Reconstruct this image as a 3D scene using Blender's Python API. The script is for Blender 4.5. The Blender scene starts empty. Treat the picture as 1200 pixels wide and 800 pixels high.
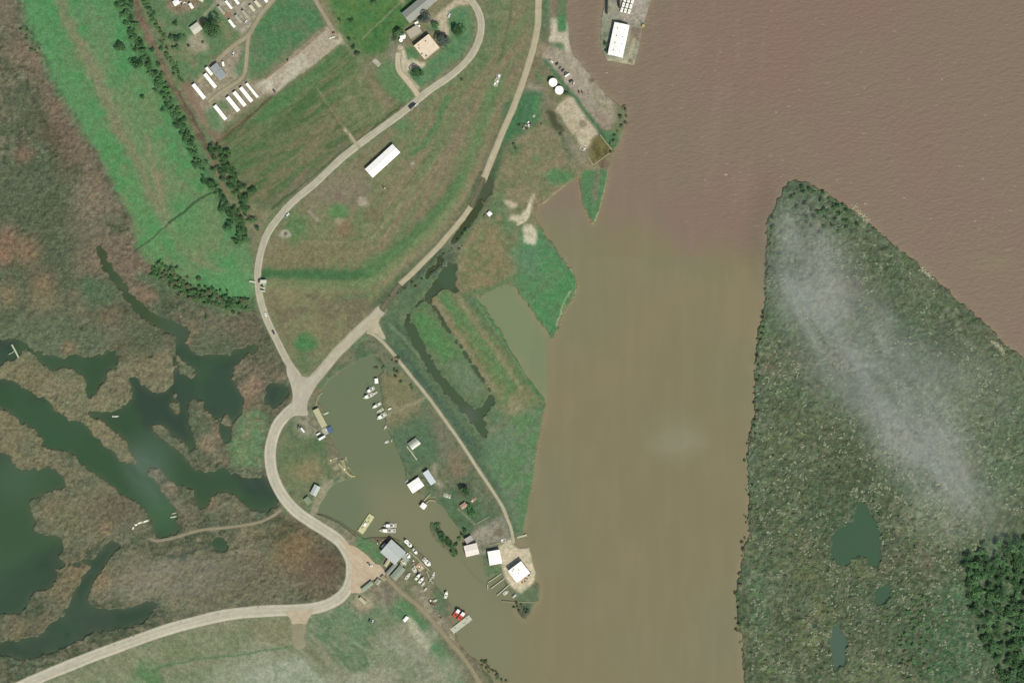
import bpy, math, random
import numpy as np
from mathutils import Vector, Matrix, Euler

# ------------------------------------------------------------------ camera, sky, sun, exposure
S = bpy.context.scene
cam_d = bpy.data.cameras.new('camera'); cam = bpy.data.objects.new('camera', cam_d)
S.collection.objects.link(cam); S.camera = cam
cam.location = (0, 0, 3000); cam.rotation_euler = (0, 0, 0)
cam_d.sensor_width = 36; cam_d.lens = 36 * 3000 / 1200.0
cam_d.clip_start = 10; cam_d.clip_end = 20000
SUN_EL = math.radians(51); SH = Vector((-0.52, 0.85))          # direction shadows fall (world x,y)
SH.normalize()
W = bpy.data.worlds.new('World'); S.world = W; W.use_nodes = True
nt = W.node_tree; bg = nt.nodes['Background']; bg.inputs['Strength'].default_value = 0.10
sky = nt.nodes.new('ShaderNodeTexSky'); sky.sky_type = 'NISHITA'; sky.sun_disc = False
sun_dir = Vector((-SH.x * math.cos(SUN_EL), -SH.y * math.cos(SUN_EL), math.sin(SUN_EL)))   # towards the sun
sky.sun_elevation = SUN_EL; sky.sun_rotation = math.atan2(sun_dir.x, sun_dir.y)
sky.air_density = 1.0; sky.dust_density = 2.0; sky.ozone_density = 1.0
nt.links.new(sky.outputs[0], bg.inputs[0])
sl = bpy.data.lights.new('sun', 'SUN'); sl.energy = 3.6; sl.angle = math.radians(0.6); sl.color = (1, 0.96, 0.90)
so = bpy.data.objects.new('sun', sl); S.collection.objects.link(so); so.location = (0, 0, 1500)
so.rotation_euler = sun_dir.to_track_quat('Z', 'Y').to_euler()
S.view_settings.view_transform = 'Standard'; S.view_settings.look = 'None'
S.view_settings.exposure = 0.25; S.view_settings.gamma = 1.0; S.view_settings.use_curve_mapping = False
S.cycles.max_bounces = 6; S.cycles.diffuse_bounces = 2; S.cycles.volume_bounces = 1
S.cycles.transparent_max_bounces = 8
# what a surface of albedo 1 renders as under this light, per channel (measured on a grey card)
KCAL = np.array([1.51, 1.51, 1.63])

COL = S.collection
R = random.Random(7)
NR = np.random.RandomState(5)

def s2l(c):
    c = np.clip(np.asarray(c, dtype=np.float64) / 255.0, 0, 1.25)
    return np.where(c <= 0.04045, c / 12.92, ((c + 0.055) / 1.055) ** 2.4)
def alb(c):                      # albedo of a thing that appears as sRGB c in full light
    return np.clip(s2l(c) / KCAL, 0.004, 0.9)

# ------------------------------------------------------------------ noise fields
TAB = NR.rand(8, 512, 512).astype(np.float32)
def vn(x, y, seed=0):
    t = TAB[seed % 8]; ox = (seed * 37) % 511; oy = (seed * 91) % 509
    xi = np.floor(x); yi = np.floor(y); fx = (x - xi).astype(np.float32); fy = (y - yi).astype(np.float32)
    xi = (xi.astype(np.int32) + ox) & 511; yi = (yi.astype(np.int32) + oy) & 511
    fx = fx * fx * (3 - 2 * fx); fy = fy * fy * (3 - 2 * fy)
    x1 = (xi + 1) & 511; y1 = (yi + 1) & 511
    a = t[yi, xi]; b = t[yi, x1]; c = t[y1, xi]; d = t[y1, x1]
    return (a + (b - a) * fx) * (1 - fy) + (c + (d - c) * fx) * fy
def fbm(x, y, s, o=3, seed=0):   # about 0..1, centred on .5
    v = 0; a = 1; n = 0
    for k in range(o):
        q = 2.03 ** k / s
        v = v + a * vn(x * q, y * q, seed + k * 3); n += a; a *= 0.55
    v = v / n
    return np.clip((v - 0.5) * 1.5 + 0.5, 0, 1)
def sst(e0, e1, x):
    t = np.clip((x - e0) / (e1 - e0), 0, 1); return t * t * (3 - 2 * t)

# the map: image-like coordinates (x right, y down), one unit = one metre
X0, Y0, X1, Y1 = -130, -130, 1330, 930
NX, NY = X1 - X0 + 1, Y1 - Y0 + 1
GX, GY = np.meshgrid(np.arange(X0, X1 + 1, dtype=np.float32), np.arange(Y0, Y1 + 1, dtype=np.float32))
WX = (fbm(GX, GY, 9, 3, 1) - .5) * 2; WY = (fbm(GX, GY, 9, 3, 2) - .5) * 2

def blur(m, r):
    r = int(round(r))
    if r < 1: return m
    for _ in range(2):
        for ax in (0, 1):
            p = np.pad(m, [(r + 1, r) if a == ax else (0, 0) for a in (0, 1)], mode='edge')
            c = np.cumsum(p, axis=ax, dtype=np.float64)
            if ax == 0: m = (c[2 * r + 1:] - c[:-2 * r - 1]) / (2 * r + 1)
            else: m = (c[:, 2 * r + 1:] - c[:, :-2 * r - 1]) / (2 * r + 1)
    return m.astype(np.float32)
def box_of(pts, pad):
    p = np.array(pts, dtype=float)
    x0 = int(max(X0, math.floor(p[:, 0].min() - pad))); x1 = int(min(X1, math.ceil(p[:, 0].max() + pad)))
    y0 = int(max(Y0, math.floor(p[:, 1].min() - pad))); y1 = int(min(Y1, math.ceil(p[:, 1].max() + pad)))
    if x1 <= x0 or y1 <= y0: return None
    return (slice(y0 - Y0, y1 - Y0 + 1), slice(x0 - X0, x1 - X0 + 1))
def pmask(pts, f=1.5, w=0.0):    # soft polygon mask: feather f, edge wander w
    sl_ = box_of(pts, f * 3 + w + 3)
    if sl_ is None: return None, None
    gx = GX[sl_] + WX[sl_] * w; gy = GY[sl_] + WY[sl_] * w
    acc = np.zeros(gx.shape, dtype=np.float32)
    n = len(pts)
    offs = ((-.25, -.25), (.25, .25)) if f < 1.5 else ((0, 0),)
    for ox, oy in offs:
        m = np.zeros(gx.shape, dtype=bool)
        xx = gx + ox; yy = gy + oy
        for i in range(n):
            xa, ya = pts[i]; xb, yb = pts[(i + 1) % n]
            if ya == yb: continue
            c = ((ya > yy) != (yb > yy))
            m ^= c & (xx < (xb - xa) * (yy - ya) / (yb - ya) + xa)
        acc += m
    return sl_, blur(acc / len(offs), f)
def dline(pts, pad, w=0.0):      # distance to a polyline
    sl_ = box_of(pts, pad + w + 2)
    if sl_ is None: return None, None
    gx = GX[sl_] + WX[sl_] * w; gy = GY[sl_] + WY[sl_] * w
    d = np.full(gx.shape, 1e9, dtype=np.float32)
    for (xa, ya), (xb, yb) in zip(pts[:-1], pts[1:]):
        dx, dy = xb - xa, yb - ya; q = dx * dx + dy * dy + 1e-9
        t = np.clip(((gx - xa) * dx + (gy - ya) * dy) / q, 0, 1)
        d = np.minimum(d, np.hypot(gx - xa - t * dx, gy - ya - t * dy))
    return sl_, d
def lmask(pts, width, f=1.0, w=0.0):
    sl_, d = dline(pts, width / 2 + f * 2, w)
    if sl_ is None: return None, None
    return sl_, 1 - sst(width / 2 - f, width / 2 + f, d)

class Canvas:
    def __init__(s, base): s.c = np.empty((NY, NX, 3), dtype=np.float32); s.c[:] = base
    def put(s, sl_, m, col, a=1.0, mot=None):
        if sl_ is None: return
        col = np.array(col, dtype=np.float32)
        if mot is not None:                       # mot = (second colour, scale, threshold, seed[, angle, stretch])
            c2 = np.array(mot[0], dtype=np.float32); gx, gy = GX[sl_], GY[sl_]
            if len(mot) > 4:
                an = math.radians(mot[4]); u = gx * math.cos(an) + gy * math.sin(an); v = -gx * math.sin(an) + gy * math.cos(an)
                gx, gy = u / mot[5], v
            t = sst(mot[2] - .13, mot[2] + .13, fbm(gx, gy, mot[1], 4, mot[3]))[..., None]
            col = col + (c2 - col) * t
        m = (m * a)[..., None]
        s.c[sl_] += (col - s.c[sl_]) * m
    def P(s, pts, col, f=2, w=2, a=1.0, mot=None): s.put(*pmask(pts, f, w), col, a, mot)
    def L(s, pts, width, col, f=1.0, w=1.0, a=1.0, mot=None): s.put(*lmask(pts, width, f, w), col, a, mot)
    def D(s, x, y, r, col, f=None, a=1.0, ry=None):        # soft disc
        f = r * .6 if f is None else f; ry = ry or r
        sl_ = box_of([(x - r, y - ry), (x + r, y + ry)], f + 2)
        if sl_ is None: return
        gx = GX[sl_] + WX[sl_] * min(2, r * .3); gy = GY[sl_] + WY[sl_] * min(2, r * .3)
        d = np.hypot((gx - x), (gy - y) * r / ry); s.put(sl_, 1 - sst(r - f, r + f, d), col, a)
# ------------------------------------------------------------------ where there is water
LAND = np.ones((NY, NX), dtype=np.float32)
def water(pts, f=1, w=1.0):
    sl_, m = pmask(pts, f, w); LAND[sl_] = np.minimum(LAND[sl_], 1 - m)
def land(pts, f=1, w=1.0):
    sl_, m = pmask(pts, f, w); LAND[sl_] = np.maximum(LAND[sl_], m)
def ditch(pts, width, f=1.0, w=1.0):
    sl_, m = lmask(pts, width, f, w); LAND[sl_] = np.minimum(LAND[sl_], 1 - m)
RIVER = [(666,-140),(665,0),(665,22),(668,45),(670,62),(679,71),(690,84),(702,100),(712,112),(722,120),(735,128),(733,150),(727,165),(720,178),(714,200),
 (709,224),(703,245),(697,262),(693,263),(688,252),(682,238),(679,215),(677,207),(655,224),(632,243),(627,250),(629,262),(640,275),(657,298),(676,325),(678,333),(672,350),
 (663,360),(655,378),(652,394),(646,399),(640,388),(622,362),(600,333),(582,338),(560,350),(573,368),(600,410),(618,440),(639,468),(640,475),(636,490),(630,520),(626,550),(622,580),(618,604),(613,622),
 (613,631),(604,632),(606,641),(620,639),(624,655),(629,672),(627,680),(633,684),(632,703),(626,706),(622,720),(616,728),(606,716),(603,706),(601,699),(595,687),(588,675),(578,674),(570,678),(567,665),(562,650),(546,652),(542,645),(545,628),
 (541,622),(533,614),(525,602),(514,590),(505,582),(492,579),(480,572),(476,560),(474,548),(468,535),(463,524),(459,516),(453,503),(450,485),(447,468),(444,452),(443,442),(450,430),(446,421),(437,416),(425,421),(405,430),(392,441),
 (379,456),(374,466),(378,478),(382,497),(389,506),(392,520),(399,535),(408,549),(415,557),(410,563),(395,565),(387,572),(378,586),(371,601),(382,602),(400,611),(418,624),(428,630),(445,627),(460,629),(474,636),(484,640),(500,655),(506,668),(508,682),(516,692),
 (526,701),(530,712),(529,722),(533,738),(540,755),(550,766),(560,775),(575,792),(585,815),(600,960),(880,960),(872,800),(870,771),(869,745),(863,730),(862,692),(868,660),(876,630),(877,600),(878,570),(876,550),
 (875,525),(880,500),(884,480),(884,430),(886,410),(890,385),(896,350),(898,310),(897,262),(903,250),(911,236),(917,222),(924,213),(932,211),(950,216),(975,229),(1000,248),(1020,262),(1045,285),(1070,304),(1090,322),(1112,341),(1135,362),
 (1160,385),(1178,402),(1190,412),(1250,460),(1345,540),(1345,-140)]
water(RIVER, 1, 1.2)
land([(503,611),(508,612),(514,622),(524,631),(533,640),(537,647),(530,651),(522,646),(512,636),(504,624)], 1, 2)          # overgrown sliver
land([(709,-60),(709,0),(704,22),(703,55),(711,71),(743,77),(748,60),(753,32),(757,20),(763,0),(768,-60)], 0, 0.2)          # industrial dock
# ditches and canals round the diked land
water([(474,372),(482,378),(492,396),(505,420),(520,442),(537,462),(548,474),(556,480),(566,474),(574,466),(580,470),(574,480),(566,488),(568,500),(572,514),(566,515),(556,500),(546,487),(528,466),(512,446),(496,424),(482,402),(475,386)], 1, 1.6)
ditch([(498,346),(508,360),(520,380),(536,402),(552,425),(566,446),(577,468)], 3.6, 1, 1.5)
ditch([(498,348),(486,358),(478,368),(477,382)], 2.6, 1, 1.5)
water([(504,336),(514,322),(528,305),(535,309),(534,330),(537,346),(528,342),(520,339),(508,345),(499,350)], 1, 2)
water([(500,316),(514,300),(524,291),(520,302),(508,318),(499,328)], 1, 3)
water([(549,246),(556,232),(564,214),(571,206),(578,204),(576,220),(568,236),(556,254),(546,268),(534,284),(528,290),(532,276),(543,258)], 1, 2.5)
# bayou west of the road
water([(114,290),(117,285),(121,288),(125,302),(136,319),(149,336),(160,350),(176,366),(190,374),(206,376),(219,381),(223,389),(216,402),(226,412),(240,418),(254,415),(268,417),(274,411),(288,408),(298,402),(304,404),(301,412),(288,416),(277,426),(271,440),(274,450),(284,461),(286,474),(277,492),(270,505),(269,521),(262,521),(257,506),(255,494),(249,484),(241,478),
 (236,468),(225,468),(219,478),(219,488),(226,508),(228,520),(221,530),(225,541),(232,547),(250,552),(262,550),(285,560),(300,561),(312,556),(322,575),(328,592),(310,600),(296,596),(284,588),(275,578),(258,575),(248,580),(243,594),(234,596),(228,584),(227,573),(210,567),(196,560),(189,549),(180,547),(171,551),(176,557),(186,568),(198,585),(207,600),(208,628),(180,629),(178,608),(172,600),(155,586),(140,576),(128,565),(117,560),(108,552),
 (95,543),(84,531),(65,526),(53,521),(47,510),(38,500),(25,497),(18,487),(0,477),(-140,420),(-140,330),(-40,380),(0,398),(12,396),(24,399),(34,408),(50,413),(64,418),(70,421),(80,419),(90,412),(110,411),(128,405),(138,402),(160,402),(185,404),(202,402),(205,392),(190,386),(174,378),(160,366),(148,350),(136,335),(124,318),(115,302)], 1, 2)
L_ = [[(-140,395),(0,427),(20,420),(28,408),(38,412),(48,423),(60,436),(67,436),(70,430),(78,429),(88,435),(96,440),(102,448),(100,460),(107,465),(117,452),(125,440),(132,432),(144,432),(152,441),(156,456),(152,470),(142,480),(125,484),(108,481),(98,475),(106,489),(118,493),(131,502),(144,512),(150,521),(154,529),(159,536),(162,543),(155,545),(145,542),(137,535),(125,525),(110,512),(98,498),(85,492),(68,483),(58,475),(53,466),(45,465),(30,455),(15,447),(0,443),(-140,410)],
 [(137,425),(143,409),(150,405),(165,411),(175,420),(185,412),(195,405),(200,415),(203,430),(203,450),(196,460),(185,461),(172,455),(162,445),(150,440),(139,434)],
 [(203,458),(208,460),(206,466),(202,463)], [(200,468),(206,467),(211,475),(209,486),(203,482),(197,475)],
 [(204,414),(212,420),(222,428),(229,433),(228,442),(222,444),(214,440),(208,432)],
 [(175,497),(185,497),(195,503),(205,512),(215,520),(221,530),(226,540),(232,546),(246,549),(244,553),(228,549),(218,538),(208,526),(196,517),(184,508)],
 [(65,415),(72,402),(88,402),(90,410),(80,417),(70,419)], [(256,490),(266,483),(271,490),(268,500),(264,498)]]
for q in L_: land(q, 1, 2.4)
land([(131,405),(150,398),(206,396),(203,418),(198,414),(138,418)], 1, 2)
land([(88,408),(96,404),(130,402),(132,410),(112,419),(98,420)], 1, 2)
water([(-140,525),(-60,522),(0,530),(10,533),(15,545),(27,552),(50,548),(65,550),(75,560),(80,570),(70,575),(55,577),(45,582),(35,590),(37,600),(38,615),(45,625),(60,628),(70,630),(75,640),(70,650),(75,660),(65,668),(65,680),(60,690),(50,690),(40,695),(35,705),(25,717),(10,718),(0,722),(-60,728),(-140,728)], 1, 2.6)
water([(130,631),(141,639),(137,645),(126,655),(116,672),(106,690),(100,706),(112,711),(130,713),(150,712),(165,705),(183,704),(180,716),(168,728),(150,735),(125,738),(108,740),(95,750),(80,756),(62,764),(30,772),(0,766),(-60,776),(-140,790),(-140,760),(-60,752),(0,751),(25,750),(45,745),(60,730),(75,718),(82,705),(90,690),(100,672),(108,660),(115,648),(122,640)], 1, 2.2)
ditch([(66,664),(80,660),(95,660),(110,657)], 4, 1, 2)
water([(315,451),(324,448),(334,452),(337,462),(330,472),(322,478),(312,472),(308,474)], 1, 2.5)
water([(250,631),(262,630),(268,636),(262,646),(252,646)], 1, 2)
# flooded hollows on the island
for x, y, a_, b_ in [(956,732,5,5)]:
    sl_ = box_of([(x - a_, y - b_), (x + a_, y + b_)], 8)
    d = np.hypot((GX[sl_] + WX[sl_] * 10 - x) / a_, (GY[sl_] + WY[sl_] * 10 - y) / b_)
    LAND[sl_] = np.minimum(LAND[sl_], sst(.85, 1.05, d))

water([(1010,584),(1019,598),(1031,618),(1033,640),(1032,664),(1020,660),(1012,650),(998,653),(990,664),(978,660),(972,646),(973,628),(986,618),(996,612),(1004,596)], 1, 3)
water([(978,728),(988,738),(994,752),(990,768),(996,778),(980,782),(976,764),(970,752),(975,740)], 1, 3); water([(1028,690),(1040,684),(1044,694),(1036,706),(1026,712),(1022,702)], 1, 3)
# ragged reed edges in the marsh and on the island
mk = np.zeros((NY, NX), dtype=np.float32)
shal0 = None
for q in ([(-140,-140),(20,-140),(45,40),(150,250),(200,330),(297,352),(335,425),(345,440),(330,470),(318,500),(325,580),(395,640),(405,690),(300,712),(120,760),(-140,870)], [(872,180),(1000,200),(1345,480),(1345,960),(850,960)], [(440,330),(500,285),(545,290),(600,330),(600,520),(560,530),(440,400)], [(540,280),(600,300),(640,240),(700,330),(665,420),(600,345),(545,345)]):
    sl_, m = pmask(q, 3, 0); mk[sl_] = np.maximum(mk[sl_], m)
rag = sst(.32, .68, blur(LAND, 2) + (fbm(GX, GY, 5, 4, 7) - .5) * 1.05 * (1 - np.abs(2 * blur(LAND, 3) - 1)))
LAND = LAND * (1 - mk) + rag * mk
LAND[LAND < .02] = 0

# ------------------------------------------------------------------ colours of the water
Cw = Canvas((134, 118, 101))
Cw.put((slice(0, NY), slice(0, NX)), sst(0, 1, (GY - 238) / 55 + (fbm(GX, GY, 90, 4, 11) - .5) * 1.3) * (1 - sst(895, 960, GX)), (132, 124, 94))
Cw.put((slice(0, NY), slice(0, NX)), sst(.45, .75, fbm(GX, GY, 170, 3, 12)) * (1 - sst(240, 330, GY) * (1 - sst(895, 960, GX))), (138, 113, 103), .85)
Cw.put((slice(0, NY), slice(0, NX)), sst(.5, .8, fbm(GX, GY, 150, 3, 13)) * (GY > 300), (127, 125, 98), .6)
Cw.put((slice(0, NY), slice(0, NX)), sst(.5, .8, fbm(GX, GY, 90, 3, 14)) * (GY > 300), (139, 128, 100), .5)
Cw.P([(640,230),(680,250),(700,290),(720,380),(660,420),(620,300)], (128,128,100), 16, 8, .6)
Cw.P([(340,400),(470,400),(500,540),(560,620),(600,700),(560,760),(520,720),(430,660),(350,600)], (112,121,92), 10, 8)
Cw.P([(425,560),(500,560),(560,640),(600,720),(620,800),(560,800),(500,690),(430,640)], (126,127,98), 14, 8)
Cw.P([(370,405),(460,405),(450,460),(390,500)], (108,122,93), 14, 8, .8)
Cw.P([(375,600),(372,580),(400,563),(430,580),(430,625)], (108,121,93), 8, 4, .8)
bay = [(-140,250),(345,250),(345,800),(-140,900)]
Cw.P(bay, (54,80,55), 1, 0, 1, ((50,70,56), 60, .56, 3))
Cw.P([(0,450),(60,480),(120,520),(175,570),(205,600),(200,628),(178,628),(165,600),(100,555),(40,520),(0,500)], (52,84,56), 10, 5, .9)
Cw.D(175, 535, 26, (78,104,84), 22, .8); Cw.D(185, 575, 24, (64,98,72), 18, .8); Cw.D(190, 605, 20, (64,98,68), 12, .9)  # paler discs: thin haze painted into the bayou water
Cw.P([(-140,525),(80,545),(75,700),(-140,740)], (60,86,60), 8, 2); Cw.D(20, 560, 26, (70,98,76), 20, .7); Cw.D(34, 686, 8, (92,120,98), 6, .7)
Cw.P([(70,640),(190,630),(190,740),(60,780),(-140,800),(-140,740)], (58,76,60), 6, 3, 1, ((50,72,54), 30, .5, 4))
Cw.P([(110,280),(235,280),(235,400),(190,390),(110,300)], (62,74,46), 8, 3, .9)
Cw.D(118, 300, 14, (60,68,38), 10); Cw.D(205, 388, 16, (66,84,66), 10)
Cw.P([(440,290),(540,300),(540,345),(600,480),(585,525),(540,500),(440,420)], (68,88,62), 2, 1); Cw.P([(440,370),(540,180),(600,180),(520,380)], (76,86,62), 3, 2, 1, ((62,74,46), 10, .5, 9, -50, 3))
Cw.D(548, 487, 10, (84,98,84), 8, .8); Cw.D(507, 346, 10, (66,84,62), 6); Cw.D(524, 325, 14, (66,90,64), 6)
Cw.P([(545,341),(600,320),(642,388),(641,472),(628,462),(600,418),(550,350)], (124,136,102), 1.5, .5)
Cw.P([(920,560),(1150,560),(1160,800),(920,800)], (60,90,66), 1, 0)
Cw.D(985, 755, 30, (74,98,82), 10)
sh = blur(LAND, 5) * (1 - sst(.0, .5, np.zeros_like(LAND))); shm = np.clip(sh * 1.3, 0, .75) * fbm(GX, GY, 12, 3, 19) * 1.3
isbay = pmask([(-140,250),(345,250),(345,800),(-140,900)], 1, 0); wt = np.zeros_like(LAND); wt[isbay[0]] = isbay[1]
Cw.put((slice(0, NY), slice(0, NX)), np.clip(shm * wt, 0, .8), (84, 94, 70)); Cw.put((slice(0, NY), slice(0, NX)), np.clip(shm * (1 - wt), 0, .5) * (GX > 600) * (1 - (GX > 930) * (GY > 560)), (150, 136, 108))
st = fbm(GX, GY / 6, 9, 3, 18); Cw.put((slice(0, NY), slice(0, NX)), sst(.55, .8, st) * (GX > 620) * (GX < 900) * .16, (146, 136, 110)); Cw.put((slice(0, NY), slice(0, NX)), sst(.55, .8, 1 - st) * (GX > 620) * (GX < 900) * .15, (122, 118, 92))
Cw.put((slice(0, NY), slice(0, NX)), sst(.5, .7, fbm(GX, GY, 45, 4, 17)) * wt * .3, (64, 92, 68))
# thin drowned bank, wake lines, and a faint cloud wisp painted into the river colour
Cw.L([(540,655),(552,670),(566,683)], 2, (110,112,86), 1, 1, .6)
Cw.D(792, 510, 26, (140,138,112), 22, .5)

# ------------------------------------------------------------------ colours of the land
G_ = Canvas((112, 116, 84))
ALL = (slice(0, NY), slice(0, NX))
G_.put(ALL, sst(.4, .65, fbm(GX, GY, 40, 4, 21)), (120, 112, 84)); G_.put(ALL, sst(.5, .7, fbm(GX, GY, 22, 4, 22)), (92, 122, 80), .8)
# --- marsh, west
MARSH = [(-140,-140),(20,-140),(30,0),(45,40),(65,90),(88,130),(105,160),(122,190),(140,225),(155,260),(170,300),(205,335),(250,352),(297,356),(306,380),(320,400),(335,425),(350,440),(345,470),(318,500),(312,540),(330,600),(400,640),(408,660),(408,690),(380,705),(300,714),(210,730),(120,760),(40,796),(-140,870)]
G_.P(MARSH, (97,98,75), 1, 1, 1, ((86,100,74), 26, .52, 31))
slM, mM = pmask(MARSH, 3, 2)
def inM(col, sc, th, seed, a=1., sharp=.1):
    m = mM * sst(th - sharp, th + sharp, fbm(GX[slM], GY[slM], sc, 4, seed)); G_.put(slM, m, col, a)
inM((106,104,80), 30, .58, 33, .7); inM((70,84,60), 15, .58, 34, .8); inM((124,118,94), 9, .66, 35, .6); inM((66,76,54), 5, .66, 36, .7)
G_.P([(-140,200),(30,200),(85,235),(120,300),(140,360),(90,400),(0,390),(-140,380)], (82,94,68), 10, 10, .7)
for x, y, r, c in [(8,280,14,(142,106,82)),(32,295,16,(138,108,82)),(4,300,10,(146,104,84)),(50,330,14,(132,106,80)),(52,352,18,(128,114,82)),(8,345,14,(134,116,84)),(28,372,5,(122,118,90)),(95,365,10,(120,112,86)),(105,310,16,(116,110,84)),(88,345,9,(118,112,84)),(28,180,10,(132,100,78)),(15,60,16,(122,106,84)),(40,70,16,(128,110,88)),(70,130,14,(120,104,82)),(72,160,16,(104,86,70)),(60,150,14,(100,88,70)),(130,370,14,(126,96,74)),(120,300,26,(122,104,84)),(100,250,26,(124,112,90)),(112,230,20,(128,114,92)),(165,320,20,(126,106,86)),(150,300,20,(122,104,84)),(170,345,12,(136,108,86)),(120,345,16,(76,104,72)),(105,335,10,(72,106,70)),(60,215,24,(80,98,72)),(20,225,20,(84,96,72)),(75,200,16,(92,92,68)),(5,10,24,(126,112,92)),(88,100,6,(96,110,74)),(60,250,24,(80,90,64)),(40,140,14,(90,94,68)),(25,120,16,(92,100,74)),(85,180,12,(108,92,72)),(12,152,8,(84,102,72)),(18,395,20,(90,108,76))]:
    G_.D(x, y, r, c, r * .9, .75)
G_.P([(20,20),(60,95),(100,165),(135,225),(155,270),(120,240),(85,185),(50,110),(25,60)], (122,104,84), 6, 8, .65)
G_.L([(30,105),(45,130),(62,165),(66,200)], 4, (72,76,54), 2, 4, .6)
# reed islands in the bayou
for q in L_: G_.P(q, (124,118,88), 2, 3, .95, ((112,114,82), 7, .54, 41))
inB = [[(-140,470),(0,477),(25,497),(45,508),(65,526),(95,543),(128,565),(172,600),(176,625),(130,632),(75,650),(40,600),(80,570),(60,548),(25,550),(0,530),(-140,525)],
       [(135,700),(92,708),(120,650),(150,640),(180,645),(210,650),(205,690),(160,712)], [(200,640),(250,650),(330,640),(380,660),(398,690),(300,712),(200,726),(180,700)], [(170,552),(200,560),(230,575),(235,600),(290,600),(270,577),(250,575),(210,565)]]
for q in inB: G_.P(q, (118,114,85), 4, 6, .8, ((106,109,82), 12, .54, 42))
G_.P([(0,477),(25,497),(53,521),(60,548),(25,550),(15,535),(0,530)], (122,114,82), 3, 3, .7)
for x, y, r, c in [(33,525,13,(98,104,76)),(120,600,22,(108,100,74)),(140,595,20,(96,92,70)),(60,595,14,(114,108,78)),(50,640,10,(116,106,78)),(80,610,14,(104,108,74)),(125,618,8,(130,112,84)),(90,670,14,(130,110,78)),(70,690,16,(124,112,82)),(120,680,14,(132,112,82)),(20,735,16,(118,108,78)),(50,730,12,(108,100,74)),(165,675,22,(120,114,88)),(240,680,30,(108,104,80)),(300,680,30,(106,102,78)),(350,650,24,(116,98,70)),(345,635,24,(124,104,72)),(330,625,14,(98,92,62)),(370,675,22,(108,92,70)),(385,660,18,(104,86,66)),(235,640,10,(120,118,84)),(285,640,16,(122,114,88)),(300,625,12,(124,116,84)),(245,480,12,(110,106,80)),(250,515,14,(118,112,88)),(240,500,10,(88,100,74)),(285,440,14,(96,104,76)),(292,455,12,(132,112,88)),(275,440,8,(120,112,86)),(200,575,8,(126,110,84)),(250,590,9,(118,108,80)),(195,640,18,(104,104,78)),(260,372,30,(108,100,78)),(290,385,20,(104,98,76)),(250,400,24,(98,104,78)),(225,385,9,(122,108,80)),(300,440,20,(118,104,84)),(320,430,16,(100,98,74)),(290,470,14,(118,104,78)),(320,500,9,(80,100,64)),(100,415,30,(96,104,74)),(60,395,30,(94,106,76)),(150,395,30,(98,100,74)),(330,480,14,(98,92,68)),(290,555,20,(104,112,84)),(215,400,10,(112,108,80))]:
    G_.D(x, y, r, c, r * .8, .75)
G_.L([(180,648),(215,652),(245,638)], 5, (66,80,62), 2, 3, .7); G_.L([(192,640),(230,637),(250,634)], 4, (70,82,60), 2, 2, .6)
G_.L([(300,612),(325,606),(345,618),(330,628),(300,628)], 6, (70,78,52), 3, 4, .7)
G_.P([(268,522),(275,500),(282,485),(300,478),(312,488),(310,520),(308,545),(290,547),(275,545),(268,535)], (92,124,82), 3, 2, 1, ((114,122,86), 10, .6, 43))
G_.D(283, 532, 8, (110,130,84), 6, .8)
for x, y, r, c in [(226,488,10,(84,96,72)),(228,505,10,(80,94,70)),(236,530,9,(84,94,70)),(200,512,12,(84,98,74)),(215,532,8,(84,98,74)),(228,551,10,(82,92,68)),(250,480,7,(124,110,84)),(256,505,8,(122,108,84)),(243,520,10,(132,116,90)),(262,540,7,(124,112,86)),(236,412,18,(88,98,72)),(268,412,14,(84,96,72)),(219,402,6,(134,116,88)),(312,415,10,(90,94,70)),(283,445,9,(86,92,70)),(296,452,11,(136,116,92)),(282,470,8,(128,112,88)),(218,432,9,(92,104,76)),(204,476,6,(96,102,76)),(180,555,9,(104,104,80)),(175,430,20,(116,108,80)),(140,455,16,(114,110,82)),(35,440,20,(114,108,78)),(120,505,14,(122,114,84)),(278,425,10,(122,112,86)),(330,440,7,(120,108,86)),(60,408,20,(92,104,78)),(170,395,20,(84,94,68)),(110,400,16,(92,104,78)),(140,410,12,(90,92,66)),(80,408,9,(128,112,84))]:
    G_.D(x, y, r, c, r * .6, .8)
# --- green levee field
LEV = [(28,-140),(22,-60),(28,0),(45,45),(65,90),(88,130),(102,160),(122,195),(138,225),(153,255),(160,290),(172,305),(200,322),(240,342),(275,350),(297,348),(297,322),(290,285),(278,262),(262,243),(248,212),(232,172),(215,140),(195,102),(178,58),(163,28),(150,0),(140,-140)]
G_.P(LEV, (84,134,82), 2, 2, 1, ((100,130,82), 40, .55, 51, 62, 3))
sl_, m = pmask(LEV, 3, 2)
G_.put(sl_, m * sst(.5, .7, fbm(GX[sl_], GY[sl_], 18, 4, 52)), (66,140,76), .7)
G_.L([(30,-20),(45,30),(72,85),(92,120),(108,150)], 26, (78,138,82), 12, 5, .8)
G_.L([(60,-60),(72,5),(88,45),(106,78),(126,118),(142,155),(162,190),(178,228),(196,262)], 13, (126,124,92), 6, 4, .85)
G_.L([(98,50),(118,92),(133,125)], 16, (124,128,94), 8, 5, .6); G_.L([(150,110),(165,150),(180,185),(205,225)], 26, (108,130,86), 12, 6, .75)
G_.L([(100,0),(112,30),(130,70)], 16, (104,132,90), 8, 5, .6)
G_.L([(185,205),(198,262),(214,290),(240,308),(262,318)], 7, (136,126,94), 4, 3, .8); G_.D(232, 285, 22, (110,128,84), 18, .8, 30)
G_.L([(172,160),(180,200),(196,258)], 4, (138,128,98), 2, 2, .7); G_.D(197, 262, 5, (150,134,104), 3, .9)
G_.L([(165,325),(205,340),(250,352),(292,356)], 14, (84,108,74), 6, 3, .8); G_.D(270, 338, 26, (82,146,84), 16, .8); G_.D(285, 300, 10, (86,132,84), 8, .7)
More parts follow.
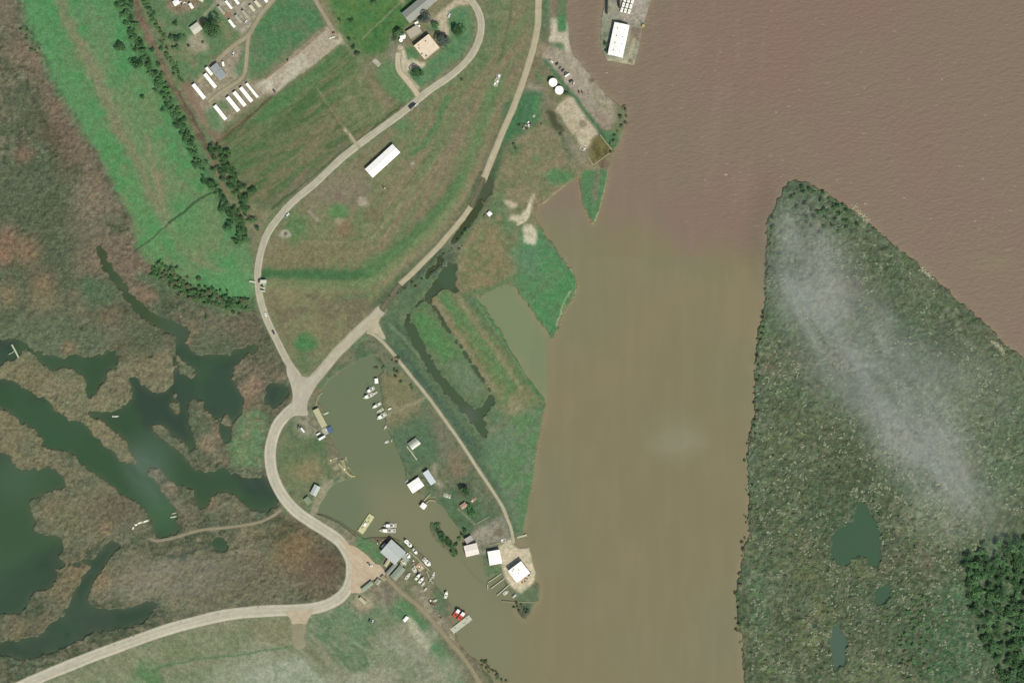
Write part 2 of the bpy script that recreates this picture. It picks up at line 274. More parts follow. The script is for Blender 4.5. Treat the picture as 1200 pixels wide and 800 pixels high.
G_.D(215, 265, 26, (80,140,80), 18, .6); G_.L([(155,205),(165,250),(180,290)], 14, (80,142,80), 8, 3, .7)
G_.P([(145,0),(160,28),(178,60),(195,105),(215,140),(232,172),(248,212),(262,243),(240,230),(210,170),(170,80),(130,0)], (76,138,78), 8, 3, .7)
G_.L([(158,293),(170,285),(182,276),(196,264)], 1.6, (66,84,58), .8, 1, .9); G_.L([(198,262),(212,251),(226,239),(240,230),(252,224)], 2.6, (56,82,50), 1, 1.5, .95)
# brown ditch between the tree rows
G_.L([(150,-140),(156,0),(165,20),(180,50),(190,72),(200,95),(212,118),(226,142),(240,168),(252,192),(262,218),(272,240),(282,258)], 22, (88,120,74), 7, 4, .95)
G_.L([(150,-140),(156,0),(165,20),(180,50),(190,72),(200,95),(212,118),(226,142),(240,168),(252,192)], 8, (134,104,86), 3, 3, .95, ((104,84,66), 8, .55, 54))
G_.L([(252,192),(262,218),(272,240),(281,255)], 5, (130,112,84), 2, 1.5, .9); G_.D(281, 254, 4, (156,124,98), 2, .9)
G_.L([(205,102),(220,128),(236,155),(250,180)], 3, (74,66,50), 1.5, 1.5, .8)
G_.L([(148,-10),(158,40),(176,80),(198,120),(220,165),(240,200),(258,228),(280,262),(290,280)], 8, (66,106,64), 4, 4, .75); G_.L([(164,-8),(178,18),(190,45),(207,85),(216,102)], 5, (74,112,68), 3, 3, .7); G_.L([(252,172),(268,200),(286,230),(300,252)], 16, (60,98,58), 5, 4, .85)
# --- east of the ditch: trailer park, fields
G_.P([(165,0),(200,-60),(620,-60),(600,30),(590,110),(560,205),(530,270),(470,330),(440,370),(352,440),(330,410),(306,350),(306,290),(282,250),(255,190),(230,140),(200,90),(180,45)], (104,120,80), 3, 2, 1, ((122,120,88), 30, .5, 61, -40, 3))
G_.P([(165,-10),(190,-60),(330,-60),(320,0),(270,55),(235,90),(215,100),(195,70),(180,40)], (86,122,78), 4, 2, .9, ((110,122,84), 14, .55, 62))
G_.P([(278,62),(283,50),(290,58),(289,90),(282,98),(274,92),(272,78)], (92,124,84), 2, 1, 1, ((108,120,90), 8, .55, 63))
G_.P([(295,45),(302,25),(340,-10),(368,-5),(378,18),(382,28),(350,52),(322,72),(300,88),(292,92),(291,60)], (74,122,74), 2, 1, 1, ((92,120,80), 16, .55, 64))
G_.L([(296,28),(292,60),(290,95)], 7, (110,124,88), 3, 2, .5)
G_.P([(382,-60),(470,-60),(492,10),(488,20),(470,38),(450,62),(432,66),(415,52),(402,40),(390,10)], (78,118,58), 3, 2, 1, ((64,112,56), 10, .5, 65))
G_.P([(385,-20),(480,-20),(470,8),(450,20),(420,36),(402,30),(390,10)], (88,124,60), 5, 3, .6, ((66,118,62), 8, .5, 66))
G_.L([(470,2),(450,22),(425,46)], 2, (134,132,96), 1, 1, .8); G_.P([(462,-5),(478,-5),(472,8)], (168,146,118), 2, 1, .8)
# big field
FLD = [(258,158),(290,132),(330,108),(360,85),(400,52),(420,72),(440,90),(468,118),(478,128),(455,143),(425,164),(395,190),(365,215),(345,232),(322,244),(305,246),(292,228),(275,205),(262,185)]
G_.P(FLD, (84,112,66), 3, 1, 1, ((108,112,76), 12, .48, 71, -36, 5))
sl_, m = pmask(FLD, 2, 1)
u = GX[sl_] * math.cos(math.radians(-36)) + GY[sl_] * math.sin(math.radians(-36)); v = -GX[sl_] * math.sin(math.radians(-36)) + GY[sl_] * math.cos(math.radians(-36))
G_.put(sl_, m * sst(.55, .72, fbm(u / 7, v, 4.5, 3, 72)), (62,96,50), .6); G_.put(sl_, m * sst(.6, .75, fbm(u / 5, v, 5.5, 3, 73)), (128,112,84), .6)
G_.P([(320,108),(360,85),(400,52),(408,60),(370,95),(335,128),(310,148),(300,140)], (74,122,68), 6, 3, .8)
G_.P([(265,180),(330,135),(350,150),(330,180),(290,215),(275,205)], (100,108,74), 8, 5, .5, ((72,108,62), 6, .5, 74, -36, 5))
G_.P([(395,100),(420,78),(445,100),(470,125),(440,148),(415,150),(395,130)], (104,118,76), 6, 4, .75, ((122,126,88), 9, .55, 75))
G_.P([(420,80),(430,78),(462,120),(458,128),(450,125),(432,100)], (136,116,92), 3, 3, .7); G_.L([(403,100),(440,150)], 1, (90,104,66), 1, 1, .3)
G_.P([(455,62),(490,60),(480,80),(490,110),(478,122),(462,105),(440,78)], (90,128,78), 4, 2, .9); G_.P([(440,90),(450,80),(470,105),(485,108),(475,122),(460,112)], (84,130,78), 3, 2, .7)
G_.D(468,60,12,(128,124,98),8,.7); G_.L([(402,50),(412,62),(422,72),(430,82)], 3, (118,120,92), 1.5, 1, .8)
G_.P([(420,170),(380,198),(345,230),(320,243),(305,245),(300,238),(330,222),(370,190),(400,168)], (114,104,80), 4, 3, .6)
G_.L([(372,105),(388,128),(405,152),(414,163)], 2.4, (134,126,96), 1, 1, .7); G_.L([(405,152),(417,170)], 4, (166,156,128), 1, .5, .9)
G_.L([(252,168),(268,156),(284,143),(300,130),(315,116),(322,110)], 2.4, (104,80,58), 1, .6, .9); G_.L([(252,170),(284,145),(318,115)], 1.6, (72,72,48), .8, .6, .6)
G_.L([(318,245),(345,224),(380,196),(410,172),(440,148),(470,124)], 1.8, (62,82,48), .8, 1, .8)
# house grounds with lawn in the loop
G_.P([(524,12),(535,8),(548,8),(555,25),(554,45),(540,68),(520,82),(503,97),(494,104),(482,90),(480,78),(500,76),(520,55),(528,38),(525,22)], (78,126,80), 2, 1, 1, ((92,128,84), 10, .55, 81))
G_.D(481, 64, 8, (82,122,76), 3, 1, 8); G_.D(508, 30, 7, (92,122,80), 4, 1, 6)
G_.P([(571,-20),(600,-20),(605,10),(590,60),(570,90),(560,70),(570,40)], (110,122,84), 3, 2, .9, ((92,116,76), 10, .5, 83))
# strip between the roads
STR = [(560,90),(575,70),(590,20),(600,0),(626,0),(622,50),(608,95),(592,140),(576,185),(560,215),(545,245),(520,275),(490,305),(465,330),(440,362),(400,395),(352,440),(330,400),(308,350),(306,300),(330,262),(380,215),(430,172),(480,135),(530,100)]
G_.P(STR, (116,120,82), 2, 1, .9, ((128,118,88), 22, .5, 84, -55, 4))
u = GX * math.cos(math.radians(-58)) + GY * math.sin(math.radians(-58)); v = -GX * math.sin(math.radians(-58)) + GY * math.cos(math.radians(-58))
sl_, m = pmask(STR, 2, 1)
G_.put(sl_, m * sst(.5, .7, fbm(u[sl_] / 8, v[sl_], 7, 3, 85)), (96,122,76), .6); G_.put(sl_, m * sst(.62, .75, fbm(u[sl_] / 6, v[sl_], 5, 3, 86)), (134,122,92), .5)
G_.L([(600,0),(596,30),(590,55),(584,75)], 3, (84,104,68), 2, 1.5, .7)
G_.L([(580,100),(572,130),(560,165),(545,200),(525,235),(500,262),(475,285),(450,302),(430,312)], 14, (92,126,76), 7, 3, .8)
G_.L([(525,115),(515,140),(500,165),(485,180)], 7, (76,124,74), 3, 2, .8); G_.D(472, 146, 10, (84,124,78), 7, .8, 7)
G_.L([(590,120),(575,165),(555,205),(530,242),(500,275)], 10, (130,120,88), 5, 2, .5)
G_.L([(545,130),(530,170),(510,205),(480,240),(450,280),(430,300)], 9, (128,116,90), 5, 3, .6)
G_.L([(520,175),(500,205),(470,240),(440,275),(425,285),(400,284),(360,284)], 3, (142,132,100), 1.5, 1, .6)
G_.L([(520,185),(500,215),(470,252),(440,290),(420,296),(360,296)], 2.5, (146,128,98), 1.2, 1, .5); G_.L([(515,170),(490,200),(462,235),(436,276),(410,282),(360,280)], 2, (92,112,72), 1, 1, .6)
G_.P([(350,215),(400,200),(430,205),(440,235),(400,245),(370,240),(350,235)], (128,118,94), 5, 4, .8); G_.D(398, 248, 12, (84,128,74), 6, .9, 9); G_.D(347, 268, 14, (88,122,72), 8, .9, 20)
G_.D(426, 237, 6, (166,154,130), 2, .9); G_.D(397, 260, 5, (160,144,116), 2, .8); G_.D(335, 275, 6.5, (170,162,142), 2, .9); G_.D(335, 274, 2.4, (110,98,84), 1); G_.L([(362,248),(373,258)], 4, (156,144,124), 1, .5, .8); G_.D(397, 231, 5, (128,104,88), 3, .6)
G_.D(405, 270, 10, (126,104,76), 6, .7); G_.D(437, 250, 9, (114,104,74), 6, .6); G_.P([(425,160),(470,165),(468,200),(440,215),(430,212),(420,190)], (118,118,86), 6, 2, .4)
G_.P([(330,290),(350,284),(362,282),(430,284),(425,305),(340,318),(312,312)], (124,114,80), 5, 4, .7)
G_.L([(312,300),(330,305),(345,310),(358,302),(366,292)], 2, (92,104,62), 1, 3, .6)
# the green bend
G_.L([(306,321),(350,321),(420,322),(440,316),(460,300),(480,282),(500,262),(520,240),(540,212)], 11, (80,118,70), 5, 1.5, .8)
G_.L([(310,321),(350,322),(415,323),(432,320)], 10, (66,112,64), 3, 1, .9); G_.L([(430,318),(445,312),(458,298),(470,286)], 9, (84,122,72), 4, 2, .9)
G_.L([(306,334),(350,334),(425,334),(450,322),(480,295),(520,255),(545,218)], 6, (104,126,78), 4, 1.5, .8)
G_.P([(310,338),(430,340),(450,332),(470,330),(440,362),(415,382),(380,400),(355,425),(340,405),(322,375)], (120,122,84), 4, 2, .85, ((110,104,78), 16, .55, 87))
G_.D(383, 365, 12, (112,104,78), 8, .7, 16); G_.D(340, 345, 12, (134,122,88), 8, .6); G_.P([(343,402),(352,392),(361,387),(373,400),(370,408),(358,414),(347,410)], (68,122,68), 2, 1, .95); G_.L([(446,368),(458,352),(470,340),(482,328)], 16, (80,88,64), 4, 3, .8); G_.D(355, 424, 10, (92,116,76), 7, .8, 12); G_.D(315, 360, 12, (128,124,86), 8, .5); G_.L([(400,348),(440,345),(460,332)], 5, (98,124,76), 3, 2, .7); G_.D(375, 385, 14, (126,120,84), 10, .6, 14)
# dark wet verge along the sunken road
G_.L([(446,366),(458,350),(476,332),(500,310),(528,282),(545,262),(560,238),(572,212),(580,190),(592,160),(600,140)], 22, (84,100,70), 7, 3, .85)
G_.L([(450,362),(470,340),(500,318),(525,296)], 22, (72,92,64), 7, 3, .85, ((84,100,72), 7, .5, 88, -45, 3))
G_.L([(556,236),(566,214),(575,200)], 14, (74,80,56), 5, 2, .9); G_.L([(600,150),(588,185),(580,205),(572,225)], 7, (66,100,62), 3, 2, .8); G_.L([(540,285),(560,262),(570,245)], 7, (86,120,78), 4, 2, .8)
# --- mid land east of the river road
MID = [(576,230),(590,180),(604,150),(612,120),(640,90),(700,100),(736,128),(730,170),(712,200),(690,260),(650,230),(626,260),(660,300),(680,335),(650,400),(600,335),(560,350),(540,345),(536,300),(560,262)]
G_.P(MID, (120,120,86), 2, 1, 1, ((132,122,92), 14, .5, 91)); sl_, m = pmask(MID, 2, 1); G_.put(sl_, m * sst(.58, .72, fbm(GX[sl_], GY[sl_], 9, 4, 92)), (100,114,74), .7)
G_.P([(592,120),(612,110),(622,100),(640,112),(636,135),(625,148),(600,165),(590,170),(588,150)], (64,112,70), 3, 2, .95)
G_.P([(625,112),(637,112),(636,134),(622,136)], (72,128,76), 2, 1, .9); G_.P([(636,110),(652,112),(648,130),(640,140),(632,135)], (118,116,88), 3, 2, .9)
G_.P([(640,135),(655,133),(680,180),(672,195),(655,165)], (122,122,96), 3, 2, .85); G_.L([(644,133),(650,145),(656,152)], 8, (72,76,48), 3, 2, .95); G_.L([(655,155),(662,172),(668,186)], 5, (96,106,74), 2, 2, .8)
G_.D(655, 207, 16, (80,124,76), 8, .95, 9); G_.D(610, 195, 16, (118,120,80), 10, .5); G_.D(628, 185, 5, (88,122,76), 3, .7); G_.D(604, 176, 6, (86,118,74), 4, .7)
G_.L([(677,208),(655,224),(634,241)], 1.6, (170,152,104), .8, .6, .9); G_.D(632, 246, 6, (138,104,86), 4, .7)
for p in ([(596,252),(604,250),(612,252),(618,246),(616,258),(606,262),(598,260)],[(612,256),(619,240),(624,226),(626,230),(620,250)],[(590,235),(600,237),(604,242),(596,243)]): G_.P(p, (186,172,140), 1.5, 3, .85)
G_.L([(606,262),(612,260),(618,252),(620,240)], 3, (196,184,150), 1.2, 2, .9)
G_.P([(613,264),(622,263),(628,270),(630,280),(627,287),(621,286),(615,283),(614,274)], (196,184,156), 1, 2, .95); G_.D(619, 273, 3, (160,156,126), 2, .7)
G_.P([(575,235),(590,215),(592,240),(600,260),(612,262),(600,285),(606,300),(600,310),(585,290),(578,262)], (84,118,76), 4, 3, .75)
G_.P([(536,300),(560,262),(582,262),(600,285),(605,310),(598,330),(560,348),(542,335)], (132,120,84), 4, 3, .85, ((108,116,72), 9, .5, 93))
G_.D(585, 255, 4, (160,126,96), 2, .6); G_.L([(534,296),(550,292),(566,276)], 4, (112,128,88), 2, 1, .7)
DIA = [(612,268),(632,268),(657,299),(676,325),(678,333),(672,350),(663,360),(655,378),(652,394),(646,398),(622,362),(600,333),(602,318),(600,300),(608,288)]
G_.P(DIA, (84,126,80), 3, 1, 1, ((72,132,78), 12, .5, 94)); G_.D(618, 302, 18, (92,128,92), 12, .7); G_.L([(630,275),(655,302)], 5, (84,120,88), 3, 2, .6)
G_.L([(664,308),(676,326),(678,333),(673,348),(664,362)], 1.6, (156,160,116), .8, .8, .8); G_.L([(668,340),(658,362),(652,382)], 1.6, (168,168,124), .8, 1, .8)
G_.P([(596,300),(606,300),(604,330),(590,335),(580,338)], (124,118,84), 4, 2, .7); G_.L([(548,345),(580,338),(600,326)], 6, (88,120,76), 3, 1, .8)
for p in ([(597,251),(604,249),(611,252),(618,243),(617,258),(607,262),(599,259)],[(613,255),(618,243),(623,228),(626,231),(620,250)],[(590,235),(600,237),(605,243),(596,244)]): G_.P(p, (196,184,154), 1.2, 2.5, .9)
G_.L([(606,263),(612,261),(618,252),(620,240)], 3, (204,194,162), 1.2, 2, .9); G_.P([(613,264),(622,263),(628,270),(630,280),(627,287),(621,286),(615,283),(614,274)], (204,192,164), 1, 2, .95); G_.D(619, 274, 3, (166,160,130), 2, .7)
# dark wet strips east of the sunken road
G_.L([(449,371),(466,355),(490,336),(514,318),(524,300)], 20, (80,96,72), 4, 2, .9)
for o_, c_, w_ in ((-7,(72,88,66),3),(-2,(94,112,82),2),(3,(70,88,64),3),(8,(92,108,80),2.4)): G_.L([(452+o_*.7,362+o_*.7),(478+o_*.7,340+o_*.7),(504+o_*.7,318+o_*.7),(520+o_*.7,300+o_*.7)], w_, c_, 1.2, 1.5, .7)
G_.D(530, 288, 9, (118,124,98), 6, .6); G_.L([(459,380),(470,392),(484,408)], 4, (116,126,96), 2, 1, .7)
# spit
G_.P([(682,200),(714,200),(709,224),(703,245),(697,262),(688,252),(683,238),(681,215)], (78,124,78), 1, 1, .95); G_.L([(700,205),(696,235)], 6, (130,112,92), 3, 2, .7)
G_.L([(677,207),(681,235),(688,252),(693,260)], 1.8, (150,126,98), .8, .6, .9); G_.L([(714,200),(708,226),(702,246),(697,258)], 1.8, (162,158,114), .8, .6, .9)
# lots by the river
G_.P([(636,57),(650,53),(662,52),(672,62),(684,76),(702,100),(712,112),(724,124),(722,140),(712,153),(706,153),(690,132),(672,112),(655,95),(641,76),(634,64)], (164,152,130), 1, .6, 1, ((152,142,122), 14, .5, 95))
G_.P([(690,100),(712,112),(724,124),(724,140),(705,130),(694,115)], (138,134,104), 4, 3, .8, ((160,148,120), 7, .55, 96)); G_.P([(695,125),(715,140),(706,152),(700,148)], (140,120,96), 3, 2, .6)
G_.D(697, 152, 8, (120,100,84), 5, .6); G_.P([(700,158),(712,154),(726,156),(724,168),(718,176)], (72,120,76), 2, 1, .95); G_.P([(722,118),(736,128),(732,150),(724,152),(720,135)], (110,116,84), 3, 2, .8)
G_.L([(690,84),(697,94),(702,101),(713,112),(724,120)], 1.2, (190,172,132), .6, .8, .8); G_.D(693, 94, 3.4, (110,98,80), 2, .8)
G_.L([(640,72),(655,92),(668,108),(685,130),(702,152),(714,172)], 5, (72,108,72), 2.5, 1, .95)
G_.P([(651,130),(662,116),(666,112),(672,116),(678,125),(690,142),(702,158),(694,162),(692,170),(684,176),(676,165),(668,154),(660,142)], (190,178,150), 1, 1.4, 1, ((176,162,132), 8, .55, 97))
G_.D(683, 146, 4.6, (132,118,92), 2, .9); G_.P([(702,158),(718,177),(695,193),(692,180),(694,165)], (92,86,48), 1.5, 1, 1, ((112,104,56), 5, .5, 98)); G_.D(708, 192, 5, (112,90,72), 3, .8)
G_.P([(674,165),(684,176),(690,190),(680,190),(668,172)], (140,132,106), 2, 2, .7)
G_.P([(626,50),(640,50),(642,62),(634,64),(626,66)], (146,130,106), 2, 1, .8)
G_.P([(634,0),(641,0),(642,30),(640,48),(633,50)], (86,110,76), 2, .6, .9); G_.P([(637,-140),(640,-140),(641,0),(641,25),(638,0)], (64,116,64), 1.5, .5, .9)
G_.P([(642,-140),(650,-140),(652,20),(644,22)], (134,112,92), 2, 1, .8); G_.P([(652,-140),(664,-140),(664,18),(663,38),(654,38),(653,18)], (92,116,78), 1.5, 1, .95); G_.P([(653,18),(663,16),(663,37),(654,38)], (66,128,78), 1.5, 1, .9)
G_.P([(645,22),(652,21),(654,38),(663,38),(665,20),(666,40),(670,62),(663,61),(660,51),(645,50),(643,48),(646,36)], (190,180,154), .8, .3, 1); G_.P([(645,51),(660,51),(662,60),(656,58),(645,53)], (96,122,86), 1.2, .5, 1)
G_.P([(620,96),(626,100),(636,102),(640,108),(618,108),(616,102)], (152,142,120), 2, 1.5, .9)
# dock
G_.P([(700,-140),(780,-140),(770,80),(700,80)], (150,150,128), 1, 0, 1, ((134,136,116), 9, .5, 99))
G_.P([(730,-140),(764,-140),(757,20),(750,28),(732,26),(726,15)], (162,152,138), 1, .4, 1); G_.P([(703,22),(716,24),(712,60),(711,70),(703,60)], (112,124,100), 1.5, .8, .9, ((140,142,116), 5, .5, 90)); G_.P([(738,31),(752,33),(749,48),(738,50)], (130,114,96), 1.5, .6, .95)
G_.L([(743,48),(740,60),(737,70)], 5, (180,166,132), 2, 2, .9); G_.P([(711,68),(728,68),(743,70),(743,77),(711,71)], (176,170,140), 1, .6, .9); G_.D(739, 72, 3, (120,106,84), 2, .8); G_.L([(704,20),(703,55),(706,64),(712,71),(744,77)], 1.4, (178,176,146), .7, .3, .9)
# --- diked peninsula
PEN = [(437,392),(446,368),(462,352),(500,318),(536,344),(560,350),(573,368),(600,410),(618,440),(639,468),(640,475),(636,490),(630,520),(626,550),(622,580),(614,622),(600,632),(592,600),(570,563),(530,503),(485,443),(452,405)]
G_.P(PEN, (84,110,74), 1, 1, 1, ((98,116,80), 14, .5, 101))
G_.P([(448,372),(470,380),(500,425),(530,470),(560,515),(590,560),(612,600),(600,620),(570,563),(530,503),(485,443),(452,405)], (72,98,72), 3, 2, .9, ((84,108,76), 10, .5, 102, 55, 4))
G_.L([(456,380),(478,402),(500,428),(530,465),(560,505),(575,515)], 4, (112,130,96), 2, 1, .75); G_.L([(470,412),(500,452),(530,490),(552,518)], 5, (64,92,76), 3, 2, .7)
ISLE = [(484,362),(498,352),(508,365),(530,395),(550,425),(574,462),(560,472),(548,468),(525,440),(505,412),(488,388),(480,372)]
G_.P(ISLE, (84,118,72), 1.5, 1, 1, ((98,114,76), 9, .5, 103)); G_.P([(484,366),(500,368),(520,392),(536,412),(520,425),(500,402),(486,380)], (76,130,70), 3, 2, .75); G_.P([(520,425),(545,420),(568,455),(556,468),(540,455)], (104,124,92), 3, 2, .8)
G_.P([(500,345),(515,338),(535,345),(560,370),(590,410),(615,445),(638,470),(622,480),(600,500),(588,480),(560,432),(530,390),(512,365)], (120,122,82), 3, 1, .95, ((100,122,74), 8, .5, 104))
G_.L([(503,346),(520,368),(540,398),(560,428),(578,455)], 6, (136,124,92), 2.5, 1, .85); G_.L([(520,345),(545,375),(575,418),(600,455)], 9, (88,126,76), 4, 2, .8); G_.L([(535,345),(562,385),(592,428),(610,455)], 4, (140,130,96), 2, 1, .7)
G_.D(604, 478, 9, (142,136,104), 7, .8); G_.L([(556,352),(576,378),(600,415),(620,447),(637,468)], 4, (70,128,72), 2, 1, .8); G_.L([(520,350),(528,362),(538,378)], 4, (78,130,76), 2, 1, .8)
G_.L([(560,358),(590,402),(618,444)], 1.2, (160,126,96), .6, .6, .5)
G_.P([(566,480),(584,472),(594,488),(590,505),(575,516),(568,500)], (104,116,84), 3, 2, .9, ((120,122,92), 6, .5, 105)); G_.D(580, 488, 9, (84,118,78), 6, .8)
G_.P([(575,515),(600,490),(632,475),(636,480),(630,520),(622,580),(614,622),(603,618),(592,590),(570,545)], (86,128,80), 4, 2, .85, ((104,126,92), 9, .52, 106))
G_.L([(640,478),(632,515),(626,550),(623,575)], 3, (74,140,84), 2, .6, .7); G_.L([(639,482),(632,515),(627,545)], 1.1, (176,162,112), .5, .3, .8); G_.P([(560,515),(600,500),(610,530),(580,545)], (96,124,92), 6, 4, .5)
# --- harbour side
HAR = [(437,392),(452,405),(485,443),(530,503),(570,563),(600,632),(600,704),(560,700),(540,640),(470,560),(440,440),(380,440),(400,415)]
G_.P(HAR, (94,112,80), 1, 1, 1, ((112,114,84), 12, .5, 111)); sl_, m = pmask(HAR, 2, 1); G_.put(sl_, m * sst(.6, .72, fbm(GX[sl_], GY[sl_], 5, 3, 112)), (72,96,64), .6)
G_.P([(446,440),(470,432),(490,455),(492,480),(465,500),(452,495),(447,465)], (124,120,84), 4, 3, .85); G_.L([(496,466),(482,474),(466,482),(452,488)], 4, (142,138,106), 2, 1.5, .85); G_.L([(455,470),(466,480)], 6, (140,134,104), 3, 2, .7)
G_.P([(455,505),(480,492),(510,488),(520,520),(505,545),(475,548),(462,522)], (80,110,78), 5, 3, .85); G_.P([(500,480),(512,478),(535,520),(545,545),(530,555),(510,510)], (122,114,90), 5, 3, .7)
G_.D(535, 545, 12, (128,110,82), 8, .6); G_.D(544, 574, 9, (72,84,58), 6, .8, 7); G_.D(530, 585, 8, (78,110,72), 6, .8); G_.D(553, 600, 16, (74,108,70), 9, .85); G_.D(530, 605, 8, (72,108,68), 5, .8); G_.D(545, 616, 9, (70,102,66), 5, .8); G_.D(520, 590, 9, (76,108,72), 6, .7)
G_.P([(507,540),(514,545),(510,560),(520,565),(522,570),(514,572),(506,560)], (156,150,122), 2, 1, .8); G_.L([(493,590),(500,583),(510,581)], 1.2, (166,160,124), .6, .8, .8); G_.L([(537,596),(546,604),(556,614)], 2, (146,142,114), 1, .4, .8)
G_.L([(400,432),(415,425),(430,415),(440,412)], 6, (74,104,70), 3, 2, .7); G_.L([(385,450),(400,434),(416,422)], 2.5, (118,110,82), 1.2, 1.5, .8)
G_.P([(545,630),(552,624),(575,610),(590,605),(600,630),(588,640),(585,648),(562,650),(560,640)], (152,144,128), 2, 1.5, .95, ((132,130,112), 6, .55, 113)); G_.D(585, 623, 7, (112,106,80), 4, .8, 6); G_.L([(566,642),(590,636)], 7, (104,112,84), 3, 1.5, .7)
G_.P([(585,640),(600,630),(604,641),(620,639),(624,655),(629,672),(627,680),(612,696),(602,690),(592,676),(586,660)], (204,188,158), 1, .8, 1, ((190,184,150), 8, .5, 114))
G_.P([(567,663),(587,660),(588,672),(575,682),(570,680)], (92,118,76), 1.5, .6, 1); G_.L([(562,650),(567,664),(571,684)], 3, (140,140,110), 1.5, .5, .8); G_.P([(610,697),(628,684),(632,690),(632,702),(602,704),(600,698)], (96,112,80), 1.5, 1, 1); G_.P([(604,706),(622,708),(618,720),(610,728)], (78,88,66), 1.5, 2, 1)
G_.P([(500,610),(512,612),(540,645),(530,652)], (58,94,60), 3, 2, .9, ((84,112,76), 5, .5, 115))
# west bank of the harbour
WB = [(352,470),(365,478),(380,480),(392,520),(408,549),(415,557),(395,565),(378,586),(371,601),(360,600),(335,580),(325,550),(328,515),(340,490)]
G_.P(WB, (94,114,76), 1, 1, 1, ((110,118,82), 9, .5, 116)); G_.D(360, 552, 17, (134,122,86), 10, .9, 12); G_.D(375, 522, 16, (80,108,66), 9, .8, 8); G_.D(340, 545, 8, (112,122,78), 6, .7)
G_.P([(345,490),(365,482),(378,500),(376,508),(362,512),(350,508),(347,498)], (142,140,116), 3, 2, .9, ((118,116,92), 5, .5, 117)); G_.P([(380,510),(390,512),(405,545),(398,555),(388,545)], (122,112,88), 3, 2, .8)
G_.P([(385,540),(398,534),(408,550),(416,558),(400,562),(388,572),(382,566),(390,556)], (146,142,108), 2, 2, .9, ((110,114,84), 4, .5, 118)); G_.P([(371,560),(378,562),(372,578),(364,594),(364,604),(368,608),(372,604),(376,588),(386,572),(392,566),(385,562)], (152,146,118), 1.5, 1, .9)
G_.L([(397,560),(388,572),(380,590),(374,600)], 3, (84,112,76), 1.5, 1.5, .8); G_.P([(368,605),(384,606),(402,616),(418,628),(420,640),(408,642),(390,630),(372,614)], (138,132,106), 2, 1.5, .9, ((112,112,84), 5, .5, 119))
G_.P([(418,628),(430,626),(440,632),(450,650),(446,662),(436,662),(424,648),(416,638)], (82,124,76), 2, 1, 1, ((96,120,80), 6, .5, 120)); G_.P([(430,626),(460,628),(450,640),(446,636),(436,634)], (120,106,84), 2, 1.5, .85); G_.D(432, 658, 4, (112,112,78), 3, .6)
# south marina land
G_.P([(425,690),(440,680),(455,672),(508,660),(530,712),(533,740),(550,766),(560,775),(585,815),(600,900),(560,900),(530,800),(480,740),(430,700)], (124,118,92), 2, 2, 1, ((102,110,80), 9, .5, 121))
G_.P([(468,682),(480,680),(492,700),(494,714),(480,704)], (110,116,80), 3, 2, .85); G_.D(517, 698, 7, (84,116,78), 4, .7, 9); G_.D(513, 712, 9, (86,112,76), 5, .85); G_.P([(485,685),(495,690),(508,716),(518,722),(508,726),(495,706)], (148,138,112), 2, 2, .8)
G_.P([(510,725),(530,735),(545,760),(560,775),(580,805),(570,810),(550,785),(528,748)], (134,122,96), 3, 2, .8, ((108,100,78), 6, .5, 122)); G_.D(565, 770, 9, (150,140,112), 4, .7); G_.P([(562,778),(580,788),(600,800),(585,815),(570,800)], (92,104,66), 3, 3, .9)
# --- southern fields
SF = [(352,715),(400,702),(425,690),(455,692),(490,730),(530,775),(560,830),(580,940),(-140,940),(-140,880),(40,800),(120,768),(220,732),(300,718)]
G_.P(SF, (122,128,94), 1, 1, 1, ((110,124,88), 26, .5, 131, -14, 4))
G_.P([(185,745),(250,728),(335,722),(338,760),(300,770),(240,775),(180,775)], (112,124,86), 4, 2, .8, ((126,124,92), 14, .5, 132, -12, 4))
G_.L([(170,755),(205,735),(260,725),(335,720)], 4, (84,126,80), 2, 1.5, .8); G_.L([(180,782),(230,770),(300,762),(350,755)], 3, (88,122,82), 2, 2, .7); G_.P([(210,800),(290,772),(350,768),(400,800),(380,940),(200,940)], (138,144,114), 4, 3, .85, ((118,130,98), 10, .5, 133, 60, 4))
G_.P([(165,770),(180,776),(190,800),(160,830),(150,800)], (78,122,72), 4, 3, .8)
G_.P([(358,725),(410,705),(440,690),(462,700),(480,720),(470,735),(450,728),(430,750),(440,780),(415,790),(385,765),(362,745)], (92,122,84), 4, 3, .9, ((106,126,90), 9, .5, 134)); G_.P([(452,690),(475,700),(510,740),(540,790),(560,830),(540,830),(505,770),(480,735),(462,712)], (80,126,78), 3, 1.5, .95)
G_.P([(440,735),(455,730),(480,745),(520,790),(540,850),(440,860),(430,800),(445,770)], (134,136,108), 5, 3, .8, ((116,124,92), 12, .5, 135, 50, 4)); G_.P([(474,722),(480,722),(492,738),(505,756),(500,762),(488,750),(478,738)], (152,152,122), 2, 1, .9)
G_.P([(428,790),(440,775),(460,800),(450,840),(425,830)], (146,148,118), 4, 2, .7); G_.P([(490,735),(503,752),(496,765),(478,745)], (112,110,82), 3, 2, .6); G_.D(425, 708, 13, (144,128,102), 6, .9, 9); G_.D(448, 690, 20, (112,104,82), 10, .7, 9); G_.L([(355,755),(380,778),(410,800)], 5, (112,112,84), 3, 2, .7)
for x, y, r, c in [(300,785,30,(146,152,124)),(345,795,26,(150,154,128)),(270,800,26,(140,148,118)),(395,800,18,(140,144,116)),(485,760,18,(146,146,120)),(520,790,22,(142,142,116)),(455,795,16,(150,150,124)),(505,745,10,(148,146,122)),(445,765,12,(126,138,104)),(250,750,22,(122,130,96)),(420,735,16,(100,128,90)),(395,720,12,(100,128,90)),(475,738,10,(140,138,112))]: G_.D(x, y, r, c, r * .5, .75)
sl_, m = pmask(SF, 2, 1); G_.put(sl_, m * sst(.52, .68, fbm(GX[sl_] * .8 + GY[sl_] * .6, (GY[sl_] * .8 - GX[sl_] * .6) * 4, 16, 4, 136)), (146,146,118), .4)
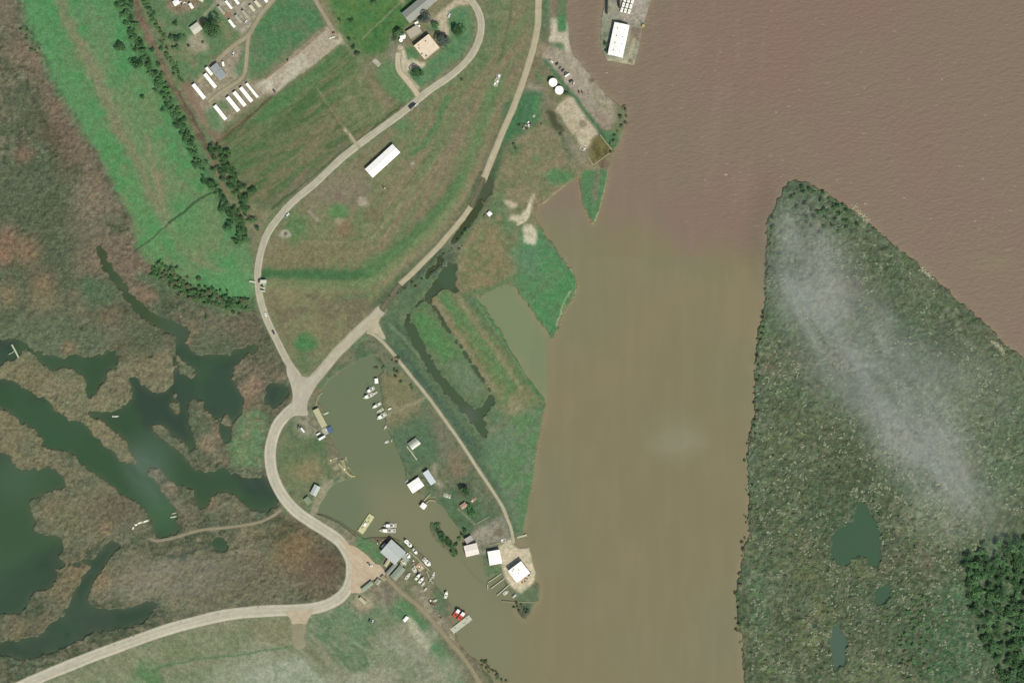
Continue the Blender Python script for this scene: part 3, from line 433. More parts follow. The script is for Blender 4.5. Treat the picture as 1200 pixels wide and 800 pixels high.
G_.P([(272,806),(286,792),(302,782),(328,775),(351,769),(364,781),(376,794),(392,812),(340,830)], (154,161,136), 1.2, 1.5, .85, ((136,148,120), 9, .6, 137)); G_.P([(402,800),(420,785),(432,790),(440,812),(410,815)], (148,152,126), 1.2, 1.5, .7)
G_.P([(476,722),(482,723),(493,738),(505,756),(501,763),(490,752),(479,738)], (166,166,136), 1, 1, .95); G_.P([(442,742),(456,733),(478,752),(500,775),(522,800),(520,820),(470,815),(450,780)], (146,150,124), 2.5, 3, .6, ((122,132,100), 8, .5, 138)); G_.L([(366,745),(384,768),(400,790),(410,810)], 4, (134,136,108), 1.5, 1.5, .8); G_.L([(180,783),(230,772),(290,765),(340,757)], 2, (84,118,78), 1, 1.5, .8)
G_.P([(484,684),(494,688),(502,704),(514,720),(528,735),(536,752),(528,752),(512,734),(498,716),(488,702)], (160,150,124), 2, 2.5, .85, ((128,122,98), 5, .55, 139)); G_.P([(428,684),(448,676),(468,690),(474,704),(450,712),(432,700)], (120,112,92), 3, 3, .8, ((142,134,108), 5, .6, 140)); G_.D(426, 704, 12, (166,154,126), 5, .8, 8)
# --- yards of the trailer park
G_.P([(294,0),(345,-60),(380,-60),(330,-10),(300,22),(296,40),(285,42),(278,36),(265,22),(252,6),(255,-60)], (166,157,136), 1.5, 1, 1, ((146,139,118), 5, .5, 141))
G_.P([(222,42),(232,34),(243,52),(246,58),(230,63),(218,60)], (162,150,124), 2, 1, .9); G_.D(237, 26, 5, (152,128,102), 3, .8); G_.L([(252,6),(240,18),(228,30)], 4, (150,146,116), 1.5, .6, .8)
G_.P([(195,-10),(235,-20),(232,8),(222,14),(208,18),(196,12)], (150,128,104), 2, 2, .9, ((128,108,86), 5, .5, 142)); G_.D(268, 18, 4, (150,112,82), 3, .8)
G_.P([(225,100),(240,82),(256,68),(272,55),(285,55),(280,72),(272,85),(285,92),(305,95),(322,100),(318,112),(300,115),(262,148),(252,158),(238,140),(226,118)], (158,147,122), 2, 1.5, 1, ((140,130,106), 6, .55, 143))
G_.P([(212,98),(222,96),(245,140),(262,158),(255,168),(240,150),(222,120)], (132,110,88), 2.5, 1, .9); G_.P([(240,130),(252,125),(262,145),(258,155),(246,150)], (84,126,78), 3, 1.5, .85); G_.P([(255,118),(262,117),(270,124),(266,132),(256,124)], (80,116,72), 2, 1, .8); G_.P([(278,75),(284,70),(288,80),(286,90),(278,88)], (78,122,76), 2, 1, .3)
G_.P([(300,100),(330,76),(375,38),(385,30),(396,38),(401,46),(398,52),(370,74),(340,96),(322,112),(308,110)], (170,158,134), 1, 1, 1, ((184,176,152), 7, .5, 144, -38, 3)); G_.L([(310,92),(345,66),(380,35)], 3, (134,110,86), 1.2, 1, .7); G_.D(316, 101, 6, (192,184,160), 3, .8); G_.L([(322,112),(345,96),(372,75),(396,54)], 2, (124,104,82), 1, 1, .6)
G_.P([(400,40),(404,52),(396,52),(392,46)], (196,180,148), 1, 1, .6)
# yards of the buildings in the loop
G_.P([(510,20),(524,8),(538,-5),(556,-8),(550,6),(538,6),(526,14),(524,24),(526,34),(527,42),(518,40),(512,32),(516,26),(506,22)], (186,172,144), 1.2, .8, 1); G_.P([(492,22),(506,16),(514,22),(515,28),(505,28)], (160,150,124), 2, 1, .8)
G_.P([(466,52),(474,56),(478,70),(484,74),(500,74),(505,66),(500,74),(496,78),(484,80),(476,84),(484,94),(492,104),(488,108),(478,98),(468,86),(464,74),(466,62)], (196,182,154), 1, .6, 1)
G_.P([(482,68),(500,76),(494,80),(484,82),(478,72)], (202,188,158), 1, .4, .9); G_.D(462, 46, 7, (120,122,96), 4, .7); G_.D(458, 66, 6, (132,126,104), 4, .8)
# --- the island
ISL = [(924,208),(1000,240),(1100,325),(1200,415),(1345,520),(1345,960),(860,960),(850,760),(858,690),(872,500),(880,400),(890,300),(895,255)]
slI, mI = pmask(ISL, 1, 0)
def inI(col, sc, th, seed, a=1., sharp=.12, lim=None):
    m = mI * sst(th - sharp, th + sharp, fbm(GX[slI], GY[slI], sc, 4, seed))
    if lim is not None: m = m * lim
    G_.put(slI, m, col, a)
gx, gy = GX[slI], GY[slI]
G_.put(slI, mI, (90,106,76)); inI((80,106,74), 45, .5, 151); inI((100,104,80), 30, .62, 152, .7); inI((92,108,66), 38, .56, 153, .7)
south = sst(470, 600, gy)
def blob(x, y, r, ry=None): return 1 - sst(.3, 1, np.hypot((gx - x) / r, (gy - y) / (ry or r)))
inI((68,86,56), 22, .5, 154, .85, .08, south); inI((96,108,70), 14, .62, 164, .6, .08, south); inI((84,112,80), 24, .55, 155, .6, .12, 1 - south)
pale = np.clip(blob(955,320,60,110) + blob(930,260,40,40) + blob(1000,400,70,60) + blob(1080,500,75,70) + blob(1110,600,70,50) + blob(1150,480,90,80) * .4, 0, 1)  # where cloud haze is painted into the island's ground colour
inI((124,132,112), 26, .42, 156, .6, .2, pale)
for x, y, r, c in [(955,240,26,(74,98,66)),(985,255,22,(70,104,66)),(1010,290,26,(90,102,76)),(960,265,22,(80,96,64)),(1000,320,26,(88,104,70)),(1030,300,20,(86,106,76)),(1000,345,26,(92,96,72)),(985,340,16,(108,92,74)),(1035,360,14,(84,92,66)),(1065,370,24,(82,108,76)),(1090,330,20,(96,108,82)),(1120,380,26,(90,98,72)),(1150,420,24,(94,96,68)),(1070,440,34,(80,106,76)),(1110,440,30,(84,104,74)),(1160,470,30,(84,98,68)),(1190,500,34,(80,104,72)),(1170,560,24,(84,118,84)),(920,490,24,(88,102,68)),(930,510,24,(94,104,68)),(915,560,30,(84,102,66)),(980,520,24,(72,80,54)),(1000,540,22,(74,82,56)),(945,640,26,(98,104,68)),(960,680,30,(96,104,66)),(1000,665,20,(104,108,68)),(995,655,9,(132,140,84)),(1015,634,5,(124,136,84)),(950,745,16,(112,124,68)),(965,720,14,(112,120,68)),(935,770,20,(96,98,64)),(890,720,14,(84,122,82)),(885,690,12,(82,120,80)),(900,640,16,(88,104,74)),(1100,630,26,(86,102,72)),(1090,660,20,(104,96,78)),(1120,600,20,(112,110,84)),(1110,670,14,(80,100,68)),(1108,715,24,(60,98,60)),(1115,750,26,(56,100,60)),(1112,780,24,(58,102,62)),(1120,690,9,(74,124,80)),(1130,705,12,(84,128,86)),(1150,745,9,(124,86,68)),(1145,762,16,(64,116,72)),(1120,780,26,(62,98,64)),(1070,740,20,(66,98,64)),(1040,650,20,(104,98,78)),(1060,610,16,(124,118,94)),(900,430,14,(112,104,84)),(935,425,20,(112,108,86)),(1165,780,30,(84,104,74)),(1180,730,40,(78,108,74)),(1180,680,40,(66,108,66)),(1000,560,22,(66,84,54)),(1030,590,20,(68,86,58)),(960,610,18,(72,90,60)),(1020,640,20,(62,88,58)),(975,700,16,(74,92,60)),(1050,720,18,(72,96,62)),(930,700,16,(78,96,62)),(900,580,16,(78,98,64)),(1005,745,16,(80,98,66)),(945,560,12,(72,90,58)),(1025,695,10,(70,94,66)),(1005,690,9,(70,94,66)),(958,732,7,(70,98,76)),(1000,612,26,(62,90,62)),(985,640,22,(62,90,62)),(1060,520,24,(128,130,112)),(1175,380,16,(100,96,72)),(1130,545,18,(118,116,84)),(1150,600,24,(96,102,74)),(905,320,10,(88,106,76)),(985,420,16,(118,112,90)),(1020,480,14,(120,116,92)),(895,460,10,(100,112,92))]:
    G_.D(x, y, r, c, r * .95, .7)
G_.P([(1128,655),(1150,636),(1180,630),(1345,640),(1345,960),(1170,800),(1145,745),(1135,700)], (60,92,56), 4, 5, .8, ((82,110,74), 12, .5, 158)); 
inI((126,132,108), 4.5, .62, 159, .5, .1); inI((70,92,66), 9, .62, 163, .5, .1); inI((64,74,52), 4, .66, 160, .55, .1); inI((112,108,86), 6, .7, 161, .4, .1, south)
inI((92,92,74), 2.6, .6, 162, .4, .15, 1 - south)
G_.L([(924,212),(915,226),(904,246),(898,262)], 3, (70,72,52), 1.5, 1.5, .8); G_.L([(924,212),(940,212),(960,220),(972,227)], 2, (88,92,66), 1, 1, .8)
G_.P([(966,222),(972,226),(970,232),(964,230)], (140,140,108), 1.5, 1.5, .8)
for p in ([(999,240),(1006,247),(1013,253),(1020,260),(1016,261),(1004,252)],[(1079,313),(1086,318),(1094,325),(1090,327),(1083,321)],[(1160,399),(1168,402),(1178,414),(1176,418),(1170,408)]): G_.P(p, (178,172,148), 1, 1, .95)
G_.L([(1100,332),(1125,352),(1150,376)], 3, (92,76,64), 1.5, 1, .6); G_.L([(1020,262),(1045,284),(1072,306)], 2.5, (98,92,72), 1.2, 1, .6)
# mud fringe where land meets the river and the bayou
edge = blur(LAND, 2); fr = np.clip(1 - np.abs(edge - .45) / .35, 0, 1) * .35
G_.put(ALL, fr, (122,108,84))
G_.put(slI, mI * (LAND[slI] > .3) * pale * .35, (132,142,120))  # more of the cloud haze, painted over the island ground
# bed under the water
G_.put(ALL, 1 - sst(.02, .3, LAND), (96,92,68))

# ------------------------------------------------------------------ relief
flat = np.zeros((NY, NX), dtype=np.float32)      # 1 where the ground is kept even (roads, yards, mown grass)
def keep(sl_, m): 
    if sl_ is not None: flat[sl_] = np.maximum(flat[sl_], m)
rough = np.zeros((NY, NX), dtype=np.float32)
rough[slM] = np.maximum(rough[slM], mM * 1.0); rough[slI] = np.maximum(rough[slI], mI * 1.25)
for q in (LEV, SF, FLD, STR): 
    sl_, m = pmask(q, 3, 0); rough[sl_] *= (1 - m); rough[sl_] = np.maximum(rough[sl_], m * .12)
sl_, m = pmask([(265,470),(318,470),(315,550),(262,545)], 4, 0); rough[sl_] *= (1 - m * .85)
rough *= .45 + .9 * fbm(GX, GY, 26, 3, 210)
rough = np.maximum(rough, .18)
lum = G_.c @ np.array((.3, .59, .11), dtype=np.float32); G_.c[:] = lum[..., None] + (G_.c - lum[..., None]) * .86 + 6  # less saturation; the lift paints a thin haze into all land colours
# ------------------------------------------------------------------ roads and tracks: (name, points, width, centre colour, edge colour, grass strip?)
PALE = (182,174,150); PALE2 = (192,184,160)
ROADS = [
 ('road', [(640,-140),(633,-40),(631,5),(630,30),(626,52),(621,70),(614,92),(607,112),(600,130),(591,150),(582,172),(574,192),(567,210)], 7.6, (186,176,150), (178,168,140), 0),
 ('road', [(552,242),(545,252),(537,262),(525,276),(512,291),(498,305),(484,319),(468,334)], 6.4, (188,178,150), (178,168,140), 0),
 ('road', [(447,363),(438,372),(428,381),(416,392),(404,404),(394,414),(384,426),(374,438),(362,450),(354,462)], 12.5, (190,182,160), (178,172,150), 0),
 ('road', [(505,-20),(520,-6),(534,-4),(548,-2),(556,6),(562,18),(564,32),(561,48),(553,64),(541,78),(527,90),(512,100),(498,110),(484,122),(468,135),(450,148),(432,161),(415,174),(400,186),(384,201),(368,216),(352,229),(338,242),(325,257),(314,273),(308,288),(304,304),(302,320),(303,338),(306,354),(311,370),(318,386),(326,402),(333,416),(340,428),(350,442),(356,454)], 8.4, (178,172,151), (196,190,168), 1),
 ('road', [(356,446),(357,458),(352,470),(343,479),(333,488),(325,499),(320,512),(317,526),(317,541),(320,557),(327,573),(337,588),(350,601),(366,612),(382,622),(396,632),(405,643),(411,656),(412,670),(410,683),(402,696),(390,705),(374,711),(350,714),(320,715),(290,717),(260,721),(230,728),(200,736),(170,746),(140,757),(110,768),(82,779),(55,790),(28,802),(-10,820),(-60,846),(-150,895)], 13.5, (186,180,160), (206,200,179), 1),
 ('sunken_road', [(567,208),(563,218),(558,230),(552,243)], 6, (112,110,88), (92,96,72), 0),
 ('sunken_road', [(469,333),(463,341),(456,351),(447,364)], 7, (116,114,92), (92,96,72), 0),
 ('dirt_road', [(176,631),(183,633),(192,632),(206,629),(222,624),(240,620),(262,618),(285,615),(305,611),(320,604),(329,597)], 3.6, (154,146,122), (136,128,104), 0),
 ('dirt_road', [(430,389),(438,392),(448,400),(458,411),(470,426),(483,442),(497,459),(510,476),(522,493),(535,511),(547,529),(558,546),(568,561),(578,576),(588,592),(594,606),(599,620),(602,636)], 4.0, (184,178,152), (166,162,136), 0),
 ('dirt_road', [(452,674),(459,682),(468,691),(480,701),(492,711),(504,724),(516,738),(528,752),(540,766),(550,780),(560,796),(575,820),(600,870)], 5.4, (152,144,118), (144,136,110), 0),
 ('dirt_road', [(341,-24),(322,-2),(308,14),(298,30),(290,42),(276,52),(264,62),(254,72),(243,84),(232,97)], 5.5, (164,156,130), (152,144,118), 0),
 ('dirt_road', [(292,40),(290,54),(289,70),(287,84),(282,93),(270,101),(256,110),(244,120)], 4.6, (168,160,134), (156,148,122), 0),
 ('dirt_road', [(352,-45),(364,-12),(372,4),(380,18),(388,32),(394,44)], 5.2, (168,158,134), (148,136,112), 0),
 ('road', [(490,112),(483,102),(475,92),(468,83),(466,73),(467,62)], 6.4, (200,188,160), (192,180,152), 0),
 ('dirt_road', [(409,156),(413,162),(418,169),(422,174)], 3.6, (176,166,138), (160,152,124), 0),
]
LOTS = [
 ('road', [(336,420),(342,428),(349,438),(356,441),(364,441),(372,434),(384,424),(382,436),(372,450),(366,460),(361,470),(360,479),(361,486),(355,487),(346,487),(336,492),(328,500),(322,498),(332,484),(341,475),(343,462),(340,448),(336,436)], (186,179,160)),
 ('road', [(413,664),(408,648),(404,640),(398,630),(408,637),(418,641),(430,650),(440,660),(446,662),(452,672),(446,678),(436,679),(430,686),(424,694),(417,694),(411,692)], (196,178,150)),
 ('road', [(334,716),(366,714),(362,724),(357,732),(344,733),(341,726)], (192,178,152)),
 ('dirt_road', [(436,370),(446,368),(444,378),(448,388),(452,396),(448,397),(441,391),(434,389),(430,384)], (188,180,154)),
 ('dirt_road', [(341,731),(358,731),(356,744),(358,756),(350,761),(344,754)], (150,146,120)),
]
def smooth(p, k=4):
    p = [Vector((a, b)) for a, b in p]; out = []
    for i in range(len(p) - 1):
        a, b, c, d = p[max(i - 1, 0)], p[i], p[i + 1], p[min(i + 2, len(p) - 1)]
        for j in range(k):
            t = j / k; out.append(0.5 * ((2 * b) + (c - a) * t + (2 * a - 5 * b + 4 * c - d) * t * t + (3 * b - a - 3 * c + d) * t ** 3))
    out.append(p[-1]); return [(v.x, v.y) for v in out]
for r_ in ROADS:
    keep(*lmask(smooth(r_[1], 3), r_[2] + 5, 1.5, 0)); sl_, m = lmask(smooth(r_[1], 3), r_[2] + 1, 1.5, .8)
    G_.put(sl_, m, (138,132,106), .75)
    LAND[sl_] = np.maximum(LAND[sl_], m)
for r_ in LOTS: keep(*pmask(r_[1], 2, 0)); G_.P(r_[1], (150,142,116), 1.5, 1, .7)
YARDS = [[(165,-20),(345,-60),(430,40),(322,118),(255,165),(200,80)], [(425,160),(475,155),(475,200),(430,215)], [(440,-30),(560,-30),(560,110),(440,110)], [(630,50),(735,125),(700,200),(590,170),(620,95)], [(700,-60),(780,-60),(760,80),(700,80)],
 [(540,620),(635,620),(635,710),(560,700)], [(440,600),(530,640),(560,760),(420,740),(420,650)], [(340,480),(400,480),(420,620),(340,600)], [(440,430),(560,430),(570,620),(470,610)], [(563,245),(582,245),(582,258),(563,258)]]
for q in YARDS: keep(*pmask(q, 3, 0))
Hh = -1.3 + 2.3 * sst(.15, .95, LAND)
bump = (fbm(GX, GY, 3.2, 3, 201) - .45) * 1.5 + (fbm(GX, GY, 7, 2, 202) - .5) * 1.0
Hh += np.maximum(rough * bump * LAND * (1 - flat), -.55)
sl_, m = lmask([(309,328),(350,328),(420,329),(445,318),(475,290),(515,248),(545,205)], 20, 9, 0); Hh[sl_] += m * 1.6 * LAND[sl_] * (1 - flat[sl_])
def gz(px, py):
    i = int(min(max(py - Y0, 0), NY - 1)); j = int(min(max(px - X0, 0), NX - 1)); return float(Hh[i, j])
def wp(px, py, z=0.0): return Vector((px - 600.0, 400.0 - py, z))

# ------------------------------------------------------------------ materials
def paint_mat(name, rough_=.95, spec=.15, gs=.55, ga=.22, bump_=.4, bd=.35, gs2=.16, ga2=.14):
    m = bpy.data.materials.new(name); m.use_nodes = True; n = m.node_tree; b = n.nodes['Principled BSDF']
    at = n.nodes.new('ShaderNodeAttribute'); at.attribute_name = 'tint'
    tc = n.nodes.new('ShaderNodeTexCoord'); nz = n.nodes.new('ShaderNodeTexNoise'); nz.inputs['Scale'].default_value = gs; nz.inputs['Detail'].default_value = 3
    n2 = n.nodes.new('ShaderNodeTexNoise'); n2.inputs['Scale'].default_value = gs2; n2.inputs['Detail'].default_value = 2
    mr = n.nodes.new('ShaderNodeMapRange'); mr.inputs[1].default_value = .3; mr.inputs[2].default_value = .7; mr.inputs[3].default_value = 1 - ga; mr.inputs[4].default_value = 1 + ga
    m2 = n.nodes.new('ShaderNodeMapRange'); m2.inputs[1].default_value = .3; m2.inputs[2].default_value = .7; m2.inputs[3].default_value = 1 - ga2; m2.inputs[4].default_value = 1 + ga2
    mu = n.nodes.new('ShaderNodeMath'); mu.operation = 'MULTIPLY'; vm = n.nodes.new('ShaderNodeVectorMath'); vm.operation = 'SCALE'
    bp = n.nodes.new('ShaderNodeBump'); bp.inputs['Strength'].default_value = bump_; bp.inputs['Distance'].default_value = bd
    l = n.links.new
    l(tc.outputs['Object'], nz.inputs['Vector']); l(tc.outputs['Object'], n2.inputs['Vector']); l(nz.outputs[0], mr.inputs[0]); l(n2.outputs[0], m2.inputs[0]); l(mr.outputs[0], mu.inputs[0]); l(m2.outputs[0], mu.inputs[1])
    l(at.outputs['Color'], vm.inputs[0]); l(mu.outputs[0], vm.inputs['Scale']); l(vm.outputs[0], b.inputs['Base Color'])
    l(nz.outputs[0], bp.inputs['Height']); l(bp.outputs[0], b.inputs['Normal'])
    b.inputs['Roughness'].default_value = rough_; b.inputs['Specular IOR Level'].default_value = spec
    return m
M_land = paint_mat('turf_and_soil'); M_marsh = paint_mat('marsh_reeds', ga=.28, bump_=.5, bd=.5, gs=.5, ga2=.2); M_road = paint_mat('shell_and_concrete', ga=.07, ga2=.07, bump_=.15, spec=.2)

def water_mat():
    m = bpy.data.materials.new('muddy_water'); m.use_nodes = True; n = m.node_tree; b = n.nodes['Principled BSDF']; l = n.links.new
    at = n.nodes.new('ShaderNodeAttribute'); at.attribute_name = 'tint'; ch = n.nodes.new('ShaderNodeAttribute'); ch.attribute_name = 'chop'
    tc = n.nodes.new('ShaderNodeTexCoord'); mp = n.nodes.new('ShaderNodeMapping'); mp.inputs['Rotation'].default_value = (0, 0, math.radians(-35)); mp.inputs['Scale'].default_value = (.06, .13, .1)
    nz = n.nodes.new('ShaderNodeTexNoise'); nz.inputs['Scale'].default_value = 1.0; nz.inputs['Detail'].default_value = 4; nz.inputs['Roughness'].default_value = .6
    m2 = n.nodes.new('ShaderNodeMapping'); m2.inputs['Rotation'].default_value = (0, 0, math.radians(-38)); m2.inputs['Scale'].default_value = (.16, .3, .2)
    n2 = n.nodes.new('ShaderNodeTexNoise'); n2.inputs['Scale'].default_value = 1.0; n2.inputs['Detail'].default_value = 3
    l(tc.outputs['Object'], mp.inputs[0]); l(mp.outputs[0], nz.inputs['Vector']); l(tc.outputs['Object'], m2.inputs[0]); l(m2.outputs[0], n2.inputs['Vector'])
    add = n.nodes.new('ShaderNodeMath'); add.operation = 'ADD'; l(nz.outputs[0], add.inputs[0]); l(n2.outputs[0], add.inputs[1])
    bs = n.nodes.new('ShaderNodeMath'); bs.operation = 'MULTIPLY'; bs.inputs[1].default_value = 1.0; l(ch.outputs['Fac'], bs.inputs[0])
    bp = n.nodes.new('ShaderNodeBump'); bp.inputs['Distance'].default_value = .6; l(bs.outputs[0], bp.inputs['Strength']); l(add.outputs[0], bp.inputs['Height']); l(bp.outputs[0], b.inputs['Normal'])
    # scattered foam flecks on the choppy reach
    m3 = n.nodes.new('ShaderNodeMapping'); m3.inputs['Rotation'].default_value = (0, 0, math.radians(-35)); m3.inputs['Scale'].default_value = (.08, .2, .1); l(tc.outputs['Object'], m3.inputs[0])
    n3 = n.nodes.new('ShaderNodeTexNoise'); n3.inputs['Scale'].default_value = 1.3; n3.inputs['Detail'].default_value = 2; l(m3.outputs[0], n3.inputs['Vector'])
    fr = n.nodes.new('ShaderNodeMapRange'); fr.inputs[1].default_value = .69; fr.inputs[2].default_value = .80; fr.inputs[3].default_value = 0; fr.inputs[4].default_value = .5; l(n3.outputs[0], fr.inputs[0])
    fm = n.nodes.new('ShaderNodeMath'); fm.operation = 'MULTIPLY'; l(fr.outputs[0], fm.inputs[0]); l(ch.outputs['Fac'], fm.inputs[1])
    mx = n.nodes.new('ShaderNodeMix'); mx.data_type = 'RGBA'; l(fm.outputs[0], mx.inputs[0]); l(at.outputs['Color'], mx.inputs[6]); mx.inputs[7].default_value = (.42, .36, .28, 1)
    l(mx.outputs[2], b.inputs['Base Color']); b.inputs['Roughness'].default_value = .55; b.inputs['Specular IOR Level'].default_value = .14
    return m
M_water = water_mat()

def set_tint(me, lin, chop=None):
    a = me.color_attributes.new('tint', 'FLOAT_COLOR', 'POINT'); buf = np.ones((len(lin), 4), dtype=np.float32); buf[:, :3] = lin; a.data.foreach_set('color', buf.ravel())
    if chop is not None:
        c = me.attributes.new('chop', 'FLOAT', 'POINT'); c.data.foreach_set('value', np.asarray(chop, dtype=np.float32).ravel())
def grid_obj(name, X, Y, Z, lin, facemask, mat, chop=None, smooth_=True):
    ny, nx = X.shape; idx = np.arange(ny * nx).reshape(ny, nx)
    q = np.stack([idx[1:, :-1], idx[1:, 1:], idx[:-1, 1:], idx[:-1, :-1]], -1)[facemask]
    u, inv = np.unique(q.ravel(), return_inverse=True); inv = inv.astype(np.int32)
    co = np.stack([X.ravel()[u] - 600, 400 - Y.ravel()[u], Z.ravel()[u]], -1).astype(np.float32)
    me = bpy.data.meshes.new(name); me.vertices.add(len(u)); me.vertices.foreach_set('co', co.ravel())
    nf = len(q); me.loops.add(nf * 4); me.loops.foreach_set('vertex_index', inv.ravel()); me.polygons.add(nf)
    me.polygons.foreach_set('loop_start', np.arange(nf, dtype=np.int32) * 4)
    me.update(calc_edges=True); me.validate(verbose=False)
    if smooth_: me.shade_smooth()
    set_tint(me, lin.reshape(-1, 3)[u], None if chop is None else chop.ravel()[u])
    me.materials.append(mat); o = bpy.data.objects.new(name, me); COL.objects.link(o); o['kind'] = 'structure'
    return o
def lin_of(c): return (s2l(c) / KCAL).astype(np.float32)

# land, cut into marsh, island, field and general ground along region borders (one continuous relief)
linG = lin_of(G_.c)
def fullmask(pts, f=1, w=0):
    a = np.zeros((NY, NX), dtype=np.float32); sl_, m = pmask(pts, f, w); a[sl_] = m; return a[:-1, :-1] > .5
fI = fullmask(ISL); fM = fullmask(MARSH) & ~fullmask(LEV); fL = fullmask(LEV); fF = fullmask(FLD)
wet = np.maximum.reduce([LAND[:-1, :-1], LAND[1:, :-1], LAND[:-1, 1:], LAND[1:, 1:]]) < .02       # deep bed, never seen: left out
rest = ~(fI | fM | fL | fF)
for nm, fm, mt in (('island', fI, M_marsh), ('marsh', fM & ~fI, M_marsh), ('levee_field', fL & ~fM, M_land), ('farm_field', fF & ~fL & ~fM, M_land), ('ground', rest, M_land)):
    grid_obj(nm, GX, GY, Hh, linG, fm & ~wet, mt)
# water sheets
Xw, Yw, Zw = GX[::2, ::2], GY[::2, ::2], np.zeros_like(GX[::2, ::2]); Lw = blur(LAND, 2)[::2, ::2]
chop = np.clip(sst(560, 900, GX + (300 - GY) * .7) * 1.0 + .06, 0, 1) * (GX > 640); chop = np.maximum(chop * (1 - .9 * sst(220, 380, GY - (GX - 900) * .6)), .05).astype(np.float32)
linW = lin_of(Cw.c)[::2, ::2]
def wmask(pts):
    a = np.zeros((NY, NX), dtype=np.float32); sl_, m = pmask(pts, 0, 0); a[sl_] = m; return a[::2, ::2][:-1, :-1] > .5
bM = wmask([(-140,250),(345,250),(345,400),(300,420),(345,500),(330,600),(345,800),(-140,900)]); cM = wmask([(440,290),(560,190),(600,190),(540,300),(536,344),(600,470),(580,525),(560,520),(440,400)]); iM = wmask([(930,550),(1345,550),(1345,900),(900,800)])
hM = wmask([(340,400),(449,400),(560,600),(620,705),(600,800),(330,620)]) & ~bM & ~cM; pM = wmask([(545,340),(600,325),(647,400),(641,470),(600,450)]) & ~cM
need = np.minimum.reduce([Lw[:-1, :-1], Lw[1:, :-1], Lw[:-1, 1:], Lw[1:, 1:]]) < .97
rM = ~(bM | cM | hM | pM | iM)
for nm, fm in (('river', rM), ('bayou_water', bM), ('canal_water', cM), ('harbor_water', hM), ('inlet_water', pM), ('pond_water', iM)):
    grid_obj(nm, Xw, Yw, Zw, linW, fm & need, M_water, chop[::2, ::2])
# country beyond the mapped square
def ring(name, rects, z, col, mat):
    vs = []; fs = []
    for (a, b, c, d) in rects:
        i = len(vs); vs += [(a - 600, 400 - d, z), (c - 600, 400 - d, z), (c - 600, 400 - b, z), (a - 600, 400 - b, z)]; fs.append((i, i + 1, i + 2, i + 3))
    me = bpy.data.meshes.new(name); me.from_pydata(vs, [], fs); set_tint(me, np.tile(alb(col), (len(vs), 1)), np.full(len(vs), .4)); me.materials.append(mat)
    o = bpy.data.objects.new(name, me); COL.objects.link(o); o['kind'] = 'structure'
ring('distant_river', [(640, -6000, 7000, Y0), (X1, Y0, 7000, 540), (600, Y1, 870, 7000)], -.05, (134,122,100), M_water)
ring('distant_marsh', [(-6000, -6000, X0, 7000), (X0, -6000, 640, Y0), (X0, Y1, 600, 7000), (870, Y1, X1, 7000), (X1, 540, 7000, 7000)], .6, (104,106,78), M_marsh)

# roads
def ribbon(name, pts, width, cc, ce, lanes, z):
    p = smooth(pts, 5); vs = []; cols = []; K = 9; fs = []
    for i, (x, y) in enumerate(p):
        a = Vector(p[max(i - 1, 0)]); b = Vector(p[min(i + 1, len(p) - 1)]); t = (b - a).normalized(); nx_, ny_ = -t.y, t.x
        wv = width * (1 + .10 * (vn(np.array([i * .35]), np.array([width]), 3)[0] - .5))
        for k in range(K):
            s_ = (k / (K - 1) - .5) * 2; px, py = x + nx_ * s_ * wv / 2, y + ny_ * s_ * wv / 2
            vs.append(wp(px, py, 1.16 + z + .05 * (1 - s_ * s_) - (.14 if abs(s_) > .99 else 0)))
            c = np.array(cc, float); e = np.array(ce, float)
            if lanes: c = c + (e - c) * (1.0 if .6 < abs(s_) < .95 else 0.25) + (np.array((5, 5, 4)) if abs(s_) < .1 else 0) - (3 if .2 < abs(s_) < .5 else 0)
            else: c = c + (e - c) * abs(s_) ** 2
            c = c + (vn(np.array([i * .25 + k * .2]), np.array([k * .8]), 5)[0] - .5) * 14 - (16 if abs(s_) > .99 else 0)
            cols.append(c)
    for i in range(len(p) - 1):
        for k in range(K - 1): a = i * K + k; fs.append((a, a + K, a + K + 1, a + 1))
    me = bpy.data.meshes.new(name); me.from_pydata(vs, [], fs); set_tint(me, lin_of(np.array(cols))); me.materials.append(M_road); me.shade_smooth()
    if me.polygons[0].normal.z < 0: me.flip_normals()
    o = bpy.data.objects.new(name, me); COL.objects.link(o); o['kind'] = 'structure'
for i, r_ in enumerate(ROADS): ribbon(r_[0], r_[1], r_[2], r_[3], r_[4], r_[5], .05 * i / 6)
def lot(name, pts, col, z):
    p = smooth(pts + [pts[0]], 3)[:-1]
    me = bpy.data.meshes.new(name); me.from_pydata([wp(x, y, z) for x, y in p], [], [tuple(range(len(p)))])
    cols = np.array([np.array(col) + R.uniform(-6, 6) for _ in p]); set_tint(me, lin_of(cols)); me.materials.append(M_road)
    if me.polygons[0].normal.z < 0: me.flip_normals()
    o = bpy.data.objects.new(name, me); COL.objects.link(o); o['kind'] = 'structure'
for i, q in enumerate(LOTS): lot(q[0], q[1], q[2], 1.36 + .01 * i)
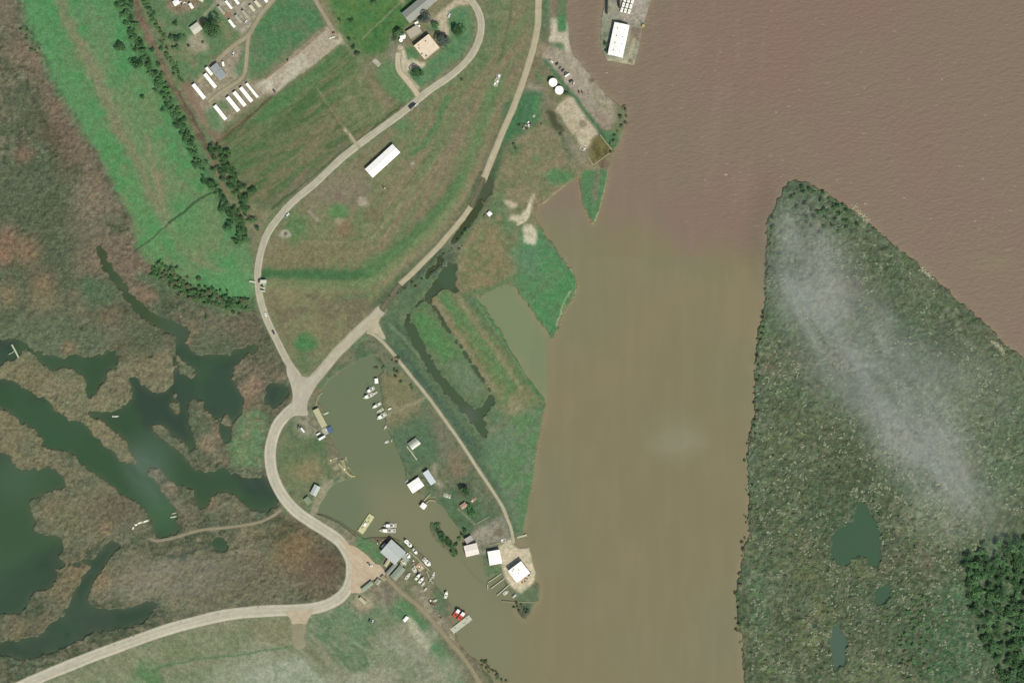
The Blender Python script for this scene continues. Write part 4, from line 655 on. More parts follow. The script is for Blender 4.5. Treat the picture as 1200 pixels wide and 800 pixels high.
# ------------------------------------------------------------------ object helpers
MATS = {}
def mat(name, c, rough_=.7, spec=.3, var=.10, sc=.8, ribs=None, metal=0.0):
    if name in MATS: return MATS[name]
    m = bpy.data.materials.new(name); m.use_nodes = True; n = m.node_tree; b = n.nodes['Principled BSDF']; l = n.links.new
    a = alb(c); tc = n.nodes.new('ShaderNodeTexCoord'); nz = n.nodes.new('ShaderNodeTexNoise'); nz.inputs['Scale'].default_value = sc; nz.inputs['Detail'].default_value = 4
    l(tc.outputs['Object'], nz.inputs['Vector']); cr = n.nodes.new('ShaderNodeMapRange'); cr.inputs[1].default_value = .3; cr.inputs[2].default_value = .7; cr.inputs[3].default_value = 1 - var; cr.inputs[4].default_value = 1 + var * .6
    l(nz.outputs[0], cr.inputs[0]); vm = n.nodes.new('ShaderNodeVectorMath'); vm.operation = 'SCALE'; vm.inputs[0].default_value = tuple(a); l(cr.outputs[0], vm.inputs['Scale']); l(vm.outputs[0], b.inputs['Base Color'])
    b.inputs['Roughness'].default_value = rough_; b.inputs['Specular IOR Level'].default_value = spec; b.inputs['Metallic'].default_value = metal
    if ribs:
        w = n.nodes.new('ShaderNodeTexWave'); w.inputs['Scale'].default_value = ribs; w.bands_direction = 'X'; l(tc.outputs['Object'], w.inputs['Vector'])
        bp = n.nodes.new('ShaderNodeBump'); bp.inputs['Strength'].default_value = .25; bp.inputs['Distance'].default_value = .08; l(w.outputs[0], bp.inputs['Height']); l(bp.outputs[0], b.inputs['Normal'])
    MATS[name] = m; return m
W_ = mat('white_metal_roof', (276,274,268), .6, ribs=.6); WS = mat('white_siding', (215,212,202)); GL = mat('window_glass', (60,72,80), .15, .6); DK = mat('dark_rubber', (40,40,40)); BR = mat('brown_door', (112,84,64))
GR = mat('grey_metal_roof', (176,184,188), .6, ribs=.6); GR2 = mat('dull_grey_roof', (150,156,146), .8, ribs=.6); TAN = mat('tan_gravel_roof', (240,222,196), .9, sc=.35, var=.13); TW = mat('tan_wall', (178,166,142)); CON = mat('concrete', (186,182,164), .9, var=.16); WD = mat('weathered_wood', (168,160,132), .9, var=.2)
HW = mat('white_hull_paint', (264,264,248), .5, .4); DKT = mat('pale_deck', (196,198,180), .8, var=.15); CW = mat('cabin_white', (272,272,262), .5); STL = mat('galvanised_steel', (150,150,142), .5, .5); RED = mat('red_deck_paint', (206,88,66), .7, var=.2); RST = mat('rust_red_paint', (120,62,50), .8); BLU = mat('blue_tarp', (84,112,146), .7); YEL = mat('cream_barge_deck', (214,210,162), .9, var=.16); GD = mat('grey_green_deck', (172,176,150), .9, var=.2)
CD = mat('dark_car_paint', (58,58,60), .3, .6); CWH = mat('white_car_paint', (264,264,262), .3, .6); CRD = mat('maroon_car_paint', (120,52,44), .35, .6); CGR = mat('grey_car_paint', (130,130,126), .35, .6); PNK = mat('faded_salmon_roof', (196,160,140), .9, var=.2)
BARK = mat('bark', (92,80,64), .95, .1); ORG = mat('buff_deck', (204,180,150), .9, var=.15); SEED = mat('greenish_roof', (160,172,150), .8, ribs=.6)
TAG = lambda o, label, cat, group=None: (o.__setitem__('label', label), o.__setitem__('category', cat), group and o.__setitem__('group', group), o)[3]
class MB:
    def __init__(s): s.v = []; s.f = []
    def box(s, x0, x1, y0, y1, z0, z1, taper=0.0):
        i = len(s.v); t = taper
        s.v += [(x0, y0, z0), (x1, y0, z0), (x1, y1, z0), (x0, y1, z0), (x0 + t, y0 + t, z1), (x1 - t, y0 + t, z1), (x1 - t, y1 - t, z1), (x0 + t, y1 - t, z1)]
        s.f += [(i + 3, i + 2, i + 1, i), (i + 4, i + 5, i + 6, i + 7), (i, i + 1, i + 5, i + 4), (i + 1, i + 2, i + 6, i + 5), (i + 2, i + 3, i + 7, i + 6), (i + 3, i, i + 4, i + 7)]; return s
    def prism(s, prof, x0, x1, axis='x'):      # closed yz profile extruded along x
        i = len(s.v); n = len(prof)
        for x in (x0, x1): s.v += [((x, a, b) if axis == 'x' else (a, b, x)) for a, b in prof]
        s.f += [tuple(range(i + n - 1, i - 1, -1)), tuple(range(i + n, i + 2 * n))]
        s.f += [(i + k, i + (k + 1) % n, i + n + (k + 1) % n, i + n + k) for k in range(n)]; return s
    def cyl(s, x, y, z0, z1, r, n=12, r2=None, cap=0.0):
        r2 = r if r2 is None else r2; i = len(s.v)
        for z, q in ((z0, r), (z1, r2)): s.v += [(x + q * math.cos(2 * math.pi * k / n), y + q * math.sin(2 * math.pi * k / n), z) for k in range(n)]
        s.f += [tuple(range(i + n - 1, i - 1, -1))] + [(i + k, i + (k + 1) % n, i + n + (k + 1) % n, i + n + k) for k in range(n)]
        if cap: s.v.append((x, y, z1 + cap)); j = len(s.v) - 1; s.f += [(i + n + k, i + n + (k + 1) % n, j) for k in range(n)]
        else: s.f.append(tuple(range(i + n, i + 2 * n)))
        return s
    def tube(s, a, b, r, n=6, r2=None):
        a = Vector(a); b = Vector(b); d = (b - a).normalized(); u = d.orthogonal().normalized(); w = d.cross(u); i = len(s.v); r2 = r if r2 is None else r2
        for p, q in ((a, r), (b, r2)): s.v += [tuple(p + (u * math.cos(2 * math.pi * k / n) + w * math.sin(2 * math.pi * k / n)) * q) for k in range(n)]
        s.f += [tuple(range(i + n - 1, i - 1, -1)), tuple(range(i + n, i + 2 * n))] + [(i + k, i + (k + 1) % n, i + n + (k + 1) % n, i + n + k) for k in range(n)]; return s
    def poly(s, pts, z0, z1):
        i = len(s.v); n = len(pts)
        ar = sum(pts[k][0] * pts[(k + 1) % n][1] - pts[(k + 1) % n][0] * pts[k][1] for k in range(n))
        if ar < 0: pts = pts[::-1]
        for z in (z0, z1): s.v += [(x, y, z) for x, y in pts]
        s.f += [tuple(range(i + n - 1, i - 1, -1)), tuple(range(i + n, i + 2 * n))] + [(i + k, i + (k + 1) % n, i + n + (k + 1) % n, i + n + k) for k in range(n)]; return s
    def build(s, name, m, parent=None, sm=False, loc=None):
        me = bpy.data.meshes.new(name); me.from_pydata(s.v, [], s.f); me.materials.append(m)
        if sm: me.shade_smooth()
        o = bpy.data.objects.new(name, me); COL.objects.link(o)
        if parent: o.parent = parent
        if loc: o.location = loc
        return o
def B(x0, x1, y0, y1, z0, z1, t=0.0): return MB().box(x0, x1, y0, y1, z0, z1, t)
def empty(name, px, py, z, d=(1, 0)):
    o = bpy.data.objects.new(name, None); COL.objects.link(o); o.location = wp(px, py, z); o.rotation_euler = (0, 0, math.atan2(-d[1], d[0])); o.empty_display_size = 1; return o
def copy_tree(o, parent=None):
    c = o.copy(); COL.objects.link(c)
    if parent: c.parent = parent
    for ch in [x for x in KIDS.get(o.name, [])]: copy_tree(ch, c)
    return c
KIDS = {}
def index_kids(root):
    for o in bpy.data.objects:
        if o.parent: KIDS.setdefault(o.parent.name, [])
    def rec(o):
        KIDS[o.name] = list(o.children)
        for c in o.children: rec(c)
    rec(root)
def place(src, px, py, z, d, sc=1.0):
    c = copy_tree(src); c.location = wp(px, py, z); c.rotation_euler = (0, 0, math.atan2(-d[1], d[0])); c.scale = (sc, sc, sc) if not isinstance(sc, tuple) else sc; return c

def windows(t, L, Wd, h, nwin, z=1.0, side=(1, -1), ends=False):
    for sd in side:
        for k in range(nwin):
            x = -L / 2 + L * (k + .5) / nwin + (.6 if sd > 0 else -.4)
            y = sd * Wd / 2
            w = B(x - .6, x + .6, min(y, y + sd * .06), max(y, y + sd * .06), z, z + 1.1).build('window', CON, t)
            B(x - .5, x + .5, min(y + sd * .062, y + sd * .09), max(y + sd * .062, y + sd * .09), z + .1, z + 1.0).build('pane', GL, w)
def doors(t, x, y, sd, w=1.0, h=2.1, z=.1, m=None):
    d = B(x - w / 2, x + w / 2, min(y, y + sd * .07), max(y, y + sd * .07), z, z + h).build('door', m or BR, t)
    B(x + w * .32, x + w * .4, min(y + sd * .075, y + sd * .14), max(y + sd * .075, y + sd * .14), z + 1.0, z + 1.12).build('handle', STL, d)
def building(px, py, d, L, Wd, h, label, cat='building', name='building', roofm=None, wallm=None, roof='gable', rise=None, nwin=3, over=.4, base=None, z=None, vents=0, door=True, group=None, big_door=False, ribs=True):
    z0 = gz(px, py) - .15 if z is None else z
    t = empty(name, px, py, z0, d); TAG(t, label, cat, group); roofm = roofm or W_; wallm = wallm or WS
    rise = (Wd * .12 if rise is None else rise)
    if roof == 'gable':
        MB().prism([(-Wd / 2, 0), (Wd / 2, 0), (Wd / 2, h), (0, h + rise - .02), (-Wd / 2, h)], -L / 2, L / 2).build('wall', wallm, t)
        k = rise / (Wd / 2); o = over
        r = MB().prism([(-Wd / 2 - o, h - k * o + .03), (0, h + rise + .03), (Wd / 2 + o, h - k * o + .03), (Wd / 2 + o, h - k * o + .2), (0, h + rise + .24), (-Wd / 2 - o, h - k * o + .2)][::1], -L / 2 - o, L / 2 + o)
        r = r.build('roof', roofm, t)
        B(-L / 2 - o, L / 2 + o, -.18, .18, h + rise + .2, h + rise + .32).build('ridge_cap', roofm, r)
        if ribs and L > 9:
            m = MB(); n = int(L / 2.4)
            for q in range(1, n):
                x = -L / 2 + L * q / n
                for sd in (-1, 1):
                    m.prism([(sd * .25, h + rise + .2 - k * .25), (sd * (Wd / 2 + o - .05), h - k * (o - .05) + .19), (sd * (Wd / 2 + o - .05), h - k * (o - .05) + .27), (sd * .25, h + rise + .28 - k * .25)][::sd], x - .05, x + .05)
            m.build('roof_seams', roofm, r)
    else:
        B(-L / 2, L / 2, -Wd / 2, Wd / 2, 0, h).build('wall', wallm, t)
        r = B(-L / 2 - .15, L / 2 + .15, -Wd / 2 - .15, Wd / 2 + .15, h + .01, h + .25).build('roof', roofm, t)
        pr = MB(); a, b = L / 2 + .15, Wd / 2 + .15
        pr.box(-a, a, b - .3, b, h + .255, h + .65).box(-a, a, -b, -b + .3, h + .255, h + .65).box(-a, -a + .3, -b + .31, b - .31, h + .255, h + .65).box(a - .3, a, -b + .31, b - .31, h + .255, h + .65)
        pr.build('parapet', roofm, r)
    rv = R
    for q in range(vents):
        x = -L / 2 + L * (q // 2 + .7) / (vents / 2 + .4); y = (Wd * .22) * (1 if q % 2 else -1) + rv.uniform(-.5, .5)
        zz = h + (rise * (1 - abs(y) / (Wd / 2)) if roof == 'gable' else 0) + .2
        B(x - .6, x + .6, y - .5, y + .5, zz - .1, zz + .8, .1).build('roof_vent', STL, t)
    if nwin: windows(t, L, Wd, h, nwin, z=min(1.1, h * .4))
    if big_door:
        x = L / 2
        g = B(x + .0, x + .08, -Wd * .3, Wd * .3, .1, h * .8).build('rolling_door', GR2, t)
    if door: doors(t, L * .22 if nwin else 0, -Wd / 2, -1)
    return t

# ------------------------------------------------------------------ mobile homes
def mobile_home(px, py, d, L, Wd, label, roofm=None, group='white mobile homes standing in rows'):
    h = 3.6; z0 = gz(px, py) - .1; t = empty('mobile_home', px, py, z0, d); TAG(t, label, 'mobile home', group); roofm = roofm or W_
    B(-L / 2, L / 2, -Wd / 2, Wd / 2, .75, h).build('wall', WS, t); B(-L / 2 + .1, L / 2 - .1, -Wd / 2 + .1, Wd / 2 - .1, 0, .74).build('skirting', GR2, t)
    k = .25; MB().prism([(-Wd / 2 - .15, h + .01), (Wd / 2 + .15, h + .01), (Wd / 2 + .15, h + .12), (0, h + k + .2), (-Wd / 2 - .15, h + .12)], -L / 2 - .2, L / 2 + .2).build('roof', roofm, t)
    for x in (-L * .22, L * .25): B(x - .25, x + .25, .3, .8, h + .3, h + .7, .05).build('roof_vent', STL, t)
    n = max(2, int(L / 6))
    for q in range(n):
        for sd in (1, -1):
            x = -L / 2 + L * (q + .4) / n; w = B(x - .5, x + .5, min(sd * Wd / 2, sd * (Wd / 2 + .05)), max(sd * Wd / 2, sd * (Wd / 2 + .05)), 1.7, 2.7).build('window', CON, t)
            B(x - .4, x + .4, min(sd * (Wd / 2 + .052), sd * (Wd / 2 + .08)), max(sd * (Wd / 2 + .052), sd * (Wd / 2 + .08)), 1.8, 2.6).build('pane', GL, w)
    doors(t, L * .08, -Wd / 2, -1, z=.85)
    MB().box(L * .08 - .8, L * .08 + .8, -Wd / 2 - 1.6, -Wd / 2 - .1, .5, .75).box(L * .08 - .8, L * .08 + .8, -Wd / 2 - 2.1, -Wd / 2 - 1.61, .2, .45).build('steps', WD, t)
    return t
DM = (.63, .78)
for px, py, L, Wd, lb in [(233.6,107.7,21,4.2,'long white mobile home westernmost in the lower yard beside the brown ditch'),
 (246.9,95.2,20,4,'long white mobile home between the short white trailer and the westernmost home'),
 (245.6,84,10.5,3.2,'short white trailer home tight against the grey roofed workshop'),
 (258.6,132.4,20.5,4,'white mobile home set apart at the south corner of the yard'),
 (273.5,122.5,20.5,4.4,'wide white mobile home, first of the four parallel homes counting from the west'),
 (281.2,116.5,20.5,4.2,'wide white mobile home, second of the four parallel homes counting from the west'),
 (289,111.3,20.5,4.1,'wide white mobile home, third of the four parallel homes counting from the west'),
 (295.9,106.5,20.5,2.8,'narrow white mobile home at the east end of the row beside the gravel storage yard')]:
    mobile_home(px, py, DM, L, Wd, lb)
for i, (px, py, L, Wd, lb) in enumerate([(260,12.7,11,2.6,'small pale trailer at the west end of the upper row near the dirt lane'),(268.6,6.4,11,2.6,'small pale trailer second from the west in the upper row'),(277,1.5,10,2.8,'small pale trailer third from the west in the upper row, at the picture top'),
 (272.2,28.4,10.5,2.8,'small pale trailer at the south end of the middle row, nearest the big round tree'),(279.8,22.9,10.5,2.8,'small pale trailer second in the middle row beside the white pickup'),(287.7,17,9.5,2.8,'small pale trailer third in the middle row along the lane'),
 (296,10.2,8,3,'short cream trailer fourth in the middle row'),(302.2,5.2,8.5,3.4,'broad bright white trailer near the lane at the picture top'),(311,0,8,3,'bright white trailer cut by the top picture edge beside the lane')]):
    mobile_home(px, py, (.62, .785), L, Wd, lb, roofm=(CON if i in (0, 4, 5) else (mat('cream_roof', (228,222,194)) if i in (6, 7) else W_)), group='small trailers of the upper park')
mobile_home(224.6, 7.7, (.55,.84), 6.5, 3, 'small white trailer beside the debris yard near the picture top', group='small trailers of the upper park')
mobile_home(430.6, 686.5, (.78,-.62), 15, 4.6, 'grey green roofed mobile home at the corner of the tan marina lot', roofm=SEED, group='lone mobile homes')
# ------------------------------------------------------------------ houses and sheds
building(230.2, 34, (.76,-.56), 11, 9.6, 4.2, 'pale grey roofed house with gravel drive north west of the big round tree', 'house', 'house', mat('off_white_roof', (214,214,198), .8), nwin=3, rise=.8)
building(207, 3.6, (.85,-.5), 6.5, 5.5, 3.2, 'small white roofed house in the littered yard by the tree lined ditch', 'house', 'house', nwin=2)
building(236.5, .5, (.85,.5), 4.5, 3.2, 2.6, 'tiny cream shed at the top edge between the littered yard and the trailers', 'shed', 'shed', mat('cream_roof', (228,222,194)), nwin=0)
building(256.5, 84.5, (.63,.78), 18, 9.5, 4.5, 'grey metal roofed workshop at the heart of the lower trailer yard', 'workshop', 'workshop', mat('blue_grey_roof', (164,170,172), .6, ribs=.6), nwin=3, vents=2, rise=1.2)
building(261.8, 75.5, (.2,1), 4.4, 1.8, 2.6, 'narrow white storage trailer behind the grey workshop', 'trailer', 'storage_trailer', nwin=0)
building(495, 6.2, (.77,-.64), 50, 14.4, 5.6, 'long grey metal hangar running off the top edge with a paler front bay', 'hangar', 'hangar', mat('hangar_roof', (158,160,150), .7, ribs=.5), nwin=6, rise=2.4, big_door=True)
building(485.4, 38, (.85,-.53), 15.5, 10.5, 3.4, 'low flat grey building between the hangar and the tan office block', 'building', 'annex', mat('grey_flat_roof', (186,178,158), .9), roof='flat', nwin=3)
for (px, py, a, lb) in ((488.2,27.6,4.2,'larger white utility unit at the corner of the long hangar'),(491,31.6,2.6,'smaller white utility unit beside the flat grey building')):
    building(px, py, (.85,-.53), a, 2.4, 2.4, lb, 'utility unit', 'utility_unit', roof='flat', nwin=0, door=True)
t = building(500.3, 56, (.785,-.62), 22, 20.5, 6.6, 'two storey tan office block with flat tan gravel roof inside the road loop', 'office building', 'office_building', TAN, TW, roof='flat', nwin=5)
for (x, y, a, b) in ((-8,4,1.2,.9),(-9.5,-3,1.8,1.0),(-6,7,1.0,1.2),(3,6,1.5,1.2),(-7,-8,2.4,1.2)): B(x - a / 2, x + a / 2, y - b / 2, y + b / 2, 6.9, 7.9, .1).build('rooftop_unit', mat('hvac_brown', (128,110,96)), t)
building(448.6, 189, (.74,-.675), 43, 12.8, 5, 'long bright white roofed shed alone in the grass south of the loop road', 'shed', 'long_shed', nwin=7, rise=1.5, big_door=True)
t = building(724.6, 47.8, (-.21,.98), 38, 17.2, 6, 'large white roofed warehouse filling the south end of the river dock', 'warehouse', 'warehouse', nwin=4, rise=1.6, vents=8, big_door=True)
building(487.2, 568, (.83,-.56), 15.5, 11.4, 4.2, 'large white roofed boathouse over the harbour water', 'boathouse', 'boathouse', nwin=3, rise=1.1, z=.6)
building(503.4, 559, (.55,.835), 16.5, 6.6, 4, 'pale blue roofed long house on the harbour bank behind the boathouse', 'house', 'house', mat('pale_blue_roof', (220,228,232), .6, ribs=.6), nwin=3)
building(486.8, 521, (.80,-.60), 11.5, 4.6, 3.4, 'white roofed half of the small camp in the dark grass by the harbour', 'cabin', 'cabin', mat('white_cabin_roof', (232,236,222), .7, ribs=.6), nwin=2)
building(483.8, 517.4, (.80,-.60), 11.5, 3.6, 2.9, 'lower grey roofed porch hall along the north side of the camp cabin', 'cabin', 'cabin_annex', GR2, nwin=2, door=False)
building(496.3, 592.2, (.6,-.8), 5.6, 5.6, 3.2, 'little white square hut on pilings out in the harbour mouth', 'hut', 'hut', nwin=1, z=.9)
building(543.5, 592, (.8,-.6), 7, 5, 2.8, 'small faded salmon roofed shack in the bushes of the peninsula', 'shack', 'shack', PNK, nwin=1)
building(369.8, 574, (.46,-.89), 11.5, 7, 3.8, 'pale grey roofed house by the dirt lane on the west harbour bank', 'house', 'house', mat('grey_white_roof', (198,206,200), .7, ribs=.6), nwin=3)
building(361, 586.2, (.6,.8), 8, 6.4, 2.4, 'low dull green roofed shed beside the lane house', 'shed', 'shed', mat('moss_roof', (140,154,122), .9), nwin=1)
building(375.3, 489.5, (.46,.89), 22.5, 6.2, 3.6, 'long narrow tan roofed dock shed on the bank by the road junction', 'dock shed', 'dock_shed', mat('straw_roof', (198,194,158), .85, ribs=.6), nwin=3)
building(573.6, 250.6, (.7,-.7), 4.2, 4.2, 2.8, 'tiny white pump hut beside the sunken road', 'hut', 'pump_hut', nwin=1)
building(461, 646, (.75,.66), 22, 19, 6, 'big pale grey metal roofed boat shed at the heart of the marina', 'boat shed', 'boat_shed', mat('pale_steel_roof', (196,202,198), .6, ribs=.5), nwin=4, rise=1.8, z=.8)
building(452.3, 640.6, (.75,.66), 8, 6, 3.2, 'lean-to of pale steel on the west corner of the big boat shed', 'lean-to', 'lean_to', mat('steel_light', (168,176,170), .7), nwin=1, z=.8)
building(475, 653, (.5,.86), 9, 5, 3.2, 'pale grey side bay on the east flank of the big boat shed', 'side bay', 'side_bay', mat('steel_light', (168,176,170), .7), nwin=1, z=.8)
building(459.2, 665.6, (.66,-.75), 17, 3.6, 3.2, 'narrow ribbed grey shed south of the boat shed, nearest the tan lot', 'shed', 'net_shed', GR2, nwin=2)
building(466.4, 670.6, (.66,-.75), 17, 8, 3.4, 'broad ribbed grey green shed south of the boat shed', 'shed', 'storage_shed', mat('grey_green_roof', (152,160,142), .8, ribs=.6), nwin=3, rise=.7)
building(453.8, 659, (.52,-.85), 8.4, 3, 2.6, 'small straw roofed bait hut at the back of the marina sheds', 'hut', 'bait_hut', mat('straw_roof', (198,194,158)), nwin=1)
building(443, 681, (.6,-.8), 6, 5, 2.8, 'small pale roofed hut on the south edge of the tan lot', 'hut', 'hut', GD, nwin=1)
building(449.8, 677, (.7,.7), 6, 4, 2.6, 'small worn roofed hut where the marina track leaves the lot', 'hut', 'hut', WD, nwin=1)
building(475.6, 724.5, (.66,-.75), 6, 3, 2.6, 'single small white trailer at the head of the gravel slab in the south field', 'trailer', 'field_trailer', nwin=1)
building(425.2, 703, (.72,.69), 9, 3, 2.4, 'narrow pale roofed shed by the sandy yard south of the road bend', 'shed', 'shed', mat('straw_roof', (198,194,158)), nwin=1)
building(579.8, 652.3, (.985,-.17), 13.8, 15.6, 5, 'square white roofed hall between the pale hall and the big white one', 'hall', 'hall', nwin=3, rise=.9)
building(552.6, 643.6, (.97,-.24), 15, 12.5, 4.2, 'pale cream roofed hall at the west corner of the peninsula yard', 'hall', 'hall', mat('cream_white_roof', (248,238,228), .8, ribs=.6), nwin=3, rise=.8)
building(549.6, 631.6, (.86,-.5), 9, 6.4, 3.6, 'grey roofed wing on the north side of the pale hall', 'wing', 'office_wing', mat('wing_roof', (186,178,172), .8), nwin=2, roof='flat')
t = building(608.2, 669, (.80,-.60), 19, 17, 7.2, 'tall bright white roofed terminal at the tip of the peninsula', 'terminal', 'terminal', W_, roof='gable', nwin=4, rise=.8, over=.2)
for (x, y) in ((-3,6),(-5.4,5.4),(1,2),(-1,-1)): B(x - .5, x + .5, y - .5, y + .5, 7.6, 8.7, .1).build('roof_vent', STL, t)

# ------------------------------------------------------------------ tanks, stacks, walls, sluice
def tank(px, py, r, h, label, name='storage_tank', m=None):
    z0 = gz(px, py) - .1; t = empty(name, px, py, z0); TAG(t, label, 'tank', 'white storage tanks')
    MB().cyl(0, 0, 0, h, r, 28).build('shell', WS, t); MB().cyl(0, 0, h + .01, h + .15, r + .06, 28, cap=r * .12).build('roof', m or W_, t)
    MB().cyl(r * .5, 0, h + .1, h + .7, .3, 10).build('hatch', STL, t)
    m_ = MB().tube((r + .12, -.25, 0), (r + .12, -.25, h + .8), .05).tube((r + .12, .25, 0), (r + .12, .25, h + .8), .05)
    for k in range(int(h / .4)): m_.tube((r + .12, -.25, .3 + k * .4), (r + .12, .25, .3 + k * .4), .03)
    m_.build('ladder', STL, t)
tank(648, 97.3, 5, 5, 'north western of the two round white storage tanks beside the riverside lot'); tank(655.2, 106.4, 5, 5, 'south eastern of the two round white storage tanks, nearest the tan pad')
tank(472.2, 43.2, 3.4, 4, 'round white tank in the shade of trees beside the flat grey building'); tank(470, 47.6, 2.2, 2.6, 'smaller pale tank tucked against the round white tank')
u0 = None
for r_ in range(4):
    for c_ in range(3):
        if r_ == 3 and c_ == 0: continue
        px, py = 728.6 + c_ * 4.3 + r_ * 1.9, 12.2 + c_ * 1.0 - r_ * 6.0
        if u0 is None:
            u0 = empty('stacked_tank', px, py, gz(px, py), (-.25, .97)); B(-2.6, 2.6, -1.5, 1.5, .2, 2.8, .08).build('casing', CW, u0); B(-2.7, 2.7, -1.6, 1.6, 0, .19).build('skid', STL, u0); MB().cyl(0, 0, 2.81, 3.2, .5, 12).build('hatch', STL, u0); index_kids(u0); o = u0
        else: o = place(u0, px, py, gz(px, py), (-.25, .97))
        TAG(o, 'white box tank in the tight block of tanks north of the dock warehouse', 'tank', 'white box tanks on the dock')
o = MB().poly([(x - 711.5, -(y - 8)) for x, y in ((712.6,-40),(714.4,-40),(712,17),(710.4,17))], 0, 4.4).build('quay_wall', mat('dark_steel', (74,72,66), .8), loc=wp(711.5, 8, .9)); TAG(o, 'tall dark steel wall along the west side of the dock', 'wall')
o = MB().poly([(x - 727, -(y - 4)) for x, y in ((722.6,-30),(724.8,-30),(727,10),(725.2,10))], 0, 5).build('dark_hoarding', mat('dark_steel', (74,72,66), .8), loc=wp(727, 4, .9)); TAG(o, 'tall dark hoarding beside the white box tanks', 'hoarding')
t = empty('dock_crane', 753.5, 30.5, .9); TAG(t, 'small yellow crane on the east edge of the dock', 'crane'); YC = mat('crane_yellow', (206,186,112)); B(-1.6, 1.6, -1.6, 1.6, 0, 1.4).build('base', YC, t); B(-1.2, 1.2, -1, 1.4, 1.41, 3.4, .1).build('cab', YC, t); MB().tube((0, 0, 3), (-3.6, 4.2, 8), .35, 6, .2).build('boom', STL, t)
# sluice gate by the road: a bridge slab west and a gate tower east
t = empty('sluice_gate', 309.6, 335.5, 1.1, (0, 1)); TAG(t, 'white lift gate structure on the east side of the road bend', 'sluice gate'); SG = mat('sluice_white', (216,218,200), .8)
B(-7, 6.5, -1.4, 1.4, 0, 2.2).build('deck', SG, t)
for x in (-6.4, 1.5, 5.6): B(x - .5, x + .5, -3.2, 1.6, 2.21, 4.6).build('tower', SG, t)
B(-7.4, -3.4, -3.6, 3.2, 4.61, 5.1).build('lift_platform', SG, t); B(-5.8, 5.4, .2, .6, 2.25, 3.4).build('gate_leaf', STL, t)
t = empty('headwall', 296, 330.2, .9, (1, .12)); TAG(t, 'short white concrete headwall on the west side of the road bend', 'headwall'); B(-3.6, 3.6, -.9, .9, 0, 1.8).build('wall', SG, t)
for x in (-2.6, 0, 2.6): B(x - .2, x + .2, .95, 1.5, 0, 1.2).build('buttress', SG, t)
# slabs and odd structures on the grass
def slab(name, px, py, d, L, Wd, h, m, label, cat, extras=()):
    t = empty(name, px, py, gz(px, py) - .1, d); TAG(t, label, cat); B(-L / 2, L / 2, -Wd / 2, Wd / 2, 0, h).build('base', m, t)
    for (x, y, a, b, hh, mm) in extras: B(x - a / 2, x + a / 2, y - b / 2, y + b / 2, h + .003, h + hh).build('block', mm, t)
slab('equipment_skid', 582.6, 94, (.33,-.94), 16, 5.4, .4, GD, 'pale equipment skid with boxes in the grass west of the river road', 'equipment skid', [(-5,1,2.6,1.6,1.4,CW),(-1.6,-1,2.2,2,1.2,CW),(2,1,2.6,1.8,1.5,CON),(5.2,-.6,2.6,2,1.2,CW),(6.4,1.4,1.2,1,1,STL)])
slab('foundation_slab', 441.5, 73.6, (.75,.66), 10, 5.6, .35, CON, 'broken pale foundation slab in the lawn west of the office drive', 'foundation', [(-3.6,1.8,1.6,1.2,.8,CON),(2.8,-1.6,2,1,.9,CON),(3.6,1.6,1,1.6,.6,WD)])
slab('foundation_slab', 483.5, 191.8, (.75,-.66), 6, 5, .3, mat('faint_slab', (146,144,122), .9), 'faint square slab in the grass east of the long white shed', 'foundation', [(0,0,2.4,1.8,.3,CON)])
slab('pallet_pile', 449.5, 219.5, (.6,.8), 5, 1.4, .8, mat('dark_timber', (84,78,64), .9), 'dark timber pile with a white end below the long shed', 'timber pile', [(1.8,.4,1,1,.5,CW)])
slab('debris_pile', 535, 278.2, (.8,.5), 6, 4, .4, GD, 'small grey junk heap on the green verge east of the sunken road', 'junk heap', [(-1.6,.8,2,1.2,.8,CW),(1.2,-.8,1.6,2,1,STL)])
slab('debris_pile', 389, 44.6, (.9,-.3), 7, 2, .5, CON, 'row of white rubble at the south east corner of the gravel yard', 'rubble', [(-2,0,1.6,1.2,.8,CW),(.6,.2,1.4,1,.9,CW),(2.6,-.1,1.2,1.2,.7,CW)])
slab('junk_heap', 214.5, 4.4, (.9,.3), 9, 6, .3, mat('littered_dirt', (150,134,112), .95), 'scattered white and dark junk beside the small house at the top edge', 'junk heap', [(-3,1.4,1.6,1,.9,CW),(-1,-1.2,1.2,1.8,1.2,CD),(1.6,1.6,1.8,1.1,.8,CW),(3.2,-1,1.6,1.4,1.1,STL),(.4,.3,1,.9,.7,CW),(3.4,1.8,.8,.8,.9,CWH)])
slab('scrap_yard', 617.5, 148, (.6,-.8), 13, 6.5, .3, mat('scrap_ground', (112,118,92), .95), 'cluster of white and dark machinery in the grass west of the tan pad', 'machinery', [(-4.6,1.4,2.2,1.8,1.6,CON),(-2.4,-1.6,1.8,2.2,1.3,CD),(-.4,1.4,1.6,2.8,1.8,GD),(2,-1,2.4,1.4,1.5,CWH),(4.6,1.4,2.2,1.4,1.2,CW),(4.6,-1.8,1.4,1.6,1.4,CD),(.8,-2.4,1,1,1,CW)])
slab('scrap_yard', 625.5, 136, (.7,.7), 3.4, 3, .4, CON, 'small pale shed base at the end of the track west of the tan pad', 'shed base', [(0,0,2,1.6,1.2,CON)])
slab('debris_pile', 683, 174, (.8,.5), 7, 5, .3, CON, 'broken concrete at the south west corner of the tan pad', 'rubble', [(-2,1,1.4,1,.8,CON),(0,-1,1.2,1.6,1,CD),(2,.8,1.6,1,.7,CW),(.6,1.8,1,.8,.8,RST)])
slab('gravel_plinth', 166, 612, (.95,-.3), 18, 2.2, .5, mat('shell_white', (196,196,168), .9), 'line of pale shells and boards at the end of the marsh track', 'shell bank', [(-7,-.6,2.4,1.6,.5,CW),(-2,.4,3,1.2,.4,CW),(5,.2,4,1.2,.5,CW)])
